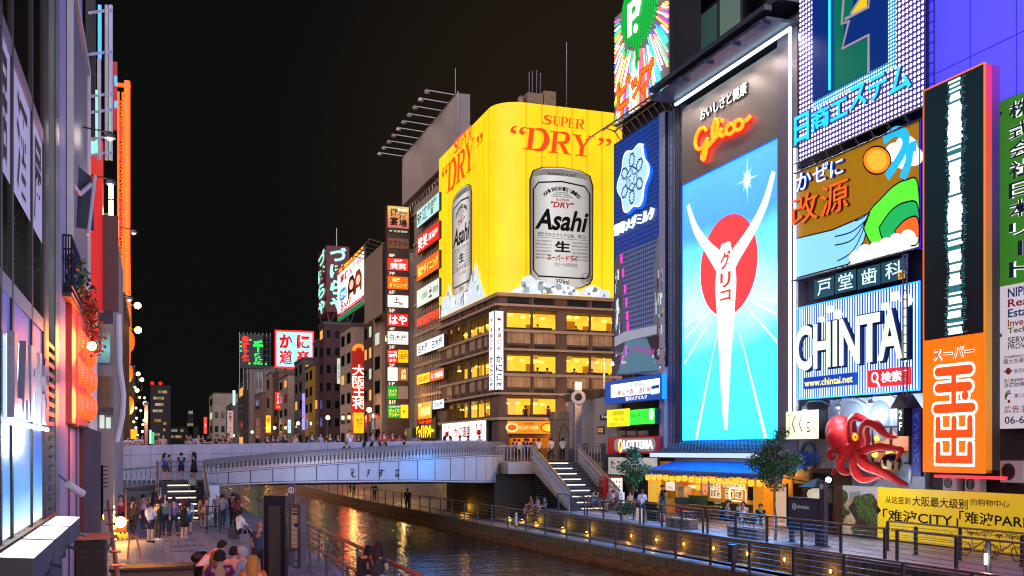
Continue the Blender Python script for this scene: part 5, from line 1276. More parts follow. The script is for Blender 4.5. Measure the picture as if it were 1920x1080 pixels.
def can_mat(name,axis,a,z):
 return ramp_glow(name,axis,[(a,'#5c5a55'),(a+.1*(z-a),'#b4b3ae'),(a+.3*(z-a),'#e6e6e3'),(a+.55*(z-a),'#d6d6d2'),(a+.85*(z-a),'#b3b2ad'),(z,'#55534e')],.85,noise=.05,nscale=1.2)
def make_can(fr,tr,m_silver,par,full):
 H=[(0.0,.87),(.02,.9),(.05,.95),(.2,.985),(.5,1.0),(.8,.985),(.95,.95),(.98,.9),(1.0,.87),(1.0,.10),(.95,.05),(.8,.015),(.5,0),(.2,.015),(.05,.05),(0,.10)]
 RB=random.Random(4);o=MB()
 o.poly(fr,[tr(.5+(x-.5)*1.045+RB.uniform(-.006,.006),.5+(y-.5)*1.014)for x,y in H],.02,.06);child(o,'can_outline',lit('#4a3708',.5),par)
 child(MB().poly(fr,[tr(x,y)for x,y in H],.062,.09),'can_body',m_silver,par)
 d=MB()
 lid=[(.05,.95),(.2,.975),(.5,.988),(.8,.975),(.95,.95),(.97,.905),(.8,.925),(.5,.935),(.2,.925),(.03,.905)]
 d.mat(0).poly(fr,[tr(x,y)for x,y in lid],.094)
 lab=[(.12,.86),(.5,.885),(.88,.86),(.96,.80),(.96,.13),(.9,.09),(.12,.09),(.04,.14),(.04,.80)]
 d.mat(1).stroke(fr,[tr(x,y)for x,y in lab],.12*(tr(1,0)[0]-tr(0,0)[0])/5,.096,closed=True)
 def tx(s_,a0,a1,b0,b1,m_,**kw):
  p0,p1=tr(a0,b0),tr(a1,b1);d.mat(m_).text(s_,fr,p0[0],p1[0],p0[1],p1[1],.1,**kw)
 tx('Asahi',.06,.94,.475,.65,1,bold=.03,shear=.28)
 tx('"DRY"',.32,.7,.665,.715,2,bold=.03,shear=.2);tx('SUPER',.4,.62,.722,.742,2,bold=.02,shear=.15)
 tx('洗練されたクリアな味、辛口。',.1,.9,.42,.455,1,bold=.012)
 tx('生',.38,.64,.3,.39,1,bold=.035);tx('スーパードライ',.26,.76,.225,.275,2,bold=.035);tx('生ビール(非熱処理)',.39,.76,.175,.212,1)
 tx('350ml',.4,.62,.03,.075,1,bold=.015);tx('"KARAKUCHI"',.26,.74,.93,.955,1,bold=.01,shear=.2)
 s0='ASAHI BREWERIES LIMITED'
 for i,ch in enumerate(s0):
  if ch==' ':continue
  a_=R(150-120*i/(len(s0)-1));cx_,cy_=.5+.33*math.cos(a_),.70+.125*math.sin(a_)
  p=tr(cx_,cy_);hs=.030*(tr(1,0)[0]-tr(0,0)[0]);rot=a_-math.pi/2
  f2=Fr(fr.p(p[0],p[1]),fr.r*math.cos(rot)+fr.u*math.sin(rot),fr.u*math.cos(rot)-fr.r*math.sin(rot));d.mat(1).text(ch,f2,-hs*.55,hs*.55,-hs,hs,.1,bold=.03)
 for i in range(3):tx(('ASAHI','DRAFT BEER','THE BEER FOR ALL SEASONS')[i],.40-.04*i,.60+.04*i,.787-.017*i,.798-.017*i,1,bold=.02)
 for side in(0,1):
  for i in range(6):tx(('ASAHI SUPER DRY IS','BREWED USING CARE','FULLY HIGH QUALITY','AND INGREDIENTS','BREWING ADVANCED','SMOOTH TASTE')[i],.07+.6*side,.33+.6*side,.375-.028*i,.39-.028*i,1,bold=.01)
 d.mat(1).stroke(fr,[tr(.05,.41),tr(.95,.41)],.03,.097);
 c0=tr(.9,.09);ru_=(tr(1,0)[0]-tr(0,0)[0])*.09;d.mat(1).ring(fr,c0[0],c0[1],ru_*.93,ru_,.097,.1,28,1.0);tx('お酒',.83,.97,.06,.115,1)
 child(d,'can_print',[lit('#8a8883',.7),ink('#151210'),ink('#d01c28')],par)
a,z=SP([(590,500)])[0][0],SP([(977,500)])[0][0]
v0c,v1c=SP([(780,880)])[0][1],SP([(780,117)])[0][1]
make_can(SY,lambda x,y:(a+(z-a)*x,v0c+(v1c-v0c)*y),can_mat('can_silver_south','X',a,z),yb,True)
aw,zw=uv(WY,849.5,450)[0],uv(WY,885,450)[0]
vw0,vw1=uv(WY,868,551)[1],uv(WY,868,352)[1]
make_can(WY,lambda x,y:(aw+(zw-aw)*x,vw0+(vw1-vw0)*y),can_mat('can_silver_west','Y',-zw,-aw),yb,False)
# ice: faceted printed chunks at the foot of each can
def ice(fr,outline,seed,scale=1.0):
 RB=random.Random(seed);b=MB();ms=[lit('#cfd9de',.85),lit('#e8eef0',.95),lit('#9fb0b8',.75),lit('#7d8f99',.65)]
 b.mat(0).poly(fr,outline,.1,.14)
 u0_,u1_=min(p[0]for p in outline),max(p[0]for p in outline);v0_=min(p[1]for p in outline)
 def top(u):
  best=v0_
  for p,q in zip(outline,outline[1:]):
   if min(p[0],q[0])<=u<=max(p[0],q[0])and abs(q[0]-p[0])>1e-6:best=max(best,p[1]+(q[1]-p[1])*(u-p[0])/(q[0]-p[0]))
  return best
 for i in range(int(46*scale)):
  u=RB.uniform(u0_+.2,u1_-.2);h=top(u)-v0_
  if h<.3:continue
  v=v0_+RB.uniform(.1,.85)*h;s_=RB.uniform(.18,.5)*min(1,h);n_=RB.randint(4,6);a0=RB.random()*6
  pts=[(u+s_*RB.uniform(.6,1)*math.cos(a0+2*math.pi*j/n_),min(v+s_*RB.uniform(.6,1)*math.sin(a0+2*math.pi*j/n_),top(u)-.02))for j in range(n_)]
  pts=[(min(max(x,u0_),u1_),max(y,v0_))for x,y in pts]
  b.mat(RB.choice([1,1,2,3]));b.poly(fr,pts,.142+.0012*i)
 return b,ms
o1=SP([(440,918),(520,870),(535,815),(585,795),(620,830),(660,830),(720,860),(770,845),(850,870),(900,905),(930,880),(985,860),(1040,890),(1088,898),(1088,945)])
o1=[(x,max(y,ZB0+.02))for x,y in o1];o1[0]=(o1[0][0],ZB0+.02);o1[-1]=(o1[-1][0],ZB0+.02)
b,ms=ice(SY,o1,3);child(b,'ice_print',ms,yb)
W2=lambda L:[uv(WY,820+x*.2962,280+y*.2962)for x,y in L]
o2=W2([(30,1050),(40,940),(65,930),(78,855),(92,920),(110,930),(150,915),(200,900),(225,800),(250,718),(275,830),(305,915),(310,940)])
o2[0]=(o2[0][0],ZB0+.02);o2[-1]=(o2[-1][0],ZB0+.02)
b,ms=ice(WY,o2,8,.8);child(b,'ice_print',ms,yb)
# red serif lettering, drawn stroke by stroke in unit boxes
def serif(b,fr,ch,u0,u1,v0,v1,w,shear=.18):
 U,V=u1-u0,v1-v0
 def P(x,y):return(u0+U*(x+shear*(y-.0)*.6),v0+V*y)
 def bar(x0,x1,y0,y1,k=0):b.poly(fr,[P(x0,y0),P(x1,y0),P(x1,y1),P(x0,y1)],w+.0015*k)
 def st(pts,ws,k=0):b.stroke(fr,spline([P(*p)for p in pts],6),[float(q[0])for q in spline([(x*U,0)for x in ws],6)],w+.0015*k)
 if ch=='D':
  bar(.14,.34,0,1);bar(0,.5,0,.055,1);bar(0,.5,.945,1,2);st([(.4,.97),(.72,.92),(.88,.5),(.72,.08),(.4,.03)],[.06,.16,.24,.16,.06],3)
 elif ch=='R':
  bar(.14,.34,0,1);bar(0,.46,0,.055,1);bar(0,.5,.945,1,2);st([(.4,.97),(.72,.93),(.8,.74),(.7,.54),(.36,.50)],[.06,.15,.22,.14,.07],3);b.poly(fr,[P(.42,.51),P(.62,.51),P(.96,0),P(.72,0)],w+.007);bar(.7,1.02,0,.055,5)
 elif ch=='Y':
  b.poly(fr,[P(.08,1),P(.32,1),P(.6,.45),P(.4,.45)],w);b.poly(fr,[P(.84,1),P(.92,1),P(.57,.42),P(.5,.48)],w+.0015);bar(.4,.6,0,.46,2);bar(.24,.76,0,.055,3);bar(0,.42,.945,1,4);bar(.7,1.02,.945,1,5)
 elif ch=='S':
  st([(.85,.78),(.75,.93),(.5,.97),(.24,.86),(.26,.66),(.55,.5),(.78,.33),(.72,.12),(.45,.03),(.2,.1),(.1,.26)],[.05,.09,.1,.17,.2,.22,.2,.16,.1,.08,.05]);bar(.84,.9,.72,.98,1);bar(.06,.12,.02,.3,2)
 elif ch=='U':
  bar(.14,.33,.25,1);bar(0,.46,.945,1,1);bar(.62,1.0,.945,1,2);st([(.235,.3),(.3,.1),(.5,.03),(.72,.12),(.8,.35),(.8,.97)],[.19,.15,.1,.08,.07,.07],3)
 elif ch=='P':
  bar(.14,.34,0,1);bar(0,.5,0,.055,1);bar(0,.5,.945,1,2);st([(.4,.97),(.74,.92),(.84,.7),(.74,.48),(.36,.44)],[.06,.15,.22,.15,.06],3)
 elif ch=='E':
  bar(.14,.34,0,1);bar(0,.86,0,.06,1);bar(0,.82,.94,1,2);bar(.3,.62,.47,.53,3);bar(.8,.86,.0,.26,4);bar(.76,.82,.76,1,5);bar(.6,.65,.38,.62,6)
 elif ch in '“”':
  for k in(0,1):
   x=.24+.5*k
   if ch=='“':b.disc(fr,*P(x,.36),.17*U,.2*V,w+.001*k,None,16);st([(x-.13,.38),(x-.06,.75),(x+.16,.95)],[.16,.12,.03],3+k)
   else:b.disc(fr,*P(x,.66),.17*U,.2*V,w+.001*k,None,16);st([(x+.13,.64),(x+.06,.27),(x-.16,.05)],[.16,.12,.03],3+k)
S1=lambda x,y:uv(SY,720+x*.30556,130+y*.30556);W1=lambda x,y:uv(WY,720+x*.30556,130+y*.30556)
red=neon('#f24a1c',1.0)
for fr,fn,rows in((SY,S1,[('S',965,1030,340,285),('U',1030,1080,348,291),('P',1076,1125,354,297),('E',1122,1170,362,304),('R',1165,1225,368,310),('“',762,868,410,348),('D',852,1005,500,365),('R',1003,1140,520,385),('Y',1138,1272,536,405),('”',1300,1392,474,415)]),(WY,W1,[('S',432,462,510,438),('U',458,482,488,412),('P',480,503,470,392),('E',500,524,452,372),('R',522,546,430,352),('“',360,398,665,595),('D',392,450,738,560),('R',448,505,685,505),('Y',500,556,630,448),('”',570,614,475,390)])):
 b=MB()
 for ch,x0,x1,yb_,yt_ in rows:
  xm=(x0+x1)/2;u0_=fn(x0,yt_)[0];u1_=fn(x1,yt_)[0];v0_=fn(xm,yb_)[1];v1_=fn(xm,yt_)[1]
  serif(b,fr,ch,u0_,u1_,v0_,v1_,.12)
 child(b,'red_lettering',red,yb)
 # roof plant and aerials
rp=thing('roof_plant','cluster of water tanks and aerials on top of the yellow billboard','roof plant',(31,83,ZB1-.3))
q=onY(1010,190,83);zt=ZB1-.35;b=MB()
b.box(q.x-1.2,q.x+.2,82.5,84,zt,zt+2.4);b.box(q.x+.3,q.x+1.4,82.5,84,zt,zt+2.7);b.lathe((q.x-1.6,83,zt),[(.3,0),(.3,2.0),(.1,2.2)],10);b.lathe((q.x+2,83.2,zt),[(.5,0),(.5,.4),(.3,.6)],12);b.lathe((q.x+3.4,83.2,zt),[(.5,0),(.5,.4),(.3,.6)],12);b.lathe((q.x-2.6,83.2,zt),[(.6,0),(.6,.5),(.3,.7)],12)
child(b,'tanks',mat('roof_plant_metal','#9b8466',.5,.2,var=.3),rp)
for px,yt_ in((992,135),(998,133),(1006,132),(1013,137),(1062,80)):
 p=onY(px,yt_,83);child(MB().tube([(p.x,83,zt),(p.x,83,p.z)],.05,5),'aerial',M_steel,rp)
 # -- plain hoarding with lamp arms, behind
FHb=FX(26.5)
r=rect(FHb,755,858,296,386)
ub=uv(FHb,858,192)
hb=thing('hoarding','blank grey rooftop hoarding with row of lamp arms along its top edge','hoarding',FHb.p((r[0]+ub[0])/2,r[2],0))
child(MB().fbox(FHb,r[0],ub[0],r[2],r[3],-1.2,0),'panel',mat('blank_hoarding','#8f8782',.55,var=.1,scale=.5),hb)
child(MB().frame(FHb,r[0],ub[0],r[2],r[3],.12,-.05,.06),'edge',M_steel,hb)
for k in range(10):
 uu=r[0]+.6+k*(ub[0]-r[0]-1.2)/9
 a_=MB().tube([FHb.p(uu,r[3],-.1),FHb.p(uu,r[3]+.15,2.6)],.06,5).build('lamp_arm',M_steel,hb)
 MB().lathe(FHb.p(uu,r[3]-.1,2.75),[(.28,0),(.2,.25),(.06,.35)],8).build('lamp_head',mat('lamp_head','#a7a6a4',.4,.4),a_)
for k in range(3):
 uu=r[0]+2+k*(ub[0]-r[0]-4)/2;lamp('hoarding_light',FHb.p(uu,r[3],5),'#ffe6d4',420,.4,'SPOT',FHb.p(uu,r[2]+2,0),110)
b=MB();zz=r[2]-.5
for w_ in(-.3,-1.2):b.tube([FHb.p(r[0],zz,w_),FHb.p(ub[0],zz,w_)],.07,5);b.tube([FHb.p(r[0],zz-1.2,w_),FHb.p(ub[0],zz-1.2,w_)],.07,5)
k=r[0]
while k<ub[0]-1:b.tube([FHb.p(k,zz,-.3),FHb.p(k+.6,zz-1.2,-.3),FHb.p(k+1.2,zz,-.3)],.05,4);k+=1.2
child(b,'truss',M_steel,hb)
child(MB().tube([FHb.p(ub[0]-2.5,r[3],-.5),FHb.p(ub[0]-2.5,r[3]+3.2,-.5)],.04,5),'aerial',M_steel,hb)
# -- narrow tenant building with sloping row of signs
tb=block('tenant_building','narrow beige building with vertical ribs and shop signs at every floor','building',26.9,40,97.7,109.4,DECK,30.3,mat('beige_ribbed','#86765f',.65,var=.2,scale=.7))
fr=FX(26.9);b=MB()
for i in range(12):uu=-109.3+i*1.03;b.fbox(fr,uu,uu+.3,DECK,30.2,.003,.28)
for i in range(8):b.fbox(fr,-109.35,-97.75,6+i*3.3,6.3+i*3.3,.29,.42)
child(b,'ribs',mat('pale_ribs','#a08d72',.6,var=.15),tb)
lamp('facade_fill',(24.0,104,9),'#ffb870',500,.2);lamp('facade_fill',(23.5,112,16),'#ffc890',500,.2)  # bodiless lamps added to brighten the ribbed front
FT2=FX(26.3)
def ts_(label,x0,x1,ya,yb_,panel,texts,**kw):return sign(label,FT2,rect(FT2,x0,x1,ya,yb_),panel,texts,.3,**kw)
wt=lit('#ffffff',1)
ts_('pale green ninth floor sign, topmost on the beige ribbed building',787,829,398,429,lit('#b9dcd6',.9),[('9F',(.03,.22,.12,.8),ink('#1c2a2a'),dict(bold=.02)),('居酒屋\n宴',(.5,.9,.1,.9),ink('#15252c'),dict(bold=.01)),('遊',(.26,.48,.15,.9),lit('#1c7a9a',.8),dict(bold=.02))])
ts_('red eighth floor tavern sign with white laughing characters, sloping over the ribs',787,829,447,478,lit('#ee2a1e',1),[('笑笑',(.06,.5,.12,.88),wt,dict(bold=.02)),('居酒屋',(.55,.95,.3,.7),wt,dict(bold=.01))])
ts_('orange shared table dining sign over the ribs, below the red one',787,829,498,529,lit('#f06a16',1),[('相席ダイニング',(.06,.96,.2,.8),lit('#ffe26a',1),dict(bold=.02))])
ts_('pale white sixth floor sign with small black earth character',787,829,546,578,lit('#d2dcd4',.9),[('居酒屋',(.25,.48,.35,.65),ink('#33302c')),('土',(.56,.7,.2,.8),ink('#15120f'),dict(bold=.03)),('間',(.75,.95,.35,.65),ink('#55504c'))])
t=thing('neon_sign','open red neon lettering on a railing halfway up the beige ribbed building','sign',FT2.p(*uv(FT2,806,614),.2))
q=rect(FT2,787,828,598,614);child(MB().text('炭火居酒屋はや',FT2,*q,.3,bold=.02),'lettering',neon('#ff4a1c',1.2),t)
child(MB().frame(FT2,q[0]-.1,q[1]+.1,q[2]-.15,q[3]+.2,.06,.1,.18),'frame',M_dsteel,t)
ts_('white fourth floor sign with black lettering twice across the ribs',787,838,646,668,lit('#e6eef4',.95),[('白木屋',(.06,.42,.15,.85),ink('#14161a'),dict(bold=.012)),('白木屋',(.58,.96,.15,.85),ink('#14161a'),dict(bold=.012))])
ts_('yellow third floor price sign beside an orange one',787,811,704,722,lit('#f6d21e',1),[('全品280円',(.08,.92,.2,.8),ink('#c8321a'),dict(bold=.015))])
ts_('orange third floor tavern sign beside the yellow price sign',812,838,697,716,lit('#e8591c',1),[('もつ焼酒場',(.08,.92,.2,.8),wt,dict(bold=.01))])
ts_('orange lit farm tavern sign near the street',789,815,757,787,lit('#e8901e',1),[('山内農場',(.1,.92,.15,.75),lit('#fff0b0',1),dict(bold=.02)),('2F',(.05,.25,.78,.95),wt)])
ts_('small white and blue sign beside the farm tavern sign',817,838,752,768,lit('#d8e8f4',.9),[('白木屋',(.1,.9,.2,.8),ink('#1c3a5a'),dict(bold=.01))])
t=thing('neon_sign','yellow and red neon lettering at street level by the bridge','sign',FT2.p(*uv(FT2,802,822),.2))
child(MB().text('びっくりドンキー',FT2,*rect(FT2,786,818,798,822),.3,bold=.035),'yellow_lettering',neon('#ffe01e',1.2),t)
child(MB().text('ペッパーランチ',FT2,*rect(FT2,790,814,788,796),.3,bold=.02),'red_lettering',neon('#ff4a2a',1.2),t)
child(MB().fbox(FT2,*rect(FT2,785,820,786,824),0,.15),'backing',M_black,t)
# -- vertical stack of floor signs standing out toward the viewer
YK=109.2;FKs=FY(YK)
q=rect(FKs,725.5,768,384,817)
sk=thing('sign_tower','brown vertical tower of stacked floor signs projecting over the pavement','sign tower',(q[0]+1.2,YK,DECK))
child(MB().fbox(FKs,q[0],q[1],q[2],q[3],-.9,0),'cabinet',mat('bronze_cabinet','#4a372a',.45,.3,var=.3,scale=1),sk)
child(MB().fbox(FKs,q[0]+.3,q[1]-.3,DECK,q[2],-.6,-.3),'post',M_dsteel,sk)
def sp(x0,x1,ya,yb_,m,txt,bx=(.1,.9,.15,.85),tm=None,name='panel',**kw):
 u0_,v1_=uv(FKs,x0,ya);u1_,v0_=uv(FKs,x1,yb_);t_=MB().fbox(FKs,u0_,u1_,v0_,v1_,.002,.08).build(name,m,sk)
 bb=MB()
 if isinstance(txt,str):txt=[(txt,bx,tm)]
 ml=[]
 for s_,bx_,tm_ in txt:
  if tm_ not in ml:ml.append(tm_)
  bb.mat(ml.index(tm_)).text(s_,FKs,u0_+(u1_-u0_)*bx_[0],u0_+(u1_-u0_)*bx_[1],v0_+(v1_-v0_)*bx_[2],v0_+(v1_-v0_)*bx_[3],.09+.003*len(ml),**kw)
 bb.build('lettering',ml,t_)
lab=lit('#f2ead8',.9);blk=ink('#17120e')
sp(727,766,386,429,ramp_glow('fire_print','Z',[(28,'#d84a10'),(30,'#f6c81e'),(32,'#f0901a')],.9,noise=.6,nscale=.8),[('遊\n宴',(.1,.5,.1,.9),blk),('酒\n場',(.52,.92,.05,.75),ink('#2a1a3a')),('全160席',(.45,.95,.78,.92),wt)],bold=.03)
sp(727,766,430,438,M_black,'9F 全室個室',(.06,.94,.15,.85),lab)
sp(727,766,446,467,mat('timber_sign','#7a5030',.5,em=.15,emcol='#9a6a3a',var=.3,scale=2),'ドウトン',(.06,.94,.2,.8),blk,bold=.02)
for s_,ya,yb_ in(('8F',475,483),('7F',509,517),('6F',543.5,552),('5F',578,587),('4F',613,620.5),('3F',647,655),('2F',681,688.5),('1F',715.5,723.5),('B1F',749.5,758.5)):
 sp(727,742,ya,yb_,mat('floor_strip','#5a3a2c',.5,em=.08,emcol='#8a4a34'),s_,(.15,.85 if len(s_)<3 else .95,.1,.9),lab,bold=.01,name='floor_strip')
sp(727,765,484,508,lit('#ee3a1c',1),[('笑笑',(.12,.9,.08,.62),wt),('居酒屋',(.3,.7,.7,.92),wt)],bold=.02)
sp(727,765,518,543,lit('#f06a14',1),[('ダイニング',(.06,.94,.1,.48),lit('#ffe26a',1)),('相席',(.2,.6,.56,.9),lit('#ffe26a',1))],bold=.02)
sp(727,765,553,577,lit('#f0ece2',1),[('土',(.28,.58,.35,.9),blk),('間',(.55,.72,.18,.4),blk),('DOMA DOMA',(.2,.8,.05,.13),ink('#8a8478'))],bold=.02)
sp(727,765,588,612,lit('#ee2a20',1),'はや',(.06,.94,.1,.9),wt,bold=.03)
sp(727,765,621,646,lit('#f4efe4',1),'白木屋',(.08,.92,.25,.8),blk,bold=.01)
sp(727,745,656,680,lit('#e8321c',1),[('280円',(.06,.94,.4,.7),wt),('ドリンク全品',(.08,.92,.76,.92),wt),('はや',(.15,.85,.05,.3),wt)],bold=.02)
sp(746.5,765,656,680,lit('#f8c814',1),[('280円',(.06,.94,.25,.7),ink('#b8481a')),('全品・税抜',(.1,.9,.76,.92),ink('#b8481a'))],bold=.015)
sp(727,745,689,714,lit('#f2f0ea',1),'ぼ\nん\nた',(.35,.65,.08,.92),blk)
sp(746.5,765,689,714,mat('timber_lit','#8a5a2a',.5,em=.5,emcol='#b8742a'),'山内\n農場',(.3,.75,.1,.9),lit('#fff0c0',1),bold=.01)
sp(727,745,724,748,lit('#14a03a',.9),'びっくり\nドンキー',(.1,.9,.2,.75),lit('#f8e61e',1),bold=.02)
sp(746.5,765,724,748,mat('blank_panel','#9a8f84',.5),' ',(.1,.9,.2,.7),lab)
sp(727,751,759,784,lit('#14a03a',.9),[('びっくり\nドンキー',(.1,.9,.1,.7),lit('#f8e61e',1)),('ハンバーグ',(.1,.9,.78,.92),wt)],bold=.03)
sp(751,765,759,784,lit('#f8d21e',1),'・',(.3,.6,.4,.6),lit('#ee4a2a',1))
# low kiosk with lettering below the tower
FKi=FX(26.0)
sign('low beige shop fascia with small glowing yellow letters under the stacked signs',FKi,rect(FKi,729,779,806,822),mat('beige_fascia','#8d8170',.6,var=.1),[('FIRE BURGER',(.28,.82,.3,.65),lit('#ffd23a',1)),('0',(.17,.24,.2,.8),lit('#ffe46a',1))],.4)
# -- the row of buildings beyond, along the right bank
def pxX(px,X):d=ray(px,HZ);return X/d.x*d.y
M_bl={}
def facade(label,a,b,c,X,ytop,col,wc=3,wr=6,lit_p=.12,dep=14,sw=0,warm=.0,extras=None,name='town_building',wcol=None,ytop_at=None):
 """west face from pixel a to b on plane x=X, south face from b to c; top read at pixel b"""
 Y1,Y0=pxX(a,X),pxX(b,X);zt=onX(b,ytop,X).z
 d=ray(c,HZ);Xc=max(X+2,Y0/d.y*d.x)if c>b else X+dep
 t=thing(name,label,'building',(X+3,(Y0+Y1)/2,DECK))
 m=mat('render_'+col.strip('#'),col,.75,var=.2,scale=.5,bump=.1)
 MB().box(X,X+dep,Y0,Y1,DECK-3,zt).build('walls',m,t)
 MB().box(X-.12,X+dep,Y0-.1,Y1,zt+.002,zt+.45).build('roof_edge',mat('roof_edge','#4d443d',.7),t)
 RB=random.Random(int(a*7+b));fw_=FX(X);fs2=FY(Y0);H=zt-DECK-1.2;L=Y1-Y0
 wm_=[M_glassdark,lit('#e8b45a',.8),lit('#cfd8c8',.7)]
 for i in range(wc):
  for j in range(wr):
   u0_=-Y1+L*(i+.22)/wc;z_=DECK+1.2+H*(j+.25)/wr
   k=0 if RB.random()>lit_p else RB.choice([1,2])
   wb_=MB().frame(fw_,u0_,u0_+L*.56/wc,z_,z_+H*.5/wr,.07,0,.06);wn=wb_.build('window',M_dsteel,t)
   MB().fbox(fw_,u0_,u0_+L*.56/wc,z_,z_+H*.5/wr,.002,.02).build('pane',wm_[k],wn)
 for i in range(sw):
  for j in range(wr):
   Wd=Xc-X;u0_=X+Wd*(i+.25)/sw;z_=DECK+1.2+H*(j+.25)/wr;k=0 if RB.random()>lit_p else 1
   wn=MB().frame(fs2,u0_,u0_+Wd*.5/sw,z_,z_+H*.45/wr,.07,0,.06).build('window',M_dsteel,t)
   MB().fbox(fs2,u0_,u0_+Wd*.5/sw,z_,z_+H*.45/wr,.002,.02).build('pane',wm_[k],wn)
 return t,Y0,Y1,zt,fw_,fs2
facade('beige concrete building with plain pillar beside the stacked signs',700,716,728,26.6,470,'#8c7c68',1,8,.05)
facade('dark building with red lit balconies between two pale ones',682,699,706,26.8,600,'#3a2f2c',2,6,.25)
facade('pale banded building with five rows of windows behind the red neon column',638,660,683,26.5,612,'#8f8474',2,6,.08)
facade('dark red brown tower carrying the maroon rooftop sign',598,608,640,26.5,608,'#3f2322',1,7,.1,sw=2)
facade('narrow grey building with balconies left of the dark red tower',587,598,600,27.0,640,'#4b423c',1,6,.1)
facade('ochre yellow building with small windows',572,587,588,26.6,686,'#9c7a2c',2,5,.15)
facade('grey concrete building left of the ochre one',552,568,573,26.3,674,'#5c544e',2,5,.1,sw=1)
facade('pale beige building with pink lit wall',523,540,553,26.4,704,'#9a8672',2,5,.2)
facade('rust brown building carrying the red pharmacy sign',510,523,525,26.8,699,'#7a4a2c',1,5,.2)
facade('sandy building with two lit windows',499,507,511,26.3,701,'#94795a',1,4,.3)
facade('reddish low building with blank wall',477,490,500,26.5,738,'#7d5546',1,3,.2)
facade('broad brown block behind the low reddish houses',459,468,502,27.5,688,'#76604e',1,5,.12,sw=1)
facade('slim dark building near the end of the street',446,459,462,26.4,715,'#3a3432',1,4,.3)
facade('pale tower with square grid top at the end of the street',392,400,424,26.0,738,'#8a7d66',1,4,.05,sw=2,dep=30)
facade('dim grey house below the pale tower',424,436,446,26.6,757,'#55504a',1,3,.2)
# far towers down the canal
def tower(label,x0,x1,yt_,Y,col,n,seed):
 a_=onY(x0,yt_,Y);c_=onY(x1,yt_,Y);t=thing('tower_block',label,'tower',((a_.x+c_.x)/2,Y,0))
 MB().box(a_.x,c_.x,Y,Y+25,0,a_.z).build('walls',mat('night_tower_'+col.strip('#'),col,.8,em=.012,emcol='#6a5a5a'),t);RB=random.Random(seed);f_=FY(Y)
 for i in range(n):
  u_=RB.uniform(a_.x+1,c_.x-4);z_=RB.uniform(12,a_.z-4);z_=4+round((z_-4)/3.6)*3.6
  MB().fbox(f_,u_,u_+RB.uniform(1.5,3.5),z_,z_+1.5,.02,.1).build('window',quiet(lit(RB.choice(['#d89a4a','#c8b070','#e0c090','#a8b89a']),.3)),t)
 return t,a_,c_
t,a_,c_=tower('far dark tower with scattered lit windows and red beacons',282,320,722,620,'#141010',22,3)
for k in(0,1):MB().ball((a_.x+1+k*(c_.x-a_.x)*.4,619,a_.z+1),1.1,8,6).build('beacon',quiet(glow('red_beacon','#ff2a1a',.8)),t)
tower('dim low block far down the canal',284,306,775,560,'#231c1a',4,5);tower('dim distant block in the middle of the canal view',310,372,800,640,'#15110f',6,9);tower('thin dim tower far down the canal',353,362,768,640,'#1a1513',3,12)
# -- rooftop and wall signs on that row
def along(label,x0,x1,ya,yb_,X,panel,texts,**kw):f_=FX(X);return sign(label,f_,rect(f_,x0,x1,ya,yb_),panel,texts,kw.pop('depth',.3),**kw)
def facing(label,x0,x1,ya,yb_,Y,panel,texts,**kw):f_=FY(Y);return sign(label,f_,rect(f_,x0,x1,ya,yb_),panel,texts,kw.pop('depth',.3),**kw)
# maroon two faced rooftop sign
Yr=pxX(608,26.5);fz=FY(Yr)
u0_,v1_=uv(fz,612,460);u1_,v0_=uv(fz,655,586)
zs=thing('rooftop_sign','maroon rooftop sign with mint green brush characters on two faces','sign',((u0_+u1_)/2,Yr,v0_))
M_mar=mat('maroon_sheet','#4a1518',.5,em=.12,emcol='#8a2028',var=.2,scale=.4)
child(MB().box(u0_,u1_,Yr,Yr+9,v0_,v1_),'cabinet',M_mar,zs)
b=MB();H=v1_-v0_
for k,ch in enumerate('づぼらや'):
 b.text(ch,fz,u0_+.55,u1_-.5,v1_-H*(k+.95)/4,v1_-H*(k+.08)/4,.15,bold=.04)
 fz2=FX(u0_);b.text(ch,fz2,-Yr-8,-Yr-1,v1_-H*(k+.95)/4,v1_-H*(k+.08)/4,.15,bold=.04)
child(b,'lettering',lit('#a8ecdc',1.0),zs)
b=MB()
for x in(u0_+.3,(u0_+u1_)/2,u1_-.3):
 for y in(Yr+.5,Yr+8):b.tube([(x,y,v0_),(x+.5,y,v0_-3.2)],.14,5);b.tube([(x,y,v0_-3.2),(x+1.2,y,v0_)],.1,5)
child(b,'legs',M_dsteel,zs);p=onY(631,428,Yr+4);child(MB().tube([(p.x,Yr+4,v1_),(p.x,Yr+4,p.z)],.09,5),'aerial',M_steel,zs)
# recruitment hoarding (portrait left plain)
t=along('white and pink job advert hoarding with red heading and blue burst',637,687,507,605,25.6,lit('#f4f0f2',1),[('大阪・関西の求人情報満載',(.05,.97,.9,.985),lit('#ffe01e',1),dict(bold=.02)),('高収入',(.12,.6,.68,.84),ink('#e0263a'),dict(bold=.03)),('お仕事探し',(.62,.98,.74,.86),ink('#d02a5a'),dict(bold=.01)),('15',(.05,.24,.17,.33),ink('#d8141e'),dict(bold=.02)),('NAVI',(.26,.55,.18,.3),ink('#d8141e'),dict(bold=.03)),('体験入店',(.08,.36,.4,.52),wt,dict(bold=.02)),('http://15navi.com/',(.1,.95,.115,.15),wt)],depth=.3)
f_=FX(25.6);r=rect(f_,637,687,507,605);b=MB()
def fr_(a0,b0):return(r[0]+(r[1]-r[0])*a0,r[2]+(r[3]-r[2])*b0)
def fp(L,m_,w_):b.mat(m_).poly(f_,[fr_(*p)for p in L],w_)
fp([(0,.89),(1,.89),(1,1),(0,1)],0,.315);fp([(0,.085),(1,.085),(1,.16),(0,.16)],0,.315);fp([(0,0),(1,0),(1,.083),(0,.083)],1,.315)
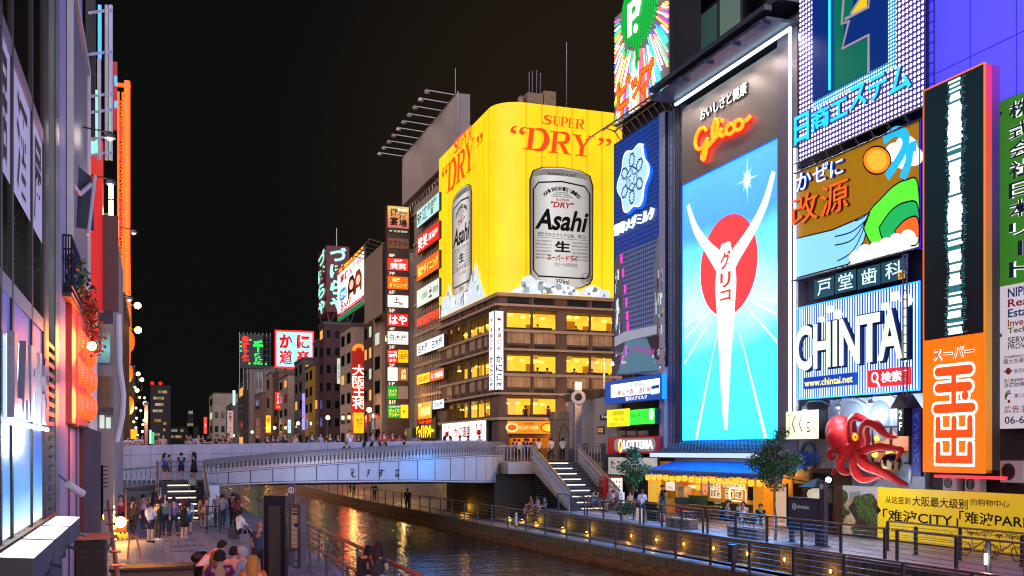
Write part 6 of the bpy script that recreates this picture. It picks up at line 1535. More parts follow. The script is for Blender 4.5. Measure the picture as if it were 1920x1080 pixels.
st=[(.22+.19*(1 if i%2 else .8)*math.cos(R(15*i)),.46+.13*(1 if i%2 else .8)*math.sin(R(15*i)))for i in range(24)];fp(st,2,.317)
for(cx_,cy_,hc,sk_)in((.56,.47,3,5),(.8,.46,4,5)):
 fp([(cx_-.13,.28),(cx_-.14,.52),(cx_-.07,.66),(cx_+.06,.66),(cx_+.13,.52),(cx_+.12,.28)],hc,.317+.001*hc)
 fp([(cx_+.075*math.cos(R(20*i)),cy_+.03+.085*math.sin(R(20*i)))for i in range(18)],sk_,.326);fp([(cx_-.1,.2),(cx_-.06,.36),(cx_+.06,.36),(cx_+.1,.2)],6,.325)
child(b,'poster_picture',[ink('#d8144a'),lit('#1c8a4a',.8),lit('#1c9ad8',.9),ink('#5a2416'),ink('#a8521c'),lit('#f0c8b0',.9),lit('#f4e8e4',.9)],t)
# blank hoarding with gantry next to it
t=along('blank beige rooftop hoarding with small gantry on top',688,722,487,608,25.4,mat('blank_beige','#7d7367',.6,var=.12,scale=.4),())
f_=FX(25.4);r=rect(f_,688,722,487,608);b=MB()
for k in range(6):uu=r[0]+k*(r[1]-r[0])/5;b.tube([f_.p(uu,r[3],0),f_.p(uu,r[3]+.4,1.8)],.06,4)
b.tube([f_.p(r[0],r[3]+.4,1.8),f_.p(r[1],r[3]+.4,1.8)],.06,4);child(b,'gantry',M_steel,t)
# red neon column of the dumpling shop
Yo=pxX(662,26.2);f_=FY(Yo);q=rect(f_,661,685,652,812)
t=thing('neon_column','tall red neon column sign with white edged characters and lit yellow box below','sign',((q[0]+q[1])/2,Yo,DECK))
child(MB().fbox(f_,q[0]+.1,q[1]-.1,q[2],q[3],-.8,0),'cabinet',mat('red_column','#7a1512',.4,em=.5,emcol='#c82414'),t)
b=MB();H=q[3]-q[2]
for k,ch in enumerate('大阪王将'):
 bx=(q[0]-.05,q[1]+.05,q[3]-H*(.2+.13*(k+1)-.005),q[3]-H*(.2+.13*k));b.mat(0).text(ch,f_,*bx,.2,bold=.06);b.mat(1).text(ch,f_,*bx,.215,bold=.0)
child(b,'lettering',[neon('#ff3a1a',1.3),neon('#fff0e0',1.2)],t)
child(MB().fbox(f_,q[0]+.15,q[1]-.15,q[2],q[2]+H*.24,.002,.12),'yellow_box',lit('#f8c21e',1),t);child(MB().text('餃子',f_,q[0]+.4,q[1]-.4,q[2]+H*.06,q[2]+H*.18,.14,bold=.02),'box_lettering',lit('#5a8a1c',.8),t)
child(MB().ring(f_,(q[0]+q[1])/2,q[3]-.4,.5,.95,.0,.15,24,1,0,180),'neon_arch',neon('#ff8a2a',1.3),t)
lamp('neon_light',(q[0]-1,Yo-2.5,8),'#ff5a30',700,.8)
# others
facing('red pharmacy sign with white column lettering on the rust brown building',515,533,735,768,235,lit('#e8281e',1),[('ツ\nル\nハ',(.58,.85,.4,.94),wt,dict(bold=.02)),('ド\nラ\nッ\nグ',(.18,.45,.3,.92),wt,dict(bold=.02)),('〜',(.15,.85,.05,.2),lit('#ffa01e',1),dict(bold=.04))],depth=.5)
facing('small yellow lit vertical sign in front of the sandy building',498,507,779,811,236,lit('#f4c02a',1),[('居\n酒\n屋',(.25,.75,.15,.85),ink('#a83a1a'),dict(bold=.02))],depth=.5)
facing('small white and blue vertical sign near street level',539,545,787,812,205,lit('#c8e0f4',1),[('歯\n科',(.2,.8,.15,.85),ink('#2a5aa8'))],depth=.4)
facing('slim violet lit vertical sign beside the ochre building',566,571,738,806,186,lit('#b8a8f4',.9),[('Ｂ\nＡ\nＲ',(.2,.8,.3,.8),ink('#3a2a8a'))],depth=.4)
facing('pastel striped vertical sign on the dark red tower',631,638,672,720,158,ramp_glow('pastel_strip','Z',[(12,'#c8e8b8'),(16,'#e8f0e0'),(20,'#d8b8d8'),(23,'#e8e0a0')],.8),[('美\n容',(.25,.75,.2,.8),ink('#5a4a5a'))],depth=.4)
facing('dark vertical cafe sign with white round emblem at street level',694,703,772,812,118,mat('charcoal_sign','#4a4844',.5,em=.15,emcol='#a8a49a'),[('Z\nE\nR\nO',(.3,.7,.2,.62),lit('#e8e4dc',.8)),('●',(.2,.8,.68,.92),lit('#e8e4dc',.8))],depth=.3)
facing('white vertical noodle shop sign with brown letters and red foot',426,437,770,822,330,mat('pinkish_board','#b8958a',.5,em=.4,emcol='#d8a898'),[('金\n龍\nラ\n｜\nメ\nン',(.25,.75,.2,.95),ink('#6a2418'),dict(bold=.02))],depth=.6)
facing('slim red and white lit vertical sign at the end of the street',382,388,782,813,420,lit('#ff4a3a',1),[('薬',(.3,.7,.4,.6),wt)],depth=.6)
facing('slim white and blue lit vertical sign above the far houses',436,441,732,760,330,lit('#c4e6ff',1),[('ホ\nテ\nル',(.2,.8,.2,.8),ink('#2a6ac8'))],depth=.6)
# crab parlour rooftop sign
Yq=240;f_=FY(Yq);q=rect(f_,518,585,622,687)
t=sign('square rooftop sign, red neon border and characters on pale blue',f_,q,lit('#a8dcec',.95),(),.5,neon('#ff3a1e',1.3),.35)
b=MB()
for ch,a0,b0 in(('か',.08,.53),('に',.56,.53),('道',.08,.07),('楽',.56,.07)):
 bx=(q[0]+(q[1]-q[0])*a0,q[0]+(q[1]-q[0])*(a0+.36),q[2]+(q[3]-q[2])*b0,q[2]+(q[3]-q[2])*(b0+.4));b.mat(0).text(ch,f_,*bx,.55,bold=.07);b.mat(1).text(ch,f_,*bx,.57,bold=.005)
child(b,'lettering',[neon('#ff2a18',1.3),neon('#8a1a10',.5)],t)
b=MB()
for k in range(5):uu=q[0]+k*(q[1]-q[0])/4;b.tube([f_.p(uu,q[2],-.2),f_.p(uu,q[2]-6,-.2)],.2,4)
child(b,'legs',M_dsteel,t)
# savoury pancake rooftop sign on a scaffold
Yq=300;f_=FY(Yq);q=rect(f_,450,508,626,690)
t=thing('rooftop_sign','dark rooftop lattice with red and green neon characters','sign',((q[0]+q[1])/2,Yq,q[2]))
child(MB().fbox(f_,q[0],q[1]-2.2,q[2],q[3],-.6,0),'panel',M_black,t)
b=MB()
for i in range(9):
 uu=q[0]+i*(q[1]-q[0])/8;b.tube([f_.p(uu,q[2]-6,-1.2),f_.p(uu,q[3]+.6,-1.2)],.13,4)
for j in range(6):zz=q[2]+j*(q[3]-q[2])/5;b.tube([f_.p(q[0],zz,-1.2),f_.p(q[1],zz,-1.2)],.11,4)
for i in range(6):
 zz=q[2]+i*(q[3]-q[2])/6;b.tube([f_.p(q[1]-2.2,zz,-1.2),f_.p(q[1],zz+(q[3]-q[2])/6,-1.2)],.09,4);b.tube([f_.p(q[1],zz,-1.2),f_.p(q[1]-2.2,zz+(q[3]-q[2])/6,-1.2)],.09,4)
child(b,'lattice',M_steel,t)
b=MB()
for k,ch in enumerate('お好み焼'):b.mat(0).text(ch,f_,*rect(f_,454,467,630+k*12,641+k*12),.15,bold=.06)
for k,ch in enumerate('千房'):b.mat(1).text(ch,f_,*rect(f_,475,493,638+k*23,659+k*23),.15,bold=.05)
b.mat(1).text('CHIBO',f_,*rect(f_,475,492,680,683),.15,bold=.02)
for(x,y)in((450,640),(468,636),(450,648),(466,680),(497,681),(450,656)):b.mat(1).fbox(f_,*rect(f_,x,x+3,y,y+3),.1,.16)
child(b,'lettering',[neon('#ff3a22',1.2),neon('#1ee45a',1.2)],t)
# street lamps that light this row from the pavement (bright points between the houses)
sl_=thing('street_lamp','slim street lamp with bright globe between the far houses','street lamp',(0,0,DECK),'street lamps beyond the bridge')
child(MB().tube([(0,0,DECK),(0,0,DECK+5.6)],.09,6),'pole',M_dsteel,sl_);child(MB().ball((0,0,DECK+5.9),.32,10,8),'globe',quiet(glow('street_globe','#fff3d8',6)),sl_)
for i,(x,y)in enumerate(((25.4,128),(25.3,160),(25.3,195),(25.3,235),(25.2,290),(25.2,360))):
 o=sl_ if i==0 else dup(sl_,(0,0,0));o.location=(x,y,DECK)
 lamp('street_light',(x-1.5,y,DECK+6),'#ffb878',300,.25)
 # === LEFT BANK
XW=-1.6;LF=FL(XW)
def lz(px,py):return uv(LF,px,py)[1]
def ly(px):return uv(LF,px,700)[0]
M_alum=mat('aluminium_frame','#8c8a92',.4,.6,var=.1)
M_greytile=paving_mat('grey_green_tiles','#8b9894','#7f8c88',.5,.34,.012,.35,'#3a3f3e',0.0,.2)
nb_=thing('shop_building','close glass fronted building with white window films and blue lit panels','building',(XW-2,12,0))
YE_=ly(121)
MB().box(XW-8,XW-.35,-4,YE_,0,16).build('walls',M_walldark,nb_)
bays=[ly(p)for p in(-60,-28,1,22.5,59.5,81.5)]
zs_={'sill':2.69,'ltop':4.15,'btop':5.5,'f1':5.7,'wbot':6.84,'wtop':8.35,'f2':8.55,'top':14}
for a,b_ in zip(bays,bays[1:]):
 u0,u1=a+.07,b_-.07
 MB().fbox(LF,u0,u1,zs_['sill'],zs_['ltop'],-.1,-.012).build('lit_panel',ramp_glow('lit_blue_panel','Z',[(2.69,(1.6,1.8,2.0)),(2.88,(.55,1.0,1.4)),(3.2,(.09,.40,1.1)),(3.6,(.02,.20,.8)),(4.15,(.008,.10,.5))],.9,noise=.14,nscale=2.5,base=.04),nb_)  # floodlight wash put into the panel's own glow, whitest at the foot
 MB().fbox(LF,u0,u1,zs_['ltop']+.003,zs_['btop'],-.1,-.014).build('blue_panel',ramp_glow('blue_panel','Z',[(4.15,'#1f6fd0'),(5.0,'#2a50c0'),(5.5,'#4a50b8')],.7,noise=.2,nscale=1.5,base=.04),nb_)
 MB().fbox(LF,u0,u1,zs_['btop']+.003,zs_['f1'],-.1,.008).build('transom',M_alum,nb_)
 MB().fbox(LF,u0,u1,zs_['f1'],zs_['wbot'],-.1,-.014).build('window',M_glassdark,nb_)
 MB().fbox(LF,u0,u1,zs_['wbot']+.003,zs_['wtop'],-.1,-.012).build('window_film',mat('white_window_film','#b9b6cc',.4,em=.28,emcol='#c4c0e0'),nb_)
 MB().fbox(LF,u0,u1,zs_['wtop']+.003,zs_['f2'],-.1,.008).build('transom',M_alum,nb_)
 MB().fbox(LF,u0,u1,zs_['f2'],zs_['top'],-.1,-.014).build('window',mat('brown_tinted_glass','#2a1c12',.1,spec=.9),nb_)
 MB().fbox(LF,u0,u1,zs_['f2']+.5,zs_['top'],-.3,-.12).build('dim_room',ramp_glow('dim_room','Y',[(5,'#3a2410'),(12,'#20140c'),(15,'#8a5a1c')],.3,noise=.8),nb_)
b=MB()
for y in bays:b.fbox(LF,y-.068,y+.068,2.5,14,-.12,.012)
b.build('mullions',M_black,nb_)
b=MB()
for(p0,p1,chs)in((1,16,'居'),(31,53,'酒'),(63.5,79,'屋')):
 u0,u1=ly(p0)+.1,ly(p1)-.05;b.text(chs,LF,u0,u1,zs_['wbot']+.12,zs_['wtop']-.15,-.006,bold=.02)
b.build('window_lettering',ink('#4a2413'),nb_)
# tiled column, louvres and end wall
b=MB()
b.fbox(LF,ly(84),ly(90),2.5,14,-.3,.01);b.fbox(LF,ly(103),ly(110),2.5,14,-.3,.012)
b.build('tiled_columns',M_greytile,nb_)
MB().fbox(LF,ly(90),ly(103),4.6,14,-.3,-.1).build('window',M_glassdark,nb_)
b=MB()
z=2.5
while z<5.4:b.fbox(LF,ly(90.5),ly(102.5),z,z+.07,-.1,.0);z+=.16
b.build('louvres',mat('louvre_metal','#5a5c64',.4,.5),nb_)
MB().fbox(LF,ly(110.2),YE_,0,14,-.3,.016).build('end_wall',mat('pale_end_wall','#a7a2b0',.5,var=.1),nb_)
MB().fbox(LF,-4,ly(110.2)-.01,0,2.48,-.3,.06).build('base_wall',paving_mat('blue_tile_base','#4a5470','#414a64',.5,.3,.012,.4,'#23283a',0.0,.2),nb_)
MB().fbox(LF,-4,ly(103),2.484,2.66,-.1,.07).build('sill_ledge',paving_mat('brick_sill','#8a6a4c','#7a5c40',.2,.3,.02,.6),nb_)
# block letters standing off the blue wall
bl_=thing('block_lettering','thick brushed metal block letters fixed to blue panels, lit from below','sign',LF.p(ly(50),4.1,.2))
b=MB();yl0,yl1=uv(FL(XW+.1),27,700)[0],uv(FL(XW+.1),94,700)[0];span=yl1-yl0
for i,ch in enumerate('LAPIS'):
 w_=span/5;u0=yl0+i*w_
 b=MB();b.text(ch,LF,u0+(.02 if ch!='I' else w_*.35),u0+w_*(.86 if ch!='I' else .6),4.08,5.06,.1,bold=.05,back=.02);b.build('letter',M_alum,bl_)
 b=MB();b.text(ch,LF,u0+(.02 if ch!='I' else w_*.35),u0+w_*(.86 if ch!='I' else .6),4.05,5.03,.012,bold=.05);b.build('letter_back',neon('#dff2ff',1.5),bl_)
child(MB().tube([LF.p(yl0,4.02,.06),LF.p(yl1,4.02,.06)],.03,6),'light_strip',quiet(glow('cool_strip','#e6f6ff',4)),bl_)
lamp('strip_light',LF.p((yl0+yl1)/2,3.95,.4),'#dff0ff',160,.3)
# three floodlight boxes on brackets under the panels
fbx=thing('floodlight_box','long white floodlight box on bracket below the lit blue panels','floodlight',(0,0,0),'three floodlight boxes along the near wall')
yy0,yy1=10.2,16.5;ln=(yy1-yy0)/3
child(MB().add([(-.22,0,0),(.1,0,-.02),(-.22,ln-.15,0),(.1,ln-.15,-.02),(-.18,0,-.16),(.08,0,-.3),(-.18,ln-.15,-.16),(.08,ln-.15,-.3)],[(4,5,1,0),(6,2,3,7),(0,2,6,4),(1,5,7,3),(4,6,7,5)]),'housing',mat('floodbox_housing','#55524f',.6,.1),fbx)
child(MB().add([(-.22,0,0),(.1,0,-.02),(.1,ln-.15,-.02),(-.22,ln-.15,0)],[(0,1,2,3)]),'diffuser',lit('#f2fbf6',.72),fbx)
child(MB().tube([(0,.5,-.2),(0,.5,-.45),(-.3,.5,-.5)],.025,5).tube([(-.02,ln-.4,-.2),(.2,ln-.4,-.28)],.02,5),'bracket',M_steel,fbx)
for i in range(3):
 o=fbx if i==0 else dup(fbx,(0,0,0));o.location=(XW+.47,yy0+i*ln,2.75)
 # security camera on the end wall
sc2=thing('security_camera','white tube security camera on the end of the tiled wall','camera',LF.p(YE_-.2,2.6,.3))
q=onY(140,920,19.8);child(MB().tube([(q.x-.1,19.6,q.z+.12),(q.x+.12,19.9,q.z-.06)],.07,10),'body',M_white,sc2);child(MB().tube([(XW,19.6,q.z+.3),(q.x-.05,19.7,q.z+.1)],.02,5),'arm',M_steel,sc2)
# ---- second building: pale rendered front seen edge on, awning, iron balcony
X2=-1.62;L2=FL(X2)
def l2(px,py):return uv(L2,px,py)
b2=thing('shop_building','pale narrow building with grey shutter, dark awning and iron balcony','building',(X2-3,23,0))
M_pale=mat('pinkish_render','#a89ca0',.6,var=.15,scale=.8)
MB().box(X2-8,X2-.01,20.05,26.6,0,17.5).build('walls',M_pale,b2)
yA,yB=l2(126,300)[0],l2(160,300)[0]
MB().fbox(L2,yA,yB,7.6,13.0,.003,.05).build('shutter',mat('grey_shutter','#6c7478',.45,.3,var=.12,scale=1.2),b2)
MB().frame(L2,yA,yB,7.6,13.0,.14,.003,.12).build('shutter_frame',M_white,b2)
b=MB()
for k in range(3):b.fbox(L2,20.1+k*2.1,20.16+k*2.1,0,17.4,.003,.03)
b.build('wall_joints',M_dsteel,b2)
# awning (furled, sloping dark canvas)
aw_=thing('awning','dark green canvas awning folded out from the pale building','awning',(X2+.3,22,8))
q0=onT(133,300,22);q1=onT(172,332,23.5);q2=onT(176,430,23.5);q3=onT(123,420,21)
child(MB().add([q0,q1,q2,q3,q0+Vector((0,.15,.03)),q1+Vector((0,.15,.03)),q2+Vector((0,.15,0)),q3+Vector((0,.15,0))],[(0,1,2,3),(7,6,5,4),(0,4,5,1),(1,5,6,2),(2,6,7,3),(3,7,4,0)]),'canvas',mat('dark_green_canvas','#1a2a24',.8,var=.2),aw_)
child(MB().tube([onT(124,330,21),onT(150,364,22),onT(172,345,23.3)],.05,6).tube([onT(165,440,22),onT(178,330,23.4)],.04,6),'arms',M_white,aw_)
# iron balcony
bz=thing('balcony','black wrought iron balcony with plants on the pale building','balcony',(X2+.3,21.5,6))
cB=onT(140,492,21.5);w2=.36
x0,x1,y0,y1,z0,z1=X2+.0,onT(153,540,21.5).x,20.4,23.2,onT(140,585,21.5).z,cB.z
b=MB()
for z in(z0,z0+.12,z1-.25,z1):b.tube([(x0,y0,z),(x1,y0,z),(x1,y1,z),(x0,y1,z)],.02,4)
n_=4
for k in range(n_+1):x=x0+(x1-x0)*k/n_;b.tube([(x,y0,z0),(x,y0,z1)],.012,4)
for k in range(14):y=y0+(y1-y0)*k/13;b.tube([(x1,y,z0),(x1,y,z1)],.012,4)
for k in range(n_):x=x0+(x1-x0)*k/n_;d=(x1-x0)/n_;b.tube([(x,y0,z1-.25),(x+d/2,y0,z0+.5),(x+d,y0,z1-.25)],.01,4)
child(b,'ironwork',M_black,bz);child(MB().box(x0,x1,y0,y1,z0-.08,z0),'floor',M_black,bz)
def leaves(b,c,r,n,s,seed,sc=(1,1,1),mats=3,droop=0):
 RL=random.Random(seed)
 for i in range(n):
  while True:
   p=Vector((RL.uniform(-1,1),RL.uniform(-1,1),RL.uniform(-1,1)))
   if p.length<1 and p.length>.25*RL.random():break
  p=Vector((p.x*r*sc[0],p.y*r*sc[1],p.z*r*sc[2]))+Vector(c);d=Vector((RL.gauss(0,1),RL.gauss(0,1),RL.gauss(0,.6)-droop)).normalized();e=d.cross(Vector((RL.gauss(0,1),RL.gauss(0,1),RL.gauss(0,1)))).normalized();s_=s*RL.uniform(.6,1.4)
  b.mat(RL.randrange(mats));b.add([p,p+d*s_*.5+e*s_*.28,p+d*s_,p+d*s_*.5-e*s_*.28],[(0,1,2,3)])
M_leaf=[mat('leaf_dark','#1c3a22',.6),mat('leaf_mid','#2f5a2c',.6),mat('leaf_light','#4a7a38',.55)]
pl_=thing('potted_plant','leafy balcony plants behind the black ironwork','plant',((x0+x1)/2,22,z0));b=MB();leaves(b,((x0+x1)/2,21.8,z0+.45),.8,260,.14,2,(.4,1.5,.55));child(b,'foliage',M_leaf,pl_)
child(MB().box(x0+.03,x1-.03,20.6,23,z0+.003,z0+.2),'trough',M_black,pl_)
iv=thing('ivy','orange lit creeper hanging below the balcony beside the lanterns','creeper',onT(166,600,24));b=MB()
for k in range(8):c=onT(162+k*2.2,555+k*13,24);leaves(b,c,.32,70,.11,20+k,(.7,.7,1.1),3,.8)
child(b,'leaves',[mat('leaf_red_glow','#8a2c14',.6,em=.1),mat('leaf_orange_glow','#b85a1c',.6,em=.1),mat('ivy_green','#4a4a1c',.6)],iv);child(MB().tube([onT(160,545,24),onT(170,610,24),onT(178,660,24)],.02,4),'stem',mat('bark','#4a3a2a',.9,var=.3),iv)  # orange light put into the leaf colours with a faint glow
# red lanterns in rows on a timber rack
la_=thing('paper_lantern','big glowing red orange paper lantern on the rack by the pale building','lantern',(0,0,0),'paper lanterns hung in rows on the left bank')
def lantern_mat(name,lo,hi,k):
 if name in MATS:return MATS[name]
 m=bpy.data.materials.new(name);m.use_nodes=True;MATS[name]=m;n,l=m.node_tree.nodes,m.node_tree.links;b=n['Principled BSDF']
 tc=n.new('ShaderNodeTexCoord');wv=n.new('ShaderNodeTexWave');wv.bands_direction='Z';wv.inputs['Scale'].default_value=4;l.new(tc.outputs['Object'],wv.inputs['Vector'])
 r=n.new('ShaderNodeValToRGB');r.color_ramp.elements[0].color=(*C(lo),1);r.color_ramp.elements[1].color=(*C(hi),1);l.new(wv.outputs[0],r.inputs[0]);l.new(r.outputs[0],b.inputs['Emission Color']);b.inputs['Emission Strength'].default_value=k;b.inputs['Base Color'].default_value=(*[min(1,x)*.3 for x in C(lo)],1);return m
child(MB().lathe((0,0,0),[(.1,-.46),(.26,-.4),(.37,-.2),(.4,0),(.37,.2),(.26,.4),(.1,.46)],18),'paper',lantern_mat('red_lantern_paper',(4.5,.075,.012),(5.5,.26,.045),1.0),la_,True)
child(MB().lathe((0,0,0),[(.14,.44),(.14,.5),(.05,.52)],12).lathe((0,0,-.52),[(.05,0),(.14,.02),(.14,.08)],12),'caps',M_black,la_)
k=0
for row,py in enumerate((640,700,763)):
 for j in range(4):
  o=la_ if k==0 else dup(la_,(0,0,0));p=onT(133+j*9.5,py+j*(10-row*4)-4,21.6+j*1.2);o.location=p;o.scale=(.66,.66,.72);k+=1
for py in(650,760):lamp('lantern_light',onT(172,py,21.2),'#ff5a28',240,.4)
rk=thing('timber_post','weathered timber post in front of the red lanterns','post',onT(141,800,21));p0,p1=onT(141,592,21),onT(141,800,21)
child(MB().box(p0.x-.05,p0.x+.05,p0.y-.05,p0.y+.05,p1.z,p0.z),'post',mat('old_timber','#7a6248',.7,var=.35,scale=3,stretch=(6,6,.6)),rk);child(MB().tube([onT(122,600,21),onT(146,600,21)],.02,5).tube([onT(140,797,21),onT(165,803,23.5)],.035,6),'rails',M_dsteel,rk)
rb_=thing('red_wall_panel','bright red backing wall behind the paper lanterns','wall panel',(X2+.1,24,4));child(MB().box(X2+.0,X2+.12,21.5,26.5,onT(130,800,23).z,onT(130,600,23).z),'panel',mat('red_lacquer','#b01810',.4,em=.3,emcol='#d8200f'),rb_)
# plain brown block below
bb_=thing('brown_block','plain dark brown rendered block under the lanterns, dark louvre boxes at its foot','building',(-1.4,28,0))
p=onT(169,900,26);child(MB().box(-4,p.x,25.6,33.5,0,onT(150,803,26).z),'walls',mat('brown_render','#4a3230',.8,var=.15,scale=1),bb_)
# ---- beyond: scaffolded neon, red panel, white tubes
sgn=thing('neon_scaffold','narrow blue and green neon sign on a white pipe scaffold seen edge on','sign',onT(190,300,32))
def P_(px,py,t):return onT(px,py,t)
b=MB()
for(px,t_)in((186,31),(200,32),(208,33)):b.tube([P_(px,10 if px>190 else 110,t_),P_(px,300,t_)],.06,6)
for py in(18,96,175,205,255,285):b.tube([P_(168,py+6,30.5),P_(210,py,33)],.045,5)
child(b,'scaffold',M_white,sgn)
q0,q1=P_(170,300,33.5),P_(186,-20,33.5);child(MB().box(q0.x,q1.x,33.5,33.9,q0.z,q1.z),'dark_panel',M_black,sgn)
child(MB().tube([P_(176,170,32.8),P_(180,290,32.8)],.13,6),'green_tube',neon('#8affc0',1.2),sgn);child(MB().tube([P_(187,10,32.8),P_(187,110,32.8)],.06,6),'blue_tube',neon('#4ab0ff',1.3),sgn);child(MB().tube([P_(170,190,32.8),P_(170,290,32.8)],.06,6),'violet_tube',neon('#a08aff',1.0),sgn)
rp_=thing('red_sign','tall red sheet sign with vertical warm tube lights at its edge','sign',P_(185,450,37));q0,q1=P_(168,440,37),P_(199,300,37)
child(MB().box(q0.x,q1.x,37.2,37.6,P_(168,600,37).z,q1.z),'red_sheet',mat('red_sheet_sign','#c01414',.4,em=.55,emcol='#e01a12',var=.2),rp_)
child(MB().box(q1.x+.01,q1.x+.5,36.9,37.2,P_(205,598,36.6).z,P_(205,430,36.6).z),'maroon_box',mat('maroon_box','#5a2a2a',.5),rp_)
for(a_,c_)in((345,372),(376,410),(414,440),(446,468),(472,494)):child(MB().tube([P_(208,a_,36.5),P_(208,c_,36.5)],.09,6),'tube_light',quiet(glow('warm_tube','#fff0a0',3)),rp_)
lamp('tube_light_glow',P_(214,420,36),'#ffd890',250,.6)
# flood lamps on arms
fa=thing('arm_lamp','small flood lamp on a long thin arm from the left bank facade','wall lamp',(0,0,0),'flood lamps on arms on the left bank')
child(MB().tube([(-1.0,0,.12),(0,0,0)],.02,5),'arm',M_black,fa);child(MB().lathe((0.05,0,-.14),[(.13,0),(.1,.1),(.03,.16)],10),'shade',M_steel,fa);child(MB().ball((.05,0,-.13),.07,8,6),'bulb',quiet(glow('arm_bulb','#fff6e8',2)),fa)
for i,(px,py,t_)in enumerate(((202,248,24),(203,335,26),(248,430,60),(240,555,60))):
 o=fa if i==0 else dup(fa,(0,0,0));o.location=onT(px,py,t_);o.scale=(1,1,1)if t_<50 else(1.6,1.6,1.6)
 if t_<50:lamp('arm_light',onT(px,py,t_)+Vector((0,-.1,-.2)),'#ffe8dc',16,.25)
 # ---- third building: white pilaster front with small screen and lit windows
b3=thing('narrow_building','pale narrow building with white pilaster, small blue screen and lit window','building',(-3,45,0))
q0,q1=P_(166,800,44),P_(222,590,44)
child(MB().box(q0.x-3,q1.x-.1,44,58,0,P_(200,430,44).z),'walls',mat('beige_plaster','#8a7d74',.7,var=.2,scale=.6),b3)
q2,q3=P_(175,840,43.8),P_(190,596,43.8);child(MB().box(q2.x,q3.x,43.7,43.95,0,q3.z),'pilaster',M_white,b3)
q2,q3=P_(190,692,43.9),P_(212,640,43.9);child(MB().box(q2.x,q3.x,43.85,43.96,q2.z,q3.z),'screen',ramp_glow('small_screen','Z',[(q2.z,'#123038'),(q2.z+.6,'#4ac8c8'),(q3.z,'#0c2c3c')],.9,noise=.6,nscale=3),b3)
for(x0_,y0_,x1_,y1_)in((194,806,202,783),(205,806,213,787)):q2,q3=P_(x0_,y0_,43.9),P_(x1_,y1_,43.9);child(MB().box(q2.x,q3.x,43.85,43.97,q2.z,q3.z),'window',lit('#d8e0d8',.7),b3)
q2,q3=P_(189,780,43.9),P_(219,771,43.9);child(MB().box(q2.x,q3.x,42.9,43.9,q2.z,q3.z),'canopy',M_dsteel,b3)
q2,q3=P_(191,770,43.9),P_(212,715,43.9);child(MB().box(q2.x,q3.x,43.85,43.95,q2.z,q3.z),'window',mat('bronze_shutter','#6a4a2a',.5,var=.3),b3)
child(MB().tube([P_(222,590,42),P_(223,680,42),P_(231,740,42),P_(229,780,42),P_(218,828,42)],.12,8),'white_hose',M_white,b3)
sg3=thing('banner_sign','white banner sign with a dark figure shape hanging on the narrow building','sign',P_(205,560,41));q2,q3=P_(204,600,41),P_(218,552,41)
child(MB().box(q2.x,q3.x,41,41.1,q2.z,q3.z),'sheet',lit('#d8cfd0',.6),sg3);q2,q3=P_(192,622,41),P_(217,586,41);child(MB().box(q2.x,q3.x,41.15,41.3,q2.z,q3.z),'dark_sheet',mat('charcoal_sheet','#2a2a34',.6),sg3)
# ---- orange ferris wheel tower beyond the bridge
TW=150.0
fw3=thing('wheel_tower','tall orange lit steel wheel tower seen edge on with red and blue lamps','tower',P_(232,830,TW));M_or=mat('orange_steel_glow','#c8741a',.5,.1,em=.5,emcol=(4,.26,.01))  # orange light on the steelwork put in as its own glow
b=MB();xl,xr=P_(222,400,TW).x,P_(239,400,TW).x;zt,zb=P_(230,160,TW).z,P_(230,800,TW).z;yb_=TW*(CS-SN*((230-960)/FPX))
for x in(xl,(xl+xr)/2):b.tube([(x,yb_,zb),(x,yb_,zt-1)],.16,5)
b.tube([(xr,yb_-2,zb+9),(xr+.15,yb_-2,zb+14),(xr,yb_-2,(zb+zt)/2),(xr,yb_-2,zt)],.42,8);b.tube([(xr-.35,yb_+4,zb),(xr-.35,yb_+4,zt)],.3,6)
z=zb
while z<zt-2.4:b.tube([(xl,yb_,z),(xr-.2,yb_,z+1.4)],.07,4);b.tube([(xr-.2,yb_,z),(xl,yb_,z+1.4)],.07,4);b.tube([(xl,yb_,z),(xr-.2,yb_,z)],.07,4);z+=1.4
b.tube([(xl-.3,yb_,zt),(xr+.4,yb_,zt)],.3,6)
for(px,py,rr)in((243,640,.7),(241,700,.6),(243,760,.6)):p=P_(px,py,TW-1);b.ball(p,rr,10,8,(1,1,2.2))
child(b,'steelwork',M_or,fw3)
b=MB();RW=random.Random(2)
for py in list(range(225,270,5))+list(range(280,310,4))+list(range(370,400,4))+list(range(410,440,4)):b.ball(P_(228,py,TW-1.5),.16,6,4)
child(b,'pink_lamps',neon('#ff2a4a',1.5),fw3)
q0,q1=P_(210,245,TW+3),P_(220,118,TW+3);child(MB().box(q0.x,q1.x,yb_+3,yb_+4,q0.z,q1.z),'red_panel',mat('red_tower_panel','#8a1414',.5,em=.3,emcol='#c01a1a'),fw3)
for(ya,yb2)in((143,160),(190,202)):child(MB().tube([P_(217,ya,TW-1),P_(217,yb2,TW-1)],.22,6),'blue_tube',neon('#4aa8ff',1.4),fw3)
q0,q1=P_(217,500,TW+2),P_(233,465,TW+2);child(MB().box(q0.x,q1.x,yb_+2.2,yb_+3,q0.z,q1.z),'red_panel',mat('crimson_panel','#7a1a24',.5,em=.2,emcol='#a02030'),fw3)
q0,q1=P_(216,552,TW+2),P_(233,501,TW+2);child(MB().box(q0.x,q1.x,yb_+2.2,yb_+3,q0.z,q1.z),'grey_panel',mat('grey_panel','#6a6470',.6),fw3)
gl_=thing('globe_lamp','dazzling amber globe lamp standing out from the left bank facade','lamp',(0,0,0),'dazzling amber globe lamps on the left bank')
child(MB().ball((0,0,0),.24,12,8),'globe',quiet(glow('amber_globe','#ffb64a',25)),gl_);child(MB().tube([(0,0,0),(-2.2,0,.2)],.04,5),'arm',M_dsteel,gl_)
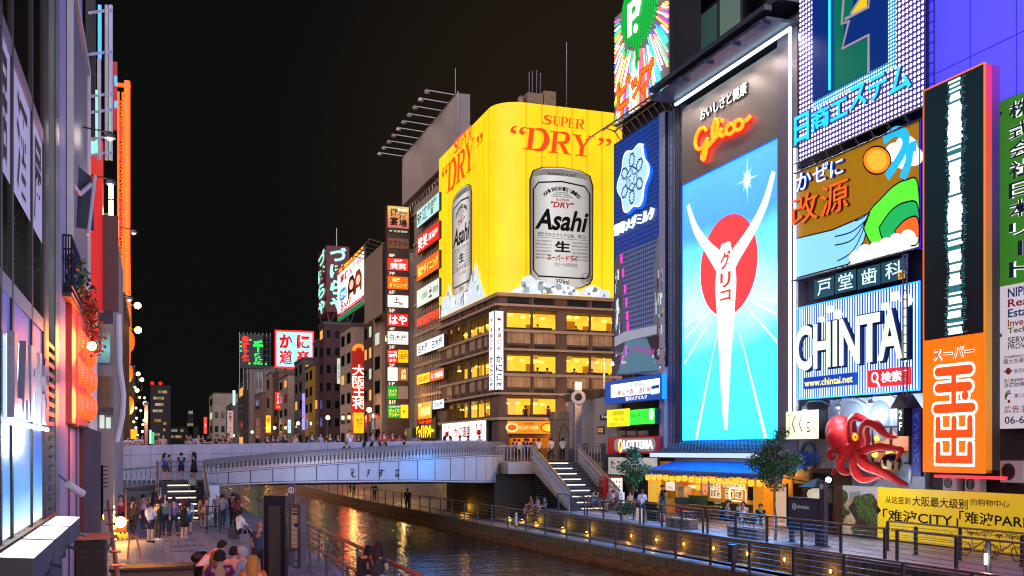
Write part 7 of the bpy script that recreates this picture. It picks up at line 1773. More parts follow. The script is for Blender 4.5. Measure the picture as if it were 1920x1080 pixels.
for i,(px,py,t_,s_)in enumerate(((258,573,120,1.6),(259,619,120,1.6),(172,649,22,.4))):
 o=gl_ if i==0 else dup(gl_,(0,0,0));o.location=onT(px,py,t_);o.scale=(s_,s_,s_)
 lamp('globe_light',onT(px,py,t_)+Vector((.6,-.8,0)),'#ffa040',3500 if t_>50 else 90,.4)
 # far left-bank facades and their string of lamps
for(lb,a_,c_,yt_,t_,col)in(('tall dark red brown facade behind the narrow pale building',216,232,560,75,'#3a2824'),('slim ochre lit facade beyond the wheel tower',232,242,700,165,'#7a5a1c'),('grey facade with lamp strings at the end of the left bank',242,252,690,190,'#4a4440'),('low pinkish wall pier at the end of the left bank',271,277,760,150,'#7a5a54')):
 q0,q1=P_(a_,830,t_),P_(c_,yt_,t_);t=thing('town_building',lb,'building',(q0.x,q0.y,0));child(MB().box(q0.x-(6 if a_<260 else 0),q1.x,q0.y,q0.y+18,0,q1.z),'walls',mat('leftbank_'+col.strip('#'),col,.7,var=.25,scale=.4),t)
 child(MB().box(q0.x-(6 if a_<260 else 0)-.1,q1.x+.1,q0.y-.1,q0.y+18,q1.z+.003,q1.z+.5),'roof_edge',M_dsteel,t)
sb=thing('bulb_lamp','tiny bright white lamp among the far lights on the left bank','lamp',(0,0,0),'tiny bright lamps far along the left bank')
child(MB().ball((0,0,0),.2,8,6),'bulb',quiet(glow('far_bulb','#fff2c8',7)),sb);child(MB().tube([(0,0,0),(0,0,-1.2)],.04,4),'stem',M_dsteel,sb)
for i,(px,py)in enumerate(((259,701),(266,712),(257,732),(271,746),(272,756),(255,765),(256,784),(270,788),(268,796),(251,791),(255,802),(267,809),(258,816),(262,745),(253,726),(264,770),(250,808))):
 o=sb if i==0 else dup(sb,(0,0,0));o.location=onT(px,py,170);s_=1.6 if i in(0,1,2,4)else .85;o.scale=(s_,s_,s_)
lamp('street_light',onT(268,780,150),'#ffe0b0',5000,1)
q0,q1=P_(245,823,140),P_(257,805,140);t=thing('lit_box_sign','square amber lit box sign low among the far lamps','sign',q0);child(MB().box(q0.x,q1.x,q0.y,q0.y+.8,q0.z,q1.z),'box',lit('#ffb01e',1.1),t)
for(a_,c_,ya,yb2,col,lb)in((280,284,806,832,'#c8ecec','slim pale lit sign far along the left bank'),(285,289,810,832,'#3ad88a','slim green lit sign far along the left bank')):
 q0,q1=P_(a_,yb2,200),P_(c_,ya,200);t=thing('lit_sign',lb,'sign',q0);child(MB().box(q0.x,q1.x,q0.y,q0.y+.6,q0.z,q1.z),'box',lit(col,1),t)
stl=thing('food_stall','blue awning food stall with warm lit interior under the sky blue screen','stall',(28,47,0))
SX=29.0;FS1=FX(SX)
ya,yb2=40.3,54.2
cv=MB();nn=12
for i in range(nn):
 y0=ya+(yb2-ya)*i/nn;y1=ya+(yb2-ya)*(i+1)/nn
 cv.add([(29.0,y0,3.12),(29.0,y1,3.12),(27.9,y1,2.84),(27.9,y0,2.84),(27.0,y1,2.6),(27.0,y0,2.6),(27.0,y1,2.36+.03*(i%2)),(27.0,y0,2.36+.03*(i%2))],[(0,1,2,3),(3,2,4,5),(5,4,6,7)])
cv.build('awning',mat('blue_canvas','#1f66b8',.7,var=.12,scale=2,stretch=(.3,6,1)),stl)
MB().tube([(27.0,ya,2.58),(27.0,yb2,2.58)],.035,6).box(28.9,29.0,ya,yb2,3.1,3.25).build('awning_bar',M_steel,stl)
MB().box(SX+.02,SX+.1,42.6,56.5,0,3.05).build('back_wall',mat('stall_wall_glow','#b07a2e',.7,em=.32,emcol='#e08a1e',var=.35,scale=.9),stl)  # orange lamplight is part of this wall's colour and glow
T7=lambda x,y:(1130+x*.24067,820+y*.24067)
def srect(x0,x1,y0,y1,fr):a=T7(x0,y0);c=T7(x1,y1);return rect(fr,a[0],c[0],a[1],c[1])
F8=FX(SX-.1)
MB().fbox(F8,*srect(845,1235,495,640,F8),0,.3).build('counter',mat('dark_green_counter','#12382c',.5,var=.2),stl)
b=MB();F9c=FX(SX-.42);
for s_,x0,x1,y0,y1 in(('営業中',870,920,500,515),('鉄板焼',870,930,530,545),('ねぎ焼',870,915,560,580),('大阪名物',1040,1120,535,565)):b.text(s_,F9c,*srect(x0,x1,y0,y1,F9c),0)
b.build('counter_lettering',lit('#d8e0c8',.6),stl)
for s_,x0,x1,y0,y1 in(('串カツ',840,918,335,390),('お好み',842,920,395,470),('兄',956,985,405,475),('貴',990,1020,415,475),('の店',1034,1090,412,478),('店内大型TV',940,1112,338,388)):
 q=srect(x0,x1,y0,y1,F8);p=MB().fbox(F8,*q,0,.03).build('menu_paper',lit('#e6d8b8',.8),stl)
 MB().text(s_,F8,*sub(q,.06,.94,.1,.9),.035,bold=.02).build('lettering',ink('#17130e'),p)
q=srect(765,840,305,440,F8);p=MB().fbox(F8,*q,0,.03).build('portrait_poster',lit('#6a6a72',.5),stl)
b=MB();cu,cvv=(q[0]+q[1])/2,(q[2]+q[3])/2;b.disc(F8,cu,cvv-.1,.33,.45,.034,None,22);b.mat(1).poly(F8,[(cu-.36,cvv+.1),(cu-.3,cvv+.42),(cu+.3,cvv+.42),(cu+.36,cvv+.1),(cu+.28,cvv+.2),(cu-.28,cvv+.2)],.038);b.mat(2).stroke(F8,[(cu-.12,cvv-.32),(cu+.12,cvv-.32)],.05,.04).stroke(F8,[(cu-.2,cvv+.02),(cu-.06,cvv+.02)],.05,.041).stroke(F8,[(cu+.06,cvv+.02),(cu+.2,cvv+.02)],.05,.042);b.build('portrait_print',[lit('#d8905a',.8),ink('#2a2422'),ink('#6a2a1c')],p)
MB().fbox(F8,*srect(1135,1235,345,490,F8),0,.04).build('dark_window',M_glassdark,stl)
MB().frame(F8,*srect(1000,1120,400,490,F8),.03,.04,.06).build('neon_frame',quiet(glow('warm_white_neon','#fff2d8',2)),stl)
MB().fbox(F8,*srect(1240,1325,365,600,F8),0,.5).build('orange_panel',mat('orange_panel','#c8781a',.5,em=.5,emcol='#f09a1e'),stl)
MB().fbox(F8,*srect(360,450,330,500,F8),-.05,.05).build('kitchen_glow',mat('kitchen_glow','#c8a040',.4,em=.75,emcol='#f0b428',var=.3,scale=2),stl)  # yellow lit kitchen area put in as a glowing sheet
q=srect(495,575,345,410,F8);p=MB().fbox(F8,*q,0,.03).build('drink_poster',lit('#ece0d4',.8),stl);MB().text('うどん',F8,*sub(q,.15,.7,.15,.5),.035,bold=.02).build('lettering',ink('#8a1c14'),p)
for x0,x1,y0,y1,c_ in((630,660,335,365,'#d8403a'),(672,725,370,395,'#f0e8e0'),(730,765,370,412,'#f0c828'),(585,630,380,430,'#d8d0c4'),(580,632,330,375,'#b8702a'),(640,690,300,330,'#20303a')):
 MB().fbox(F8,*srect(x0,x1,y0,y1,F8),0,.025).build('menu_card',lit(c_,.7),stl)
b=MB()
for y in(ya+.3,yb2-.3):b.tube([(28.8,y,0),(28.8,y,3.0)],.04,6);b.tube([(27.05,y,2.5),(28.8,y,2.2)],.025,5)
b.build('frame',M_steel,stl)
for k,(y,pw)in enumerate(((43.5,110),(47.5,110),(51.5,130))):lamp('stall_light',(28.3,y,2.5),'#ffb050',pw,.25)
# paper lanterns under the awning
pl2=thing('paper_lantern','small round yellow paper lantern with brush mark under the blue awning','lantern',(27.0,ya,2.2),'yellow paper lanterns along the blue awning')
child(MB().lathe((27.0,ya,2.2),[(.06,-.17),(.13,-.13),(.17,-.04),(.17,.04),(.13,.13),(.06,.17)],14),'paper',lantern_mat('yellow_lantern_paper','#f0a014','#ffd84a',1.25),pl2,True)
child(MB().lathe((27.0,ya,2.2),[(.06,.17),(.06,.2),(.02,.28)],8),'cap',M_black,pl2)
fq=Fr((27.0-.172,ya,2.2),(0,-1,0));child(MB().stroke(fq,[(-.05,.06),(.05,.05),(-.04,-.02),(.05,-.07)],.025,.003),'brush_mark',ink('#2a1c08'),pl2)
for i in range(19):
 o=pl2 if i==0 else dup(pl2,(0,0,0));o.location=(27.0,ya+.5+i*(yb2-ya-.8)/18,2.17+.03*math.sin(i*1.7))
 # pillar / old lantern booth right of stall
bo=thing('stone_booth','brown framed booth with dark hipped roof and white paper lantern beside the stall','booth',(28.6,39.3,0))
child(MB().box(28.2,29.0,38.0,40.0,0,2.9),'frame',mat('booth_timber','#4a2f1c',.6,var=.3),bo);child(MB().box(28.15,28.19,38.3,39.7,.4,2.7),'glass',M_glassdark,bo)
child(MB().lathe((27.7,38.7,1.35),[(.2,0),(.42,.2),(.46,.45),(.4,.6),(.2,.68)],14),'paper_lantern',lit('#d8cfb8',.6),bo,True)
child(MB().add([(27.1,38.1,2.1),(28.3,38.1,2.1),(28.3,39.3,2.1),(27.1,39.3,2.1),(27.7,38.7,2.5)],[(0,1,4),(1,2,4),(2,3,4),(3,0,4),(3,2,1,0)]),'roof',mat('booth_roof','#22262a',.6),bo)
sign('orange framed food poster board between the stall and the dark booth',FX(28.6),rect(FX(28.6),1455,1478,905,985),lit('#d8c4a4',.6),[('焼そば',(.1,.9,.8,.95),ink('#a8281a'),dict(bold=.02)),('お好み焼',(.1,.9,.08,.2),ink('#2a1c14'))],.1)
# benches: granite blocks, timber seat, steel hoop arms
bn=thing('bench','timber and stone bench with steel hoop arms nearest the information board','bench',(0,0,0),'benches on the terrace')
for y in(-.95,.1,.95):child(MB().bbox(-.25,.25,y-.22,y+.22,0,.40,.015),'block',mat('granite_block','#77716c',.7,var=.2,scale=6),bn)
child(MB().bbox(-.26,.26,-1.15,1.15,.403,.46,.01),'seat',mat('bench_timber','#b08448',.5,var=.25,scale=3,stretch=(6,.5,6)),bn)
for y in(-.8,0,.8):child(MB().tube([(-.15,y,.45),(-.15,y,.6),(-.08,y,.68),(.08,y,.68),(.15,y,.6),(.15,y,.45)],.02,6),'arm_hoop',M_steel,bn)
for i,(px,py,lb)in enumerate(((1400,1010,None),(1278,994,'timber and stone bench with steel hoop arms in front of the stall drinks crates'))):
 o=bn if i==0 else dup(bn,(0,0,0),0,lb);q=onX(px,py,23.9);o.location=(23.9,q.y,0)
 # crates and boxes piled in the stall
def crate(label,px0,px1,py0,py1,X,col,cat='crate',name='crate'):
 f_=FX(X);q=rect(f_,px0,px1,py0,py1);z0=max(0.0,q[2]);t=thing(name,label,cat,f_.p((q[0]+q[1])/2,z0,-.25));m=mat('crate_'+col.strip('#'),col,.6,var=.12)
 child(MB().fbox(f_,q[0],q[1],z0,q[3]-.04,-.5,0),'box',m,t);child(MB().fbox(f_,q[0]-.02,q[1]+.02,q[3]-.04,q[3],-.52,.02),'lid',mat('crate_lid_'+col.strip('#'),col,.5),t)
crate('yellow plastic crate stacked in the stall',1252,1268,920,935,28.3,'#d8a81e');crate('white carton stack beside yellow crate in the stall',1270,1282,912,945,28.4,'#b8b0a4','carton','carton')
crate('dark teal cool box in front of the stall',1265,1281,932,944,27.6,'#1f5058','cool box','cool_box');crate('navy and white cool box low in front of the stall counter',1271,1290,958,973,26.3,'#223a6a','cool box','cool_box')
crate('red beer crate under the teal cool box',1266,1279,946,966,27.6,'#a8201c');crate('green vegetable crate on the stall table',1291,1312,928,945,28.0,'#1c4a34');crate('brown wooden trestle counter beside the seated diners',1290,1334,946,968,27.4,'#5a3a22','counter','trestle_counter')
crate('black rubbish bin near the woman in white',1213,1230,958,984,24.9,'#1c1d22','bin','rubbish_bin')
# folding tables and red chairs
def table(label,x,y,h=.7,r=.38):
 t=thing('table',label,'table',(x,y,0));child(MB().bbox(x-r,x+r,y-r,y+r,h-.03,h,.01),'tabletop',mat('pale_tabletop','#a39a8c',.4),t)
 for sx in(-1,1):
  for sy in(-1,1):child(MB().tube([(x+sx*(r-.05),y+sy*(r-.05),h-.03),(x-sx*(r-.1)*.6,y+sy*(r-.05),0)],.015,5),'leg',M_steel,t)
 return t
chp=thing('folding_chair','red canvas folding chair at the stall table','chair',(0,0,0),'red folding chairs at the stall')
M_redc=mat('red_canvas','#a01822',.7,var=.15)
child(MB().bbox(-.22,.22,-.22,.2,.41,.44,.01),'seat',M_redc,chp);child(MB().bbox(-.23,.23,-.26,-.23,.5,.86,.01),'backrest',M_redc,chp)
for sx in(-.22,.22):child(MB().tube([(sx,.2,0),(sx,-.24,.62),(sx,-.25,.86)],.014,5),'leg',M_steel,chp);child(MB().tube([(sx,-.26,0),(sx,.2,.44)],.014,5),'leg',M_steel,chp)
firstc=[True]
def chair(x,y,rz):
 o=chp if firstc[0]else dup(chp,(0,0,0));firstc[0]=False;o.location=(x,y,0);o.rotation_euler=(0,0,rz);return o
table('small pale folding table between the diners by the stall',26.2,41.1);table('pale folding table beside the stair where people sit',25.9,57.5);table('second pale table near the vending machine',26.6,54.6)
# vending machine
vm=thing('vending_machine','red drinks vending machine with lit shelves beside the stair','vending machine',(27.7,60.3,0));x0,x1=onY(1132,900,60).x,onY(1168,900,60).x
child(MB().bbox(x0,x1,60,60.8,.05,2.05,.03),'body',mat('red_machine','#b01420',.3,coat=.4),vm);fv=FY(59.98);wx=x1-x0
child(MB().fbox(fv,x0+wx*.36,x1-.06,.95,1.95,0,.02),'window',lit('#eef4f0',1.0),vm)
for j in range(3):
 for i in range(7):
  c_=RNG.choice(['#d8302a','#2a6ac8','#e8b82a','#2a9a4a','#6a3a1a','#e8e8e8','#e87a1a']);u_=x0+wx*.38+i*(wx*.56/7);child(MB().lathe((u_+.03,59.93,1.0+j*.31),[(.028,0),(.03,.15),(.018,.2)],7),'can',ink(c_),vm)
child(MB().fbox(fv,x0+wx*.36,x1-.1,.25,.45,0,.02),'tray',M_black,vm)
# menu stand, white board, potted plant
t=thing('menu_stand','white menu stand by the stall entrance behind the potted plant','menu stand',(24.6,52,0));q=onX(1166,945,25.0);child(MB().bbox(24.95,25.05,q.y-.25,q.y+.25,.2,1.35,.01),'board',lit('#d8dcea',.55),t);child(MB().box(24.9,25.1,q.y-.2,q.y+.2,0,.2),'foot',M_steel,t)
b=MB();f_=FX(24.945)
for k in range(9):b.fbox(f_,-q.y-.2,-q.y+.1+.08*(k%3),1.24-k*.11,1.27-k*.11,.0,.004)
child(b,'menu_lines',ink('#3a3a44'),t)
t=thing('sandwich_board','blank white board standing on the terrace edge by the woman in white','sandwich board',(23.7,47.8,0));q=onX(1199,985,23.6);child(MB().bbox(23.55,23.62,q.y-.3,q.y+.3,.05,.75,.01),'board',lit('#d8cfc8',.45),t);child(MB().tube([(23.65,q.y-.2,.7),(23.95,q.y-.2,0)],.015,5).tube([(23.65,q.y+.2,.7),(23.95,q.y+.2,0)],.015,5),'prop',M_steel,t)
t=thing('potted_plant','bushy green plant in white pot on the terrace corner','plant',(23.7,50,0));q=onX(1172,980,23.6);child(MB().lathe((23.6,q.y,0),[(.16,0),(.22,.3),(.24,.32)],14),'pot',M_white,t);b=MB();leaves(b,(23.6,q.y,.62),.48,330,.17,31,(1,1,.7));child(b,'foliage',M_leaf,t);child(MB().tube([(23.6,q.y,.25),(23.6,q.y,.7)],.025,5),'stem',mat('bark','#4a3a2a',.9,var=.3),t)
# street trees
def tree(label,px,X,base_r,crowns,seed,ls,n):
 d=ray(px,HZ);y=X/d.x*d.y;t=thing('street_tree',label,'tree',(X,y,0));RT_=random.Random(seed);b=MB()
 top=max(c[2]for c in crowns);pts=[(X,y,0),(X+.03,y,.8),(X-.02,y+.04,1.6),(X,y,top*.75),(X,y,top)]
 b.tube(spline(pts,4),[base_r*(1-.8*i/16)for i in range(17)],8)
 for c in crowns:
  z0=max(.9,c[2]-.7);b.tube(spline([(X,y,z0),(X+c[0]*.4,y+c[1]*.4,z0+.35),(X+c[0],y+c[1],c[2]+.1)],4),[base_r*.45*(1-.8*i/8)for i in range(9)],5)
  for k in range(3):b.tube([(X+c[0]*.5,y+c[1]*.5,(z0+c[2])/2),(X+c[0]+RT_.uniform(-.4,.4),y+c[1]+RT_.uniform(-.4,.4),c[2]+RT_.uniform(-.2,.4))],base_r*.15,4)
 child(b,'trunk',mat('pale_bark','#7a6250',.85,var=.3,scale=5,bump=.4),t)
 b=MB()
 for i,c in enumerate(crowns):leaves(b,(X+c[0],y+c[1],c[2]),c[3],int(n*c[3]**1.5),ls,seed+i,(1,1,.72))
 child(b,'crown',M_leaf,t);return t
tree('slender young street tree by the stall entrance in front of the white board',1188,24.3,.05,[(0,0,2.2,.55),(.3,-.3,2.7,.55),(-.35,.25,2.75,.5),(.1,.2,3.3,.5),(-.1,-.15,3.7,.35),(.35,.35,2.3,.4),(-.3,-.4,2.2,.4),(0.2,.5,1.7,.3)],41,.12,1300)
tree('taller spreading street tree with pink lit trunk beside the information board',1454,24.2,.065,[(0,0,3.0,.6),(.4,-.5,3.3,.55),(-.4,.5,3.2,.6),(.1,.7,2.7,.5),(0,-.75,2.9,.45),(0,.1,3.9,.5),(.1,-.2,4.4,.35),(-.2,.9,3.3,.4),(.2,.35,2.3,.4)],61,.12,1150)
lp_=thing('hanging_lamp','warm bare lamp hanging among the leaves of the young tree','lamp',onX(1191,896,25));child(MB().ball(lp_.location,.09,10,8),'bulb',quiet(glow('amber_bulb2','#ffb03a',12)),lp_);child(MB().tube([Vector(lp_.location),Vector(lp_.location)+Vector((0,0,.6))],.008,4),'cord',M_black,lp_);lamp('lamp_light',Vector(lp_.location)+Vector((-.2,-.2,0)),'#ffb050',60,.1)
# information board and its marker post
IX=24.3;FI=FX(IX);q=rect(FI,1478,1535,931,992);M_slate=mat('slate_panel','#4a4a58',.45,.2,var=.1)
ib=thing('information_board','dark slate board reading information on two posts, tall round badge post at its right','information board',FI.p((q[0]+q[1])/2,0,0))
child(MB().fbox(FI,q[0],q[1],q[2],q[3],-.12,0),'panel',M_slate,ib);child(MB().frame(FI,q[0]+.05,q[1]-.05,q[2]+.05,q[3]-.12,.05,0,.02),'panel_edge',mat('slate_edge','#3a3a46',.4,.2),ib)
for u_ in(q[0]+.05,q[1]-.25):child(MB().fbox(FI,u_,u_+.22,0,q[2]-.002,-.12,0).fbox(FI,u_-.06,u_+.28,0,.03,-.2,.08),'post',M_slate,ib)
u2=uv(FI,1537,900)[0];zt=uv(FI,1537,902)[1];child(MB().fbox(FI,u2,u2+.3,0,zt,-.16,.02).fbox(FI,u2-.08,u2+.38,0,.04,-.24,.1),'marker_post',M_slate,ib)
b=MB();lu=q[0]+.42;lv=q[3]-.38;b.ring(FI,lu,lv,.105,.125,.003,.012,24);b.text('i',FI,lu-.02,lu+.02,lv-.07,lv+.07,.012,bold=.04);b.text('information',FI,lu+.18,lu+1.0,lv-.06,lv+.09,.012,bold=.0)
b.ring(FI,u2+.15,zt-.2,.085,.1,.023,.03,24);b.text('i',FI,u2+.135,u2+.165,zt-.26,zt-.14,.032,bold=.04);child(b,'lettering',mat('white_lettering','#d8d8e0',.5,em=.25,emcol='#d8d8e8'),ib)
# yellow shopping centre hoarding with park photograph
FH=FX(28.5);qa=rect(FH,1543,1646,908,996);qb=(qa[1],uv(FH,2010,930)[0],qa[2],qa[3])
yh=thing('hoarding','long yellow shopping centre hoarding with black Chinese text and park photograph at its left end','hoarding',FH.p((qa[0]+qb[1])/2,qa[2],0))
child(MB().fbox(FH,qa[0],qb[1],qa[2],qa[3],-.15,0),'backing',M_dsteel,yh);child(MB().fbox(FH,qb[0]+.003,qb[1],qb[2],qb[3],.002,.02),'yellow_sheet',mat('yellow_sheet','#e0c01a',.5,em=.42,emcol='#e8c61a'),yh)
def print_noise(name,c1,c2,c3,sc_,k):
 m=bpy.data.materials.new(name);m.use_nodes=True;MATS[name]=m;n,l=m.node_tree.nodes,m.node_tree.links;b=n['Principled BSDF'];tc=n.new('ShaderNodeTexCoord');nz=n.new('ShaderNodeTexNoise');nz.inputs['Scale'].default_value=sc_;nz.inputs['Detail'].default_value=8;nz.inputs['Roughness'].default_value=.75
 l.new(tc.outputs['Object'],nz.inputs['Vector']);r=n.new('ShaderNodeValToRGB');r.color_ramp.elements[0].position=.34;r.color_ramp.elements[0].color=(*C(c1),1);r.color_ramp.elements[1].position=.68;r.color_ramp.elements[1].color=(*C(c3),1);e=r.color_ramp.elements.new(.5);e.color=(*C(c2),1);l.new(nz.outputs[0],r.inputs[0]);l.new(r.outputs[0],b.inputs['Base Color']);l.new(r.outputs[0],b.inputs['Emission Color']);b.inputs['Emission Strength'].default_value=k;return m
pm=[mat('photo_sky','#aeaab0',.5,em=.35,emcol='#c8c2c6',var=.08),print_noise('photo_trees','#141c10','#34451f','#7a8448',7,.55),print_noise('photo_path','#7a6048','#b89a78','#d8c4a4',2.0,.4),print_noise('photo_shade','#1a1814','#332c22','#55482f',3,.4),mat('photo_tower','#8a8c94',.5,em=.25)]
b=MB()
def ph(L,m,w):b.mat(m).poly(FH,[(qa[0]+(qa[1]-qa[0])*x,qa[2]+(qa[3]-qa[2])*y)for x,y in L],w)
ph([(0,0),(1,0),(1,1),(0,1)],0,.004);ph([(0,0),(1,0),(1,.72),(.8,.85),(.6,.8),(.5,.7),(.2,.75),(0,.6)],3,.006)
ph([(.5,.86),(.68,.9),(.75,.8),(.95,.85),(.95,.72),(.5,.7)],4,.008)
RP=random.Random(3)
def clump(cx,cy,rx,ry,w):ph([(min(1,max(0,cx+rx*RP.uniform(.75,1.1)*math.cos(R(a)))),min(.97,max(0,cy+ry*RP.uniform(.75,1.1)*math.sin(R(a)))))for a in range(0,360,20)],1,w)
ph([(.35,.0),(.55,.0),(.62,.3),(.48,.55),(.6,.72),(.52,.78),(.4,.6),(.44,.35),(.3,.12)],2,.010)
for i,(cx,cy,rx,ry)in enumerate(((.36,.78,.14,.14),(.22,.6,.12,.12),(.3,.5,.14,.14),(.15,.35,.13,.12),(.3,.28,.12,.1),(.78,.55,.17,.22),(.7,.7,.13,.12),(.9,.4,.12,.2),(.85,.75,.13,.12),(.06,.12,.1,.08),(.62,.12,.1,.07),(.46,.45,.07,.07))):clump(cx,cy,rx,ry,.012+.0012*i)
child(b,'park_photograph',pm,yh)
b=MB();
def hx(x,y):return uv(FH,1480+x*.3147,740+y*.3147)
def htext(s_,x0,x1,y0,y1,**kw):a_=hx(x0,y0);c_=hx(x0,y1);e_=hx(x1,y0);b.text(s_,FH,a_[0],e_[0],c_[1],a_[1],.025,**kw)
htext('从这里到',575,724,602,646,bold=.01);htext('大阪最大级别',735,1066,603,662,bold=.016);htext('的购物中心',1083,1315,618,658,bold=.01)
htext('「难波CITY」',560,1010,678,750,bold=.018);htext('「难波PARKS」',1015,1540,690,765,bold=.018)
htext('Largest class shopping center in Osaka,',575,1043,782,812,bold=.008);htext('"Namba CITY" and "Namba PARKS"',1050,1500,800,832,bold=.008)
pa=hx(527,655);b.poly(FH,[hx(528,660),hx(528,715),hx(550,690)],.024);child(b,'lettering',ink('#14120a'),yh)
# wall behind, air conditioners
t=tag(MB().box(29.2,29.32,12,42,0,4.4).build('lower_wall',mat('dark_lower_wall','#332c30',.8,var=.3,scale=.8)),'dark grimy lower wall behind the yellow hoarding','wall')
ac=thing('air_conditioner','white outdoor air conditioner unit fixed on the dark wall by the green property sign','air conditioner',(0,0,0),'air conditioner units on the dark wall')
child(MB().bbox(-.17,.17,-.42,.42,0,.62,.02),'case',M_white,ac);fa_=Fr((-.17,0,.31),(0,-1,0));child(MB().ring(fa_,-.1,0,.2,.24,0,.02,24).ring(fa_,-.1,0,.12,.14,0,.015,20).disc(fa_,-.1,0,.05,.05,0,.02,12),'fan_grille',M_dsteel,ac);child(MB().disc(fa_,-.1,0,.2,.2,.002,.005,24),'fan_opening',M_black,ac);child(MB().box(-.15,.15,-.36,-.3,-.08,0).box(-.15,.15,.3,.36,-.08,0),'feet',M_dsteel,ac)
for i,(px,py,X,s_,lb)in enumerate(((1905,905,28.7,1.25,None),(1787,919,28.8,.9,'white air conditioner unit on top of the yellow hoarding, left one of the pair'),(1829,922,28.8,.9,'white air conditioner unit on top of the yellow hoarding, right one of the pair'))):
 o=ac if i==0 else dup(ac,(0,0,0),0,lb);o.location=onX(px,py,X);o.scale=(s_,s_,s_)
 # bicycles
def bicycle(label,x,y,rz,col):
 t=thing('bicycle',label,'bicycle',(x,y,0));rw=.25;M_f=mat('bike_'+col.strip('#'),col,.35,.3)
 f_=Fr((0,0,0),(0,-1,0));kids_=[]
 for u_ in(-.5,.5):
  w_=MB().ring(f_,u_,rw,rw-.025,rw,-.015,.015,28).build('wheel',M_black,None);b=MB()
  for k in range(10):a_=R(36*k);b.tube([f_.p(u_,rw),f_.p(u_+(rw-.02)*math.cos(a_),rw+(rw-.02)*math.sin(a_))],.003,3)
  b.ball(f_.p(u_,rw),.03,8,6);s_=b.build('spokes',M_steel,None);s_.parent=w_;kids_.append(w_)
 b=MB();b.tube([f_.p(-.5,rw),f_.p(-.15,.28),f_.p(-.22,.62)],.016,6);b.tube([f_.p(-.15,.28),f_.p(.34,.6),f_.p(.5,rw)],.022,6);b.tube([f_.p(.34,.6),f_.p(.3,.86)],.015,6);kids_.append(b.build('frame',M_f,None))
 kids_.append(MB().tube([f_.p(.3,.86,-.24),f_.p(.28,.9,0),f_.p(.3,.86,.24)],.013,6).build('handlebar',M_black,None));b=MB();b.tube([f_.p(-.22,.62),f_.p(-.25,.8)],.013,6);b.ball(f_.p(-.26,.82),.1,10,6,(.8,1.3,.35));kids_.append(b.build('saddle',M_black,None));kids_.append(MB().tube([f_.p(-.15,.28,-.1),f_.p(-.15,.28,.1)],.012,5).ring(f_,-.15,.28,.05,.08,.03,.04,16).build('crank',M_steel,None))
 for k in kids_:k.parent=t
 t.rotation_euler=(0,0,rz);return t
q=onZ(1832,1044);bicycle('small wheeled folding bicycle with red frame before the yellow hoarding',q.x,q.y,.15,'#8a2028');q=onZ(1884,1050);bicycle('small wheeled black bicycle right of the red framed one',q.x,q.y,.05,'#1c1c22')
# bollards near them, one with a lit strip
for px,py,lb in((1717,1040,'plain dark steel bollard behind the ramp railing'),(1917,1062,'dark steel bollard at the picture edge near the bicycles')):
 q=onZ(px,py);t=thing('bollard',lb,'bollard',q);child(MB().lathe(q,[(.07,0),(.07,.95),(.05,1.0)],10),'post',M_black,t);child(MB().lathe(q,[(.11,0),(.11,.03)],12),'base_plate',M_dsteel,t)
q=onZ(1853,1095);t=thing('bollard_light','dark bollard light with a glowing white strip low on the ramp','bollard light',q);child(MB().lathe(q,[(.08,0),(.08,1.15),(.05,1.2)],10),'post',M_dsteel,t);child(MB().box(q.x-.095,q.x-.075,q.y-.05,q.y+.05,.55,.85),'light_strip',quiet(glow('strip_white','#fff8e8',5)),t);lamp('bollard_glow',q+Vector((-.3,-.2,.7)),'#ffe8e8',30,.1)
# life ring on the waterside rail
q=onX(971,976,19.3);t=thing('life_ring','white life ring hung on the far waterside railing','life ring',q);b=MB();f_=Fr(q,(-.35,-1,0));pts=[f_.p(.33*math.cos(R(a)),.38*math.sin(R(a)),.1)for a in range(0,361,15)];b.tube(pts,.075,8,False);child(b,'ring',M_white,t,True)
b=MB()
for a in(45,135,225,315):b.tube([f_.p(.33*math.cos(R(a+d)),.38*math.sin(R(a+d)),.1)for d in(-6,6)],.082,8)
child(b,'bands',mat('orange_band','#c8501c',.5),t)
eb=thing('meter_box','grey electrical box on a post of the far waterside railing','electrical box',onX(1375,1040,20.3));q=onX(1375,1036,20.2);child(MB().bbox(q.x-.14,q.x+.1,q.y-.18,q.y+.18,q.z-.35,q.z+.3,.01),'box',M_post,eb);child(MB().box(q.x-.05,q.x+.05,q.y-.06,q.y+.06,-.8,q.z-.35),'stand',M_dsteel,eb)
# quay details right of bridge: brick ledge with lit slots under the stair
lg_=thing('lit_planter','low brown stone ledge with glowing amber slots by the water beneath the bridge','ledge',(23.4,70,LOW));q0=onX(845,915,21.8);q1=onX(925,945,21.8)
child(MB().box(21.8,22.5,q1.y,q0.y,LOW,.35).box(21.72,22.5,q1.y-.1,q0.y+.1,.352,.5),'stone',mat('reddish_stone','#7a5548',.7,var=.25,scale=2),lg_)
for i in range(9):
 y=q1.y+(q0.y-q1.y)*(.1+.09*i+.06*(i//3));child(MB().box(21.77,21.8,y,y+.16,-.55,.05),'lit_slot',quiet(glow('amber_slot','#ffc81e',2.5)),lg_)
lamp('slot_light',(21.4,(q0.y+q1.y)/2,-.4),'#ffb030',60,.3)
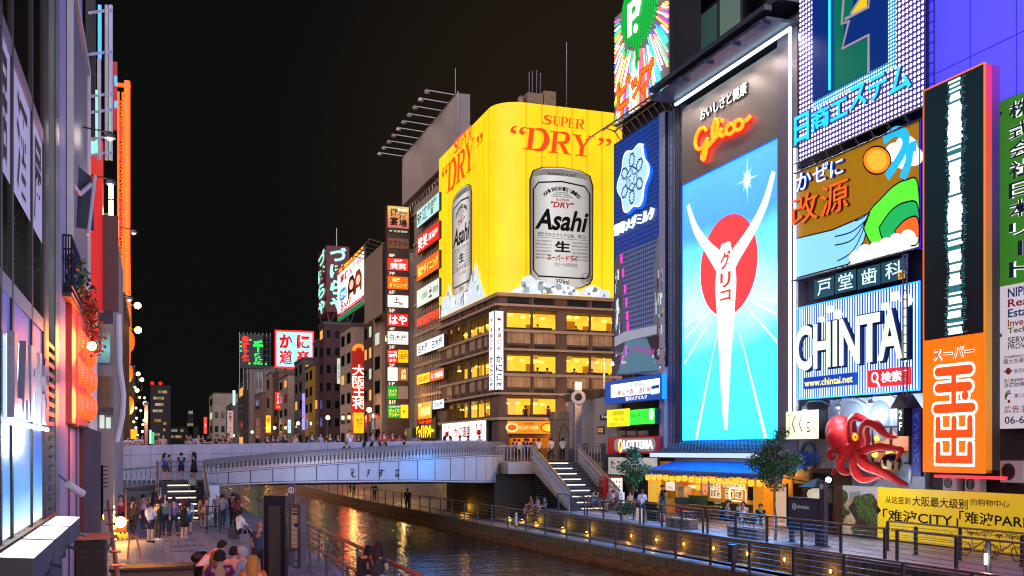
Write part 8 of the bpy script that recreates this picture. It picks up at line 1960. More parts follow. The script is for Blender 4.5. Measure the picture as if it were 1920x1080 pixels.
# === LEFT PROMENADE furniture
q=onT(515,1000,24.0);kx,ky=q.x,q.y;zt=onT(515,930,24.0).z
ki=thing('display_pillar','tall dark display pillar with switched off screen on the promenade','display pillar',(kx,ky,0));fk=Fr((kx,ky,0),(CS,-SN,0));child(MB().fbox(fk,-.25,.25,0,zt,-.3,0),'cabinet',mat('gloss_black_cabinet','#17151c',.25,.2),ki)
child(MB().fbox(fk,-.14,.14,.2,zt-.22,.002,.02),'screen',mat('dark_led_face','#23271f',.5,bump=.3,scale=30),ki);child(MB().fbox(fk,-.27,-.251,0,zt,-.3,.0),'side_trim',mat('violet_metal_trim','#6a5a78',.3,.6),ki)
q=onZ(546,1053);M_sl2=mat('grey_sign_metal','#5c5a64',.45,.3,var=.12)
mp=thing('marker_post','tall grey post with round information badge on the near promenade','post',(q.x,q.y,0));fk=Fr((q.x,q.y,0),(CS,-SN,0));zt=onT(546,908,34.3).z
child(MB().fbox(fk,-.12,.12,0,zt,-.12,0).fbox(fk,-.22,.22,0,.04,-.2,.1),'post',M_sl2,mp);child(MB().ring(fk,0,zt-.2,.08,.1,.002,.012,24).text('i',fk,-.018,.018,zt-.26,zt-.14,.012,bold=.04),'badge',MATS['white_lettering'],mp)
q=onZ(563,1064);mb_=thing('map_board','grey upright map board with pale street map facing along the railing','map board',(q.x,q.y,0));zt=onT(560,945,32.7).z
fm_=Fr((q.x,q.y,0),(.35,-1,0));wv=(q.x,q.y)
child(MB().fbox(fm_,-.75,-.62,0,zt,-.1,.08).fbox(fm_,.0,.22,0,zt,-.1,.1).fbox(fm_,-.62,0,zt-.14,zt,-.1,.08).fbox(fm_,-.62,0,.52,.6,-.1,.12).fbox(fm_,-.1,.32,0,.03,-.25,.2),'frame',M_sl2,mb_)
child(MB().fbox(fm_,-.615,-.005,.6,zt-.145,-.03,.0),'map_sheet',mat('map_sheet','#b8a894',.5,em=.15,emcol='#d8c0a0'),mb_)
b=MB();RM=random.Random(6)
for k in range(9):b.mat(0).fbox(fm_,-.58,-.04,.68+k*.16,.7+k*.16,.001,.004)
b.mat(1).fbox(fm_,-.4,-.1,zt-.75,zt-.62,.004,.007);b.mat(2).fbox(fm_,-.58,-.1,zt-.36,zt-.3,.004,.007);b.mat(2).fbox(fm_,-.58,-.2,zt-.26,zt-.22,.004,.007);child(b,'map_print',[ink('#8a7a6a'),ink('#2a4a9a'),ink('#6a4a5a')],mb_)
t=thing('notice','small white notice sheet tied to the inner sloping railing','notice',onT(604,1027,30));q=onT(604,1027,30);fk=Fr(q,(.3,-1,0));child(MB().fbox(fk,-.12,.12,-.2,.2,0,.01),'sheet',mat('notice_sheet','#c8b8a8',.6,em=.15),t);child(MB().fbox(fk,-.08,.08,.02,.12,.012,.014).fbox(fk,-.08,.06,-.1,-.05,.012,.014),'print',ink('#a85a3a'),t)
# planter bench in the near left corner, louvre boxes, leaning rail, food stall lamp
q0=onT(215,1047,29);q1=onT(362,1047,29)
pb=thing('planter_wall','low weathered timber clad planter with dark coping at the picture foot','planter',((q0.x+q1.x)/2,29,0));child(MB().box(q0.x,q1.x,28.4,29.2,0,q0.z-.09),'cladding',mat('weathered_boards','#6a5c4e',.8,var=.5,scale=5,stretch=(9,9,.4),bump=.4),pb);child(MB().bbox(q0.x-.05,q1.x+.05,28.3,29.3,q0.z-.087,q0.z,.02),'coping',mat('dark_coping','#241f22',.4),pb);child(MB().box(q0.x,q1.x,28.36,28.39,q0.z-.5,q0.z-.46),'band',M_steel,pb)
q0,q1=onT(154,1000,24),onT(203,1000,24);lv_=thing('slatted_screen','black slatted timber screen at the foot of the left wall','screen',((q0.x+q1.x)/2,24,0));b=MB();zt=q0.z
b.box(q0.x,q0.x+.06,24,24.1,0,zt);b.box(q1.x-.06,q1.x,24,24.1,0,zt)
z=.1
while z<zt:b.box(q0.x+.06,q1.x-.06,24.01,24.08,z,z+.1);z+=.17
child(b,'slats',mat('charred_slats','#1d1512',.7,var=.3,scale=4),lv_);child(MB().box(q0.x,q1.x,24.1,25.2,0,zt-.1),'box',M_black,lv_);child(MB().box(q0.x-.3,q1.x+.1,23.95,25.3,zt+.003,zt+.05),'top_board',mat('warm_board','#8a6a54',.6,var=.25,scale=3),lv_)
lr=thing('handrail','pale bent metal rail rising at the left edge of the near promenade','handrail',onT(222,1075,22));child(MB().tube([onT(222,1090,22),onT(212,1020,25),onT(203,940,28)],.05,8),'rail',mat('pinkish_rail','#b08a80',.4,.4),lr)
b=MB()
for k in range(5):p=onT(220-k*4,1060-k*26,22.5+k*1.2);b.tube([p+Vector((-.12,0,0)),p+Vector((.12,0,0))],.03,5)
child(b,'brackets',M_steel,lr)
q=onZ(222,1012);ct=thing('food_cart','small food cart with glowing round lamp and string of bulbs beside the promenade wall','cart',(q.x,q.y,0));child(MB().bbox(q.x-.5,q.x+.35,q.y-.4,q.y+.4,.35,.8,.03),'body',mat('cart_timber','#8a4a24',.6,var=.3,scale=3),ct);child(MB().box(q.x-.55,q.x+.4,q.y-.45,q.y+.45,.803,.85),'counter',mat('cart_top','#c8903a',.5),ct)
for sx in(-.45,.3):child(MB().tube([(q.x+sx,q.y-.38,0),(q.x+sx,q.y-.38,2.1)],.03,6),'post',mat('cart_timber2','#6a3a1e',.6),ct)
p=onT(226,979,42);child(MB().ball(p,.22,14,10),'lamp_globe',quiet(glow('cart_lamp','#ffdf9a',16)),ct);lamp('cart_light',p+Vector((.1,-.4,.1)),'#ffb050',170,.25)
for k in range(8):pp2=onT(213+.6*k,950+k*10,41.8);child(MB().ball(pp2,.05,7,5),'bulb',quiet(glow('cart_bulbs','#ffd24a',6)),ct)
for k in range(5):pp2=onT(222+k*4,1003+3*(k%2),41.7);child(MB().lathe(pp2,[(.05,-.12),(.06,0),(.03,.1)],8),'jar',lit('#e8b02a',.9),ct)
q=onZ(252,1046);sa=thing('sandwich_board','orange timber A frame board standing empty by the food cart','sandwich board',(q.x,q.y,0));M_af=mat('orange_timber','#c86a24',.5,var=.2)
for sx in(-.22,.22):child(MB().tube([(q.x+sx*.5-.05,q.y,.72),(q.x+sx,q.y-.1,0)],.03,5),'leg',M_af,sa);child(MB().tube([(q.x+sx*.5-.05,q.y,.72),(q.x+sx,q.y+.25,0)],.03,5),'leg',M_af,sa)
child(MB().tube([(q.x-.2,q.y,.72),(q.x+.1,q.y,.72)],.03,5),'top_bar',M_af,sa)
dk=thing('stall_shutter','dark framed kiosk window with yellow lit ledge beside the brown block','kiosk',onT(186,965,36));q0,q1=onT(172,965,36),onT(200,870,36);child(MB().box(q0.x,q1.x,36,36.3,q0.z,q1.z),'dark_window',M_glassdark,dk);child(MB().box(q0.x+.1,q1.x-.1,35.9,35.97,q0.z+.1,q0.z+.45),'lit_ledge',lit('#d8a02a',.7),dk);b=MB()
for k in range(6):b.tube([(q0.x,35.95,q1.z-.05-k*.13),(q1.x+.15,35.95,q1.z-.05-k*.13)],.015,4)
child(b,'dark_bars',M_black,dk)
# paving details: drain covers
dc=thing('drain_cover','long slotted drain cover set in the promenade paving','drain cover',(0,0,0),'slotted drain covers in the promenade');child(MB().box(-.7,.7,-.17,.17,.002,.008),'plate',M_steel,dc);b=MB()
for k in range(5):b.box(-.62+k*.26,-.44+k*.26,-.1,.1,.0085,.0095)
child(b,'slots',M_black,dc)
for i,(px,py)in enumerate(((337,1015),(353,1024),(332,1034))):o=dc if i==0 else dup(dc,(0,0,0));o.location=onZ(px,py)
t=struct(MB().box(1.6,2.4,54.5,56.2,.003,.007).build('tactile_paving',mat('yellow_tactile','#a8822a',.6,bump=.4,scale=20)))
hr=thing('hand_hoops','grey tube barrier with bent hoops at the foot of the near stair','barrier',onZ(390,995));q=onZ(388,1000);b=MB()
for dx in(0,.55):b.tube([(q.x+dx,q.y,0),(q.x+dx,q.y,1.25)],.04,6)
for z in(.3,.9,1.2):b.tube([(q.x,q.y,z),(q.x+.55,q.y,z)],.025,5)
for z in(.85,1.2):b.tube([(q.x,q.y,z),(q.x-.2,q.y-.1,z+.05),(q.x-.28,q.y-.15,z-.05)],.03,6)
child(b,'tubes',M_dsteel,hr)
# === PEOPLE
def jts(**kw):
 J=dict(pel=(0,0,.92),spi=(0,.0,1.06),che=(0,-.005,1.27),nk=(0,0,1.44),jaw=(0,.035,1.53),sk=(0,.01,1.60),top=(0,0,1.665),hl=(-.09,0,.87),kl=(-.10,.02,.48),al=(-.10,-.02,.09),tl=(-.11,.13,.03),hr=(.09,0,.87),kr=(.10,.02,.48),ar=(.10,-.02,.09),tr=(.11,.13,.03),sl=(-.175,-.01,1.38),el=(-.235,-.03,1.11),wl=(-.235,.06,.87),sr=(.175,-.01,1.38),er=(.235,-.03,1.11),wr=(.235,.06,.87))
 J.update(kw);return J
def shift(J,names,d):
 for n in names:J[n]=tuple(a+b for a,b in zip(J[n],d))
 return J
POSE={'stand':jts(),'walk':jts(kl=(-.10,.16,.50),al=(-.10,.20,.10),tl=(-.1,.36,.05),kr=(.10,-.06,.47),ar=(.10,-.30,.14),tr=(.1,-.18,.03),el=(-.23,-.16,1.13),wl=(-.22,-.14,.88),er=(.23,.08,1.12),wr=(.2,.24,.93)),'photo':jts(el=(-.27,.16,1.22),wl=(-.12,.33,1.46),er=(.27,.16,1.22),wr=(.10,.34,1.47)),'armsup':jts(el=(-.26,.14,1.52),wl=(-.17,.24,1.76),er=(.26,.14,1.52),wr=(.15,.24,1.78)),'onearm':jts(er=(.28,.22,1.38),wr=(.26,.42,1.55),el=(-.23,.08,1.12),wl=(-.1,.24,1.1)),'lean':jts(spi=(0,.06,1.04),che=(0,.17,1.2),nk=(0,.27,1.33),jaw=(0,.34,1.39),sk=(0,.33,1.47),top=(0,.32,1.54),sl=(-.175,.24,1.29),sr=(.175,.24,1.29),el=(-.3,.42,1.07),wl=(-.08,.58,1.09),er=(.3,.42,1.07),wr=(.08,.58,1.09)),'phone':jts(el=(-.24,.02,1.10),wl=(-.08,.24,1.17),er=(.24,.02,1.10),wr=(.07,.25,1.18),jaw=(0,.06,1.52),sk=(0,.05,1.59),top=(0,.03,1.655)),'bend':jts(spi=(0,.08,1.04),che=(0,.24,1.18),nk=(0,.37,1.29),jaw=(0,.45,1.33),sk=(0,.46,1.41),top=(0,.46,1.48),sl=(-.175,.33,1.25),sr=(.175,.33,1.25),el=(-.28,.36,.98),wl=(-.2,.5,.82),er=(.27,.38,.98),wr=(.18,.56,.88),kl=(-.11,.06,.48),kr=(.11,-.02,.48),ar=(.11,-.12,.09),tr=(.12,.03,.03)),}
sit=jts()
shift(sit,('pel','spi','che','nk','jaw','sk','top','sl','sr','el','er','wl','wr','hl','hr'),(0,0,-.40))
sit.update(kl=(-.13,.42,.50),al=(-.13,.40,.09),tl=(-.14,.55,.03),kr=(.13,.42,.50),ar=(.13,.44,.09),tr=(.14,.59,.03),el=(-.25,.06,.74),wl=(-.12,.30,.66),er=(.25,.06,.74),wr=(.12,.30,.68))
POSE['sit']=sit
sita=dict(sit);sita.update(er=(.24,.2,.86),wr=(.06,.3,1.08));POSE['siteat']=sita
RAD=dict(pel=.135,spi=.115,che=.135,nk=.052,jaw=.066,sk=.088,top=.05,hl=.085,kl=.058,al=.036,tl=.03,hr=.085,kr=.058,ar=.036,tr=.03,sl=.058,el=.04,wl=.026,sr=.058,er=.04,wr=.026)
EDG=[('pel','spi'),('spi','che'),('che','nk'),('nk','jaw'),('jaw','sk'),('sk','top'),('pel','hl'),('hl','kl'),('kl','al'),('al','tl'),('pel','hr'),('hr','kr'),('kr','ar'),('ar','tr'),('che','sl'),('sl','el'),('el','wl'),('che','sr'),('sr','er'),('er','wr')]
def grow(P,edges,rad,root,sub=2):
 names=[]
 for e in edges:
  for n in e:
   if n not in names:names.append(n)
 me=bpy.data.meshes.new('skin');me.from_pydata([P[n]for n in names],[(names.index(a),names.index(b))for a,b in edges],[])
 o=bpy.data.objects.new('skin',me);COL.objects.link(o);o.modifiers.new('s','SKIN');m2=o.modifiers.new('d','SUBSURF');m2.levels=sub;m2.render_levels=sub
 sv=me.skin_vertices[0].data
 for i,n in enumerate(names):
  r=rad[n];sv[i].radius=r if isinstance(r,tuple)else(r,r);sv[i].use_root=n==root
 dg=bpy.context.evaluated_depsgraph_get();dg.update();ev=o.evaluated_get(dg);m=ev.to_mesh()
 vs=[v.co.copy()for v in m.vertices];fs=[tuple(p.vertices)for p in m.polygons];ev.to_mesh_clear();bpy.data.objects.remove(o);bpy.data.meshes.remove(me)
 return vs,fs
def lerp(a,b,t):return tuple(x+(y-x)*t for x,y in zip(a,b))
def hand(b,el,wr,curl=.5):
 el,wr=Vector(el),Vector(wr);d=(wr-el).normalized();up=Vector((0,0,1));s=d.cross(up)
 s=s.normalized()if s.length>.2 else Vector((1,0,0));n=s.cross(d).normalized();p1=wr+d*.085
 b.tube([wr-d*.015,wr+d*.035,wr+d*.075,p1],[.026,.036,.038,.03],8)
 for k,ln in enumerate((.062,.072,.068,.052)):
  q=p1+s*(-.027+.018*k)-d*.008;b.tube([q,q+d*ln*.55-n*.012*curl,q+d*ln*.95-n*.05*curl],[.0095,.009,.0065],5)
 q=wr+d*.025+s*-.03;b.tube([q,q+d*.035-s*.022-n*.012,q+d*.06-s*.02-n*.03],[.012,.0105,.0075],5)
SKIN={}
def skin_mat(c):return mat('skin_'+c.strip('#'),c,.5)
def cloth(c):return mat('cloth_'+c.strip('#'),c,.85,var=.12,scale=6)
BODY={};GAR={}
def body_mesh(pose):
 if pose in BODY:return BODY[pose]
 P=POSE[pose];vs,fs=grow(P,EDG,RAD,'pel');b=MB();b.add(vs,fs)
 hand(b,P['el'],P['wl'],.7);hand(b,P['er'],P['wr'],.7)
 j,s_=Vector(P['jaw']),Vector(P['sk']);up=(Vector(P['top'])-j).normalized();rt=Vector((1,0,0));fw=up.cross(rt).normalized()*1;fw=fw if fw.y>0 else-fw
 c=j.lerp(s_,.62);f0=c+fw*.088
 b.tube([f0+up*.028-fw*.012,f0-up*.002+fw*.006,f0-up*.016+fw*.012,f0-up*.024-fw*.012],[.007,.011,.014,.006],6)
 for sx in(-1,1):b.ball(c+rt*sx*.084-up*.003-fw*.004,.026,8,6,(.4,.7,1.1))
 b.mat(1)
 for sx in(-1,1):b.ball(f0+rt*sx*.031+up*.022-fw*.012,.0125,8,6,(1.2,.6,.55));b.ball(f0+rt*sx*.031+up*.044-fw*.01,.017,8,4,(1.2,.5,.25))
 b.mat(2);b.ball(f0-up*.05-fw*.013,.023,8,4,(1.2,.5,.32))
 me=bpy.data.meshes.new('person');me.from_pydata(b.v,[],b.f);me.polygons.foreach_set('material_index',b.m);me.polygons.foreach_set('use_smooth',[True]*len(b.f))
 for k in range(3):me.materials.append(None)
 BODY[pose]=me;return me
def garment(kind,pose):
 key=(kind,pose)
 if key in GAR:return GAR[key]
 P=dict(POSE[pose]);b=MB()
 def g(edges,rad,root):vs,fs=grow(P,edges,rad,root,1 if kind!='x' else 2);b.add(vs,fs)
 if kind in('tee','shirt','dress'):
  k=.55 if kind=='tee' else(.96 if kind=='shirt' else .4)
  for a,c,e in(('sl','el','xl'),('sr','er','xr')):P[e]=lerp(P[a],P[c],min(1,k*1.0))
  P['yl']=lerp(P['el'],P['wl'],.85);P['yr']=lerp(P['er'],P['wr'],.85);P['hem']=lerp(P['pel'],P['spi'],-.35);P['col']=lerp(P['che'],P['nk'],.82)
  ed=[('hem','spi'),('spi','che'),('che','col'),('che','sl'),('sl','xl'),('che','sr'),('sr','xr')]
  rd=dict(hem=.155,spi=.14,che=.152,col=.066,sl=.075,xl=.064,sr=.075,xr=.064,yl=.045,yr=.045)
  if kind=='shirt':ed+=[('xl','yl'),('xr','yr')];rd.update(xl=.055,xr=.055)
  g(ed,rd,'spi')
 if kind in('trousers','shorts'):
  k=.97 if kind=='trousers' else .0
  for a,c,e in(('kl','al','zl'),('kr','ar','zr')):P[e]=lerp(P[a],P[c],k)
  P['ml']=lerp(P['hl'],P['kl'],.85);P['mr']=lerp(P['hr'],P['kr'],.85)
  ed=[('pel','hl'),('hl','ml'),('pel','hr'),('hr','mr')];rd=dict(pel=.145,hl=.1,ml=.082 if kind=='trousers' else .095,hr=.1,mr=.082 if kind=='trousers' else .095,zl=.055,zr=.055)
  if kind=='trousers':ed+=[('ml','zl'),('mr','zr')]
  g(ed,rd,'pel')
 if kind=='skirt' or kind=='dress':
  p=Vector(P['pel']);kn=(Vector(P['kl'])+Vector(P['kr']))/2;prof=[]
  if pose in('sit','siteat'):b.tube([p+Vector((0,-.05,.08)),p+Vector((0,.1,-.02)),kn+Vector((0,-.05,.03)),kn+Vector((0,.02,-.08))],[.15,.19,.2,.17],14)
  else:b.tube([p+Vector((0,0,.16)),p+Vector((0,0,.02)),p.lerp(kn,.45),p.lerp(kn,.92)],[.125,.165,.19,.225],16)
 if kind=='shoes':
  for a,t_ in(('al','tl'),('ar','tr')):
   A,T=Vector(P[a]),Vector(P[t_]);z0=min(A.z,T.z);b.tube([Vector((A.x,A.y-.055,A.z-.035)),Vector((A.x,A.y,A.z-.03)),A.lerp(T,.55)+Vector((0,0,-.005)),T+Vector((0,.015,.008))],[.035,.047,.045,.03],8)
 c=Vector(P['jaw']).lerp(Vector(P['sk']),.75);up=(Vector(P['top'])-Vector(P['jaw'])).normalized();fwd=up.cross(Vector((1,0,0)));fwd=fwd if fwd.y>0 else-fwd;fwd.normalize()
 if kind in('short_hair','long_hair','cap','bun_hair'):
  RH=random.Random(1);vs=[];n_,m_=18,10;base=len(b.v);pts=[]
  for i in range(m_+1):
   th=R(92*i/m_)if kind!='cap' else R(80*i/m_)
   for j_ in range(n_):
    ph=2*math.pi*j_/n_;lx,ly_,lz=math.sin(th)*math.cos(ph),math.sin(th)*math.sin(ph),math.cos(th)
    front=max(0,ly_);drop=0
    if kind!='cap' and i>6:drop=-.055*(i-6)/4*(1-1.9*front)
    r_=.113+.004*math.sin(ph*7+i)
    pts.append(c+Vector((1,0,0))*lx*r_*.95+fwd*(ly_*r_-.006)+up*(lz*r_*1.02+.012+drop))
  b.add(pts,[(i*n_+j_,i*n_+(j_+1)%n_,(i+1)*n_+(j_+1)%n_,(i+1)*n_+j_)for i in range(m_)for j_ in range(n_)])
  if kind=='long_hair':
   q=c-fwd*.055;dn=Vector((0,0,-1));b.tube([q+up*.06,q-fwd*.02+up*-.04,q+dn*.16-fwd*.035,q+dn*.3-fwd*.04,q+dn*.42-fwd*.03],[.085,.1,.095,.08,.03],12)
   for sx in(-1,1):b.tube([c+Vector((sx*.075,0,.03)),c+Vector((sx*.098,0,-.08))+fwd*-.0,c+Vector((sx*.1,0,-.22))-fwd*.01,c+Vector((sx*.085,0,-.32))],[.035,.035,.03,.012],7)
  if kind=='bun_hair':b.ball(c+up*.11-fwd*.06,.045,10,8)
  if kind=='cap':b.tube([c+fwd*.08+up*.045,c+fwd*.15+up*.03,c+fwd*.19+up*.022],[.07,.06,.03],10)
 me=bpy.data.meshes.new(kind);me.from_pydata(b.v,[],b.f);me.polygons.foreach_set('use_smooth',[True]*len(b.f));me.materials.append(None);GAR[key]=me;return me
def setm(o,i,m):o.material_slots[i].link='OBJECT';o.material_slots[i].material=m
NP=[0]
def person(label,pos,face,pose,top,topc,bot,botc,hair='short_hair',hairc='#14100e',skin='#c99a7a',shoe='#2a2a2e',h=1.0,group=None):
 o=bpy.data.objects.new('person',body_mesh(pose));COL.objects.link(o);o.location=pos;o.rotation_euler=(0,0,face);o.scale=(h,h,h);tag(o,label,'person',group)
 setm(o,0,skin_mat(skin));setm(o,1,ink('#120c0a'));setm(o,2,ink('#8a4038'))
 for kind,c_ in((top,topc),(bot,botc),(hair,hairc),('shoes',shoe)):
  if not kind:continue
  g=bpy.data.objects.new({'tee':'shirt','short_hair':'hair','long_hair':'hair','bun_hair':'hair'}.get(kind,kind),garment(kind,pose));COL.objects.link(g);g.parent=o;setm(g,0,cloth(c_))
 NP[0]+=1;return o
UP_=lambda px,py,z=0.0:onZ(px,py,z)
AW,BK,RT_,LT_=0.0,math.pi,-math.pi/2,math.pi/2
# --- crowd on the left promenade
person('man in dark jacket and trousers seen from behind near the food cart',UP_(249,1010),AW-.4,'walk','shirt','#33303a','trousers','#26242c',h=1.03)
person('man in bright red shirt partly hidden behind the food cart lamp',UP_(226,1000),BK,'stand','tee','#c01a26','trousers','#3a3040')
person('person in white shirt and navy shorts with dark shoes, foremost of the photo takers',UP_(282,1018),AW-.7,'phone','shirt','#d8d4dc','shorts','#1c2440','short_hair',shoe='#1a1216',h=.97)
person('woman in pale pink top raising a phone, leftmost of the photo takers',UP_(268,992),AW-.9,'photo','tee','#d8a8a4','trousers','#5a4a58','short_hair',h=.97)
person('man in black with white sneakers holding both arms up among the photo takers',UP_(296,1014),AW-.9,'armsup','tee','#1a1a22','trousers','#20222c',shoe='#e0dce0',h=1.0)
person('woman in plum top with arm stretched up behind the man in black',UP_(290,986),AW-.8,'armsup','tee','#54384a','trousers','#33263a','long_hair','#3a2018')
person('woman in teal shirt and jeans standing between the black dressed man and plaid shirt',UP_(311,1003),AW-.3,'stand','tee','#4a8a96','trousers','#232e4a','short_hair',h=.98)
person('person in mauve plaid shirt and dark jeans in the middle of the photo takers',UP_(326,1006),AW+.3,'walk','shirt','#6a5a7a','trousers','#1d2438','short_hair')
person('woman in black dress with yellow shoulder bag at the right of the photo takers',UP_(345,1010),AW-.8,'phone','dress','#17151c',None,'#000000','long_hair','#4a2418',shoe='#d8a8a0')
person('person in light blue top just behind the woman in the black dress',UP_(353,1002),AW+.2,'stand','tee','#5a9ac4','shorts','#38405a','long_hair','#2a1810',h=.94)
person('child in bright blue shirt close beside the woman in black dress',UP_(319,990),AW-.2,'stand','tee','#3a6ab0','shorts','#223','short_hair',h=.8)if False else None
person('woman in mint shirt and black skirt coming down the near stair',onT(361,938,59.5)*1.0,BK,'walk','tee','#a8c8b4','skirt','#15151a','short_hair',h=.98).location.z=.65
for(px,yy,lab,fc,ps,tp,tc,bt,bc,hr_,hc,hh)in((340,64.6,'man in navy shirt at the head of the near stair facing the parapet',AW,'phone','tee','#26406a','shorts','#1c2030','short_hair','#14100e',1.0),(364,64.4,'woman in black dress with raised arms at the head of the near stair',AW+.9,'photo','dress','#1c1a24',None,'#000000','long_hair','#2a1a14',1.02),(309,63.9,'woman in blue top holding up a phone beside the stair handrail',RT_-.2,'photo','tee','#2a5ab4','shorts','#5a3a4a','long_hair','#1a1210',.98),(317,64.3,'person with green bag just behind the woman in blue at the stair head',RT_,'stand','tee','#3a6a5a','shorts','#6a4a4a','short_hair','#14100e',.92)):
 d=ray(px,HZ);person(lab,(yy/d.y*d.x,yy,1.9),fc,ps,tp,tc,bt,bc,hr_,hc,h=hh)
person('person in a white sun hat at the foot of the near stair',UP_(408,990),AW,'stand','tee','#8a7a76','trousers','#3a3440','cap','#e8e4ec',h=.98)
person('woman in grey shirt and jeans with brown bag walking by the stair foot',UP_(417,992),AW-.2,'walk','shirt','#8a8490','trousers','#26324e','short_hair',h=.98)
person('man in dark jacket beside the woman in grey shirt',UP_(437,990),AW-.6,'stand','shirt','#3a3038','trousers','#24222a','short_hair')
person('woman with long brown hair in crimson top behind the seated woman',UP_(444,994),AW-.5,'phone','tee','#7a2a34','trousers','#2a2430','long_hair','#3a2018')
person('woman in cream blouse and dark trousers seated on the low wall',UP_(450,1017),RT_+.5,'sit','shirt','#d8d0d0','trousers','#15161c','short_hair',h=1.0)
person('man with short dark hair in navy top leaning on the near railing',(4.85,UP_(474,1000).y,0),RT_,'lean','tee','#1a2440','trousers','#20222c')
person('woman in pale orange top walking past the stair foot barrier',UP_(381,992),AW,'walk','tee','#d89a70','shorts','#c8905a','long_hair','#4a2a1a',h=.95)
tb_=thing('tote_bag','grey tote bag with long handles standing beside the seated woman','bag',onZ(458,1018));q=onZ(459,1019);child(MB().bbox(q.x-.2,q.x+.2,q.y-.07,q.y+.07,0,.38,.02),'bag',mat('grey_felt','#77727a',.9,var=.15,scale=8),tb_);child(MB().tube([(q.x-.1,q.y-.04,.37),(q.x-.08,q.y-.03,.55),(q.x,q.y-.02,.6),(q.x+.08,q.y-.03,.55),(q.x+.1,q.y-.04,.37)],.01,5),'handle',mat('bag_handle','#b8a8a0',.7),tb_)
lw=thing('low_wall','low dark seat wall with copper hand rail on the promenade','low wall',onZ(455,1018));q=onZ(452,1010);child(MB().bbox(q.x-.5,q.x+.35,q.y-.1,q.y+.4,0,.42,.02),'seat_block',mat('dark_granite','#3a363c',.5,var=.2,scale=5),lw)
# near group at the picture foot
g0=onT(377,994,24.0)
person('man in white t shirt bending forward with black shoulder bag and dark jeans',(g0.x,g0.y,0),RT_+.1,'bend','tee','#e4dcda','trousers','#15161d','short_hair',h=1.06)
c_=onT(377,1046,24.55);sb2=thing('shoulder_bag','black shoulder bag hanging at the side of the bending man','bag',c_);child(MB().ball(c_,.2,14,10,(1.2,.5,.7)),'bag',mat('black_leather','#120f10',.45,var=.2),sb2,True);child(MB().tube([c_+Vector((-.18,0,.08)),c_+Vector((-.1,.05,.14)),c_+Vector((.1,.05,.14)),c_+Vector((.18,0,.08))],.015,5),'strap',MATS['black_leather'],sb2)
for(px,py,t_,lab,fc,ps,tp,tc,bt,bc,hr_,hc,sk,hh,zt)in((404,1036,20.5,'woman with light brown hair in cream top seated at the picture foot',AW-.3,'sit','tee','#c8a07a','trousers','#2a2a3a','long_hair','#8a5424','#d0a080',1.0,1.27),(412,1034,19.0,'dark haired man in purple t shirt seated with back turned at the picture foot',AW+.1,'sit','tee','#6a1c58','trousers','#20202a','short_hair','#1a1210','#b07a58',1.06,1.27),(438,1027,22.5,'black haired person in pale shirt seated behind the man in purple',AW-.5,'sit','tee','#b8a4a0','trousers','#30303a','short_hair','#100d0c','#c89878',1.0,1.27),(455,1027,21.0,'grey haired person in grey jacket seated turning to the left',AW+1.2,'sit','shirt','#8a8a96','trousers','#3a3a44','short_hair','#a8a0a0','#d88a68',1.0,1.27),(474,1044,18.5,'blond woman in bright orange top seated at the picture foot',AW-.2,'sit','tee','#e0641a','trousers','#3a3440','long_hair','#c87a34','#d8a07a',1.02,1.27),(487,979,28.0,'bald man in blue shirt leaning beside the dark display pillar',AW-.4,'stand','tee','#2c4a6a','trousers','#2a2a34',None,'#000000','#a8825e',1.0,1.67)):
 p=onT(px,py,t_);person(lab,(p.x,p.y,p.z-zt*hh),fc,ps,tp,tc,bt,bc,hr_,hc,sk,h=hh)
 # the two girls at the copper handrail
p=onT(692,1018,23.4);person('girl with long dark hair, backpack and navy top at the copper handrail',(p.x-.1,p.y,0),AW-.5,'lean','tee','#1c2030','trousers','#26283a','long_hair','#15100e',h=.98)
p2=onT(707,1014,22.6);person('girl with long brown hair in dark grey top and white shorts at the copper handrail',(p2.x,p2.y,0),AW-.7,'phone','tee','#37363c','shorts','#d0c4c4','long_hair','#33201a','#d8a484',h=1.0)
bp_=thing('backpack','dark backpack on the girl at the copper handrail','backpack',(p.x-.2,p.y-.2,1.1));child(MB().bbox(p.x-.3,p.x+.0,p.y-.20,p.y-.02,.82,1.26,.05),'bag',mat('dark_nylon','#2a2428',.7,var=.2,scale=5),bp_);child(MB().bbox(p.x-.26,p.x-.04,p.y-.25,p.y-.205,.86,1.05,.02),'pocket',mat('dark_nylon2','#352c2e',.7),bp_)
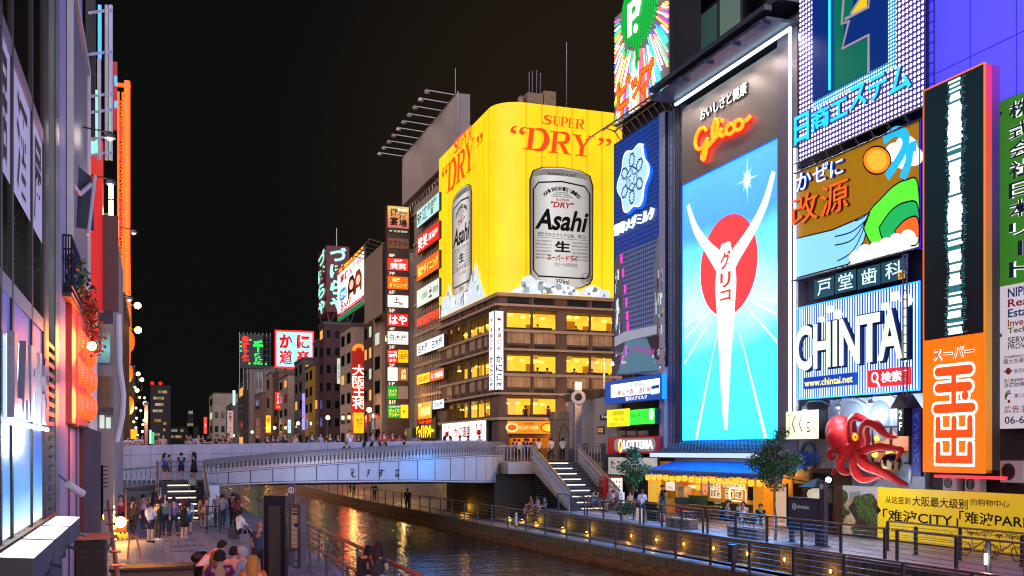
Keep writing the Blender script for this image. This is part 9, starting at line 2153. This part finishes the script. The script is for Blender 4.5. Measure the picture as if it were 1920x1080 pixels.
# --- people leaning on the tiled parapet of the bridge and walking behind it
RP2=random.Random(21)
tops=['#d8d0d8','#1c1c24','#c8c0c4','#2a3450','#7a2a30','#b8c4d0','#35323a','#c03038','#e0dce0','#5a7a94','#8a6a5a','#20242c']
gname='people along the bridge parapet'
for px,tc,kind,lab in((205,'#7a2424','stand','person in dark red leaning from the far left of the bridge'),(222,'#e4dce4','lean','man in white leaning on the parapet, first from the left'),(240,'#e0d8e0','lean','man in white leaning on the parapet, second from the left'),(258,'#d8d4e0','lean','person in white beside a red bag on the parapet'),(266,'#a82430','stand','person in red behind the white shirts on the bridge'),(297,'#c87a60','stand','woman in salmon top alone on the bridge'),(306,'#c8a090','stand','person in pale pink near the woman in salmon'),(350,'#4a4a30','lean','man in olive shirt resting both arms on the parapet'),(357,'#b8c4dc','stand','person in pale blue embracing the man in olive'),(372,'#d8b8b4','stand','woman in blush top right of the olive shirt'),(380,'#2a2a34','stand','dark dressed person in the tight group on the bridge'),(386,'#1a1a22','lean','black shirted person in the tight group on the bridge'),(394,'#15161c','lean','man in black with bare arm along the parapet'),(407,'#262626','stand','man in charcoal shirt facing the water'),(419,'#1a2430','lean','man in dark blue leaning beside the charcoal shirt'),(428,'#a83a40','stand','person in dusty red near the reflective panel'),(501,'#202430','stand','dark haired person left of the printed blouse'),(511,'#8a3030','stand','person in brick red near the printed blouse'),(521,'#4a5a8a','stand','woman in blue printed blouse on the bridge'),(535,'#30303a','photo','man in dark top holding up a camera on the bridge'),(553,'#c8a890','onearm','woman stretching her arm to take a picture'),(585,'#3a4a6a','stand','person in slate blue right of the outstretched arm'),(601,'#8a98b4','stand','person in grey blue before the banded building'),(618,'#5a2a2a','stand','person in maroon before the banded building'),(633,'#2a2a30','stand','dark figure left of the large man in white'),(656,'#e4e0e4','stand','large man in white shirt under the red neon column'),(673,'#1c1c20','stand','woman in black right of the large man in white'),(698,'#6a7a8a','stand','person in grey beneath the cafe sign'),(712,'#b8302c','stand','person in red beneath the sign tower'),(720,'#c8403a','stand','second person in red beneath the sign tower'),(735,'#a82a2a','stand','person in dark red left of the beige shop fascia'),(748,'#c03034','lean','person in scarlet leaning by the beige shop fascia'),(779,'#5a8ab4','lean','man in light blue shirt leaning below yellow neon')):
 y=67.75 if kind=='lean' else 67.7+RP2.uniform(0,.5);d=ray(px,HZ);x=y/d.y*d.x
 fc=BK+RP2.uniform(-.5,.5)if kind=='lean' else RP2.choice([BK,BK+.7,BK-.7,BK+.3])
 o=person(lab,(x,y,DECK+.06+.30*max(0,min(1,(x+2)/22))),fc,kind,'tee',tc,'trousers','#24242c',RP2.choice(['short_hair','short_hair','long_hair']),RP2.choice(['#14100e','#1a1210','#2c1a12']),h=RP2.uniform(.96,1.05)if px!=656 else 1.12)
 if kind=='lean':o.location.y=67.86;o.location.z+=.05
 # on the curved ramp in front of the parapet
for px,tc,lab in((650,'#15161c','man in black cap style hair facing the viewer on the curved ramp'),(684,'#7a8ab0','woman in grey blue top walking on the curved ramp, first of four'),(698,'#d8b4b4','woman in pale pink top walking on the curved ramp'),(711,'#b8a0a8','woman in dusty rose top walking on the curved ramp'),(722,'#8a9ab8','woman in steel blue top walking on the curved ramp, last of four'),(758,'#20242c','dark figure alone near the top of the curved ramp')):
 t_=interp(PT,px)+1.5;p=onT(px,HZ,t_);zt=onT(px,829 if px!=650 else 829,t_).z;person(lab,(p.x,p.y,zt-1.68),BK if px==650 else RP2.choice([RT_,LT_+.3]),'walk' if px!=650 else 'stand','tee',tc,'trousers','#2a2c38','short_hair' if px in(650,758)else 'long_hair','#1a1310')
 # at the right hand landing, before the restaurant and along its sign
for px,y,tc,lab,pose,fc in((1033,66.8,'#8a8c96','man in grey shirt and dark trousers walking away at the top of the lit stair','walk',AW),(1055,67.6,'#c8c4c4','person in white raising an arm at the top of the lit stair','onearm',AW-.4),(985,70,'#1c2438','man in navy shirt by the landing railing','stand',AW),(990,72,'#15161a','taller dark man behind the navy shirt','stand',AW+.3),(1010,70.5,'#e8e0d8','man in white t shirt near the crab shop counter','stand',AW),(1001,73,'#3a2a22','person in brown queuing at the crab shop counter','stand',AW),(965,73,'#4a3426','woman in dark brown at the left of the crab shop front','stand',AW),(973,74,'#c8c0b4','person in cream beside the brown dressed woman at the shop front','stand',AW)):
 d=ray(px,HZ);person(lab,(y/d.y*d.x,y,DECK),fc,pose,'tee',tc,'trousers','#1c1a20','short_hair')
for px,tc,lab in((834,'#8ab0d0','person in light blue before the left crab of the white sign'),(844,'#e0c8c8','woman in pink before the left crab of the white sign'),(862,'#2a2024','dark haired person before the white crab sign lettering'),(878,'#1c1c24','man with black hair before the middle of the white crab sign'),(899,'#24222a','dark figure before the right crab of the white sign')):
 y=76.5;d=ray(px,HZ);person(lab,(y/d.y*d.x,y,DECK+.25),RP2.uniform(0,6),'stand','tee',tc,'trousers','#24222a',RP2.choice(['short_hair','long_hair']))
 # --- right terrace
def tp(px,X):d=ray(px,HZ);return(X,X/d.x*d.y,0)
person('woman in long white shirt and blue jeans holding something by the terrace rail',tp(1204,24.2),RT_+.9,'phone','shirt','#c4d4ee','trousers','#26406a','short_hair','#5a3020',h=.98)
person('woman in floral dark dress with long hair walking behind the bench',tp(1242,24.8),AW,'stand','dress','#3a4a4a',None,'#000000','long_hair','#2a1812',h=.97)
person('cook in black with black cap standing in the warm lit stall kitchen',tp(1244,28.0),LT_+.2,'phone','tee','#15151a','trousers','#15151a','cap','#101014')
person('man in grey t shirt and black cap seated at the stall table',tp(1364,25.9),RT_-.3,'sit','tee','#8a8a82','shorts','#2c2a2c','cap','#1a1a20',h=1.02)
person('young man in white t shirt eating at the stall table',tp(1394,26.1),LT_+.5,'siteat','tee','#e4dcd4','shorts','#3a3a44','short_hair',h=1.02)
person('black haired person in dark top seated in a red chair beside the young man',tp(1426,26.0),LT_+1.0,'sit','tee','#24252e','trousers','#8a9ab4','short_hair')
for px,X,rz in((1370,26.05,RT_-.3),(1396,26.3,LT_+.5),(1424,26.15,LT_+1.0)):q=tp(px,X);chair(q[0],q[1],rz)
person('man in turquoise t shirt drinking at the table beside the stair',tp(1112,25.5),RT_-.2,'siteat','tee','#3aa8c0','shorts','#2a3448','short_hair')
person('woman in striped white top seated across from the turquoise shirt',tp(1148,26.3),LT_,'sit','tee','#d4d0d0','shorts','#3a3a44','short_hair')
person('man in white shirt seated near the vending machine',tp(1182,26.8),LT_+.3,'sit','tee','#dcd4d4','trousers','#30303a','short_hair')
for px,X,rz in((1112,25.5,RT_-.2),(1148,26.35,LT_),(1182,26.85,LT_+.3)):q=tp(px,X);chair(q[0],q[1],rz)
# three sitting on the edge of the stone wall, legs over the walkway
for px,tc,lab,bt,bc in((991,'#b04a58','woman in rose top sitting on the stone wall edge beside the pale blue one','shorts','#3a3a48'),(1003,'#8a9ad0','person in pale blue top sitting with legs hanging over the stone wall','shorts','#5a4a4a'),(1016,'#2a3a6a','man in navy top with orange lit face sitting on the stone wall edge','trousers','#20263a')):
 q=tp(px,22.75);person(lab,(q[0]+.2,q[1],-.45),LT_,'sit','tee',tc,bt,bc,RP2.choice(['short_hair','long_hair']),'#241610')
 # walkers on the far walkway beneath the bridge
for px,y,tc,lab in((657,112,'#8a2a2a','figure in red far along the walkway beneath the bridge'),(664,108,'#2a2a30','dark figure far along the walkway beside the one in red'),(702,92,'#1c1a1e','black dressed figure walking under the bridge'),(764,76,'#3a2c28','woman in brown hat and coat standing under the bridge stairs')):
 d=ray(px,HZ);person(lab,(y/d.y*d.x,y,LOW),RP2.uniform(2.5,3.8),'walk','shirt',tc,'trousers','#1c1a1e','cap' if px==764 else 'short_hair','#17120f')
lamp('walkway_light',(21.5,92,1.6),'#ffc878',160,.3);lamp('walkway_light',(20.5,112,1.6),'#ffd060',220,.3)
# diners behind the restaurant's panes
RD=random.Random(9)
for i,(fl,px,tc,lab)in enumerate(((2,1008,'#2a1c14','diner in dark brown at the topmost lit window'),(2,1080,'#6a2a1c','diner in red brown behind the right top floor window'),(1,1008,'#8a8a8a','diner in grey at the middle window'),(1,1026,'#b0a090','diner in beige at the middle window'),(1,1077,'#7a1c1c','diner in dark red alone at the middle floor window'),(1,1110,'#15120f','dark diner at the far right middle floor window'),(0,985,'#2a2a30','waiter in charcoal behind the lower left window'),(0,1028,'#c02a1c','waitress in red behind the lower middle window'),(0,1062,'#5a3a2a','diner in tan at the lower right window'))):
 y=YC+.75;d=ray(px,HZ);person(lab,(y/d.y*d.x,y,WZ[fl][0]-.75),RD.uniform(0,6),'sit' if fl else 'stand','tee',tc,'trousers','#2a2420','short_hair')
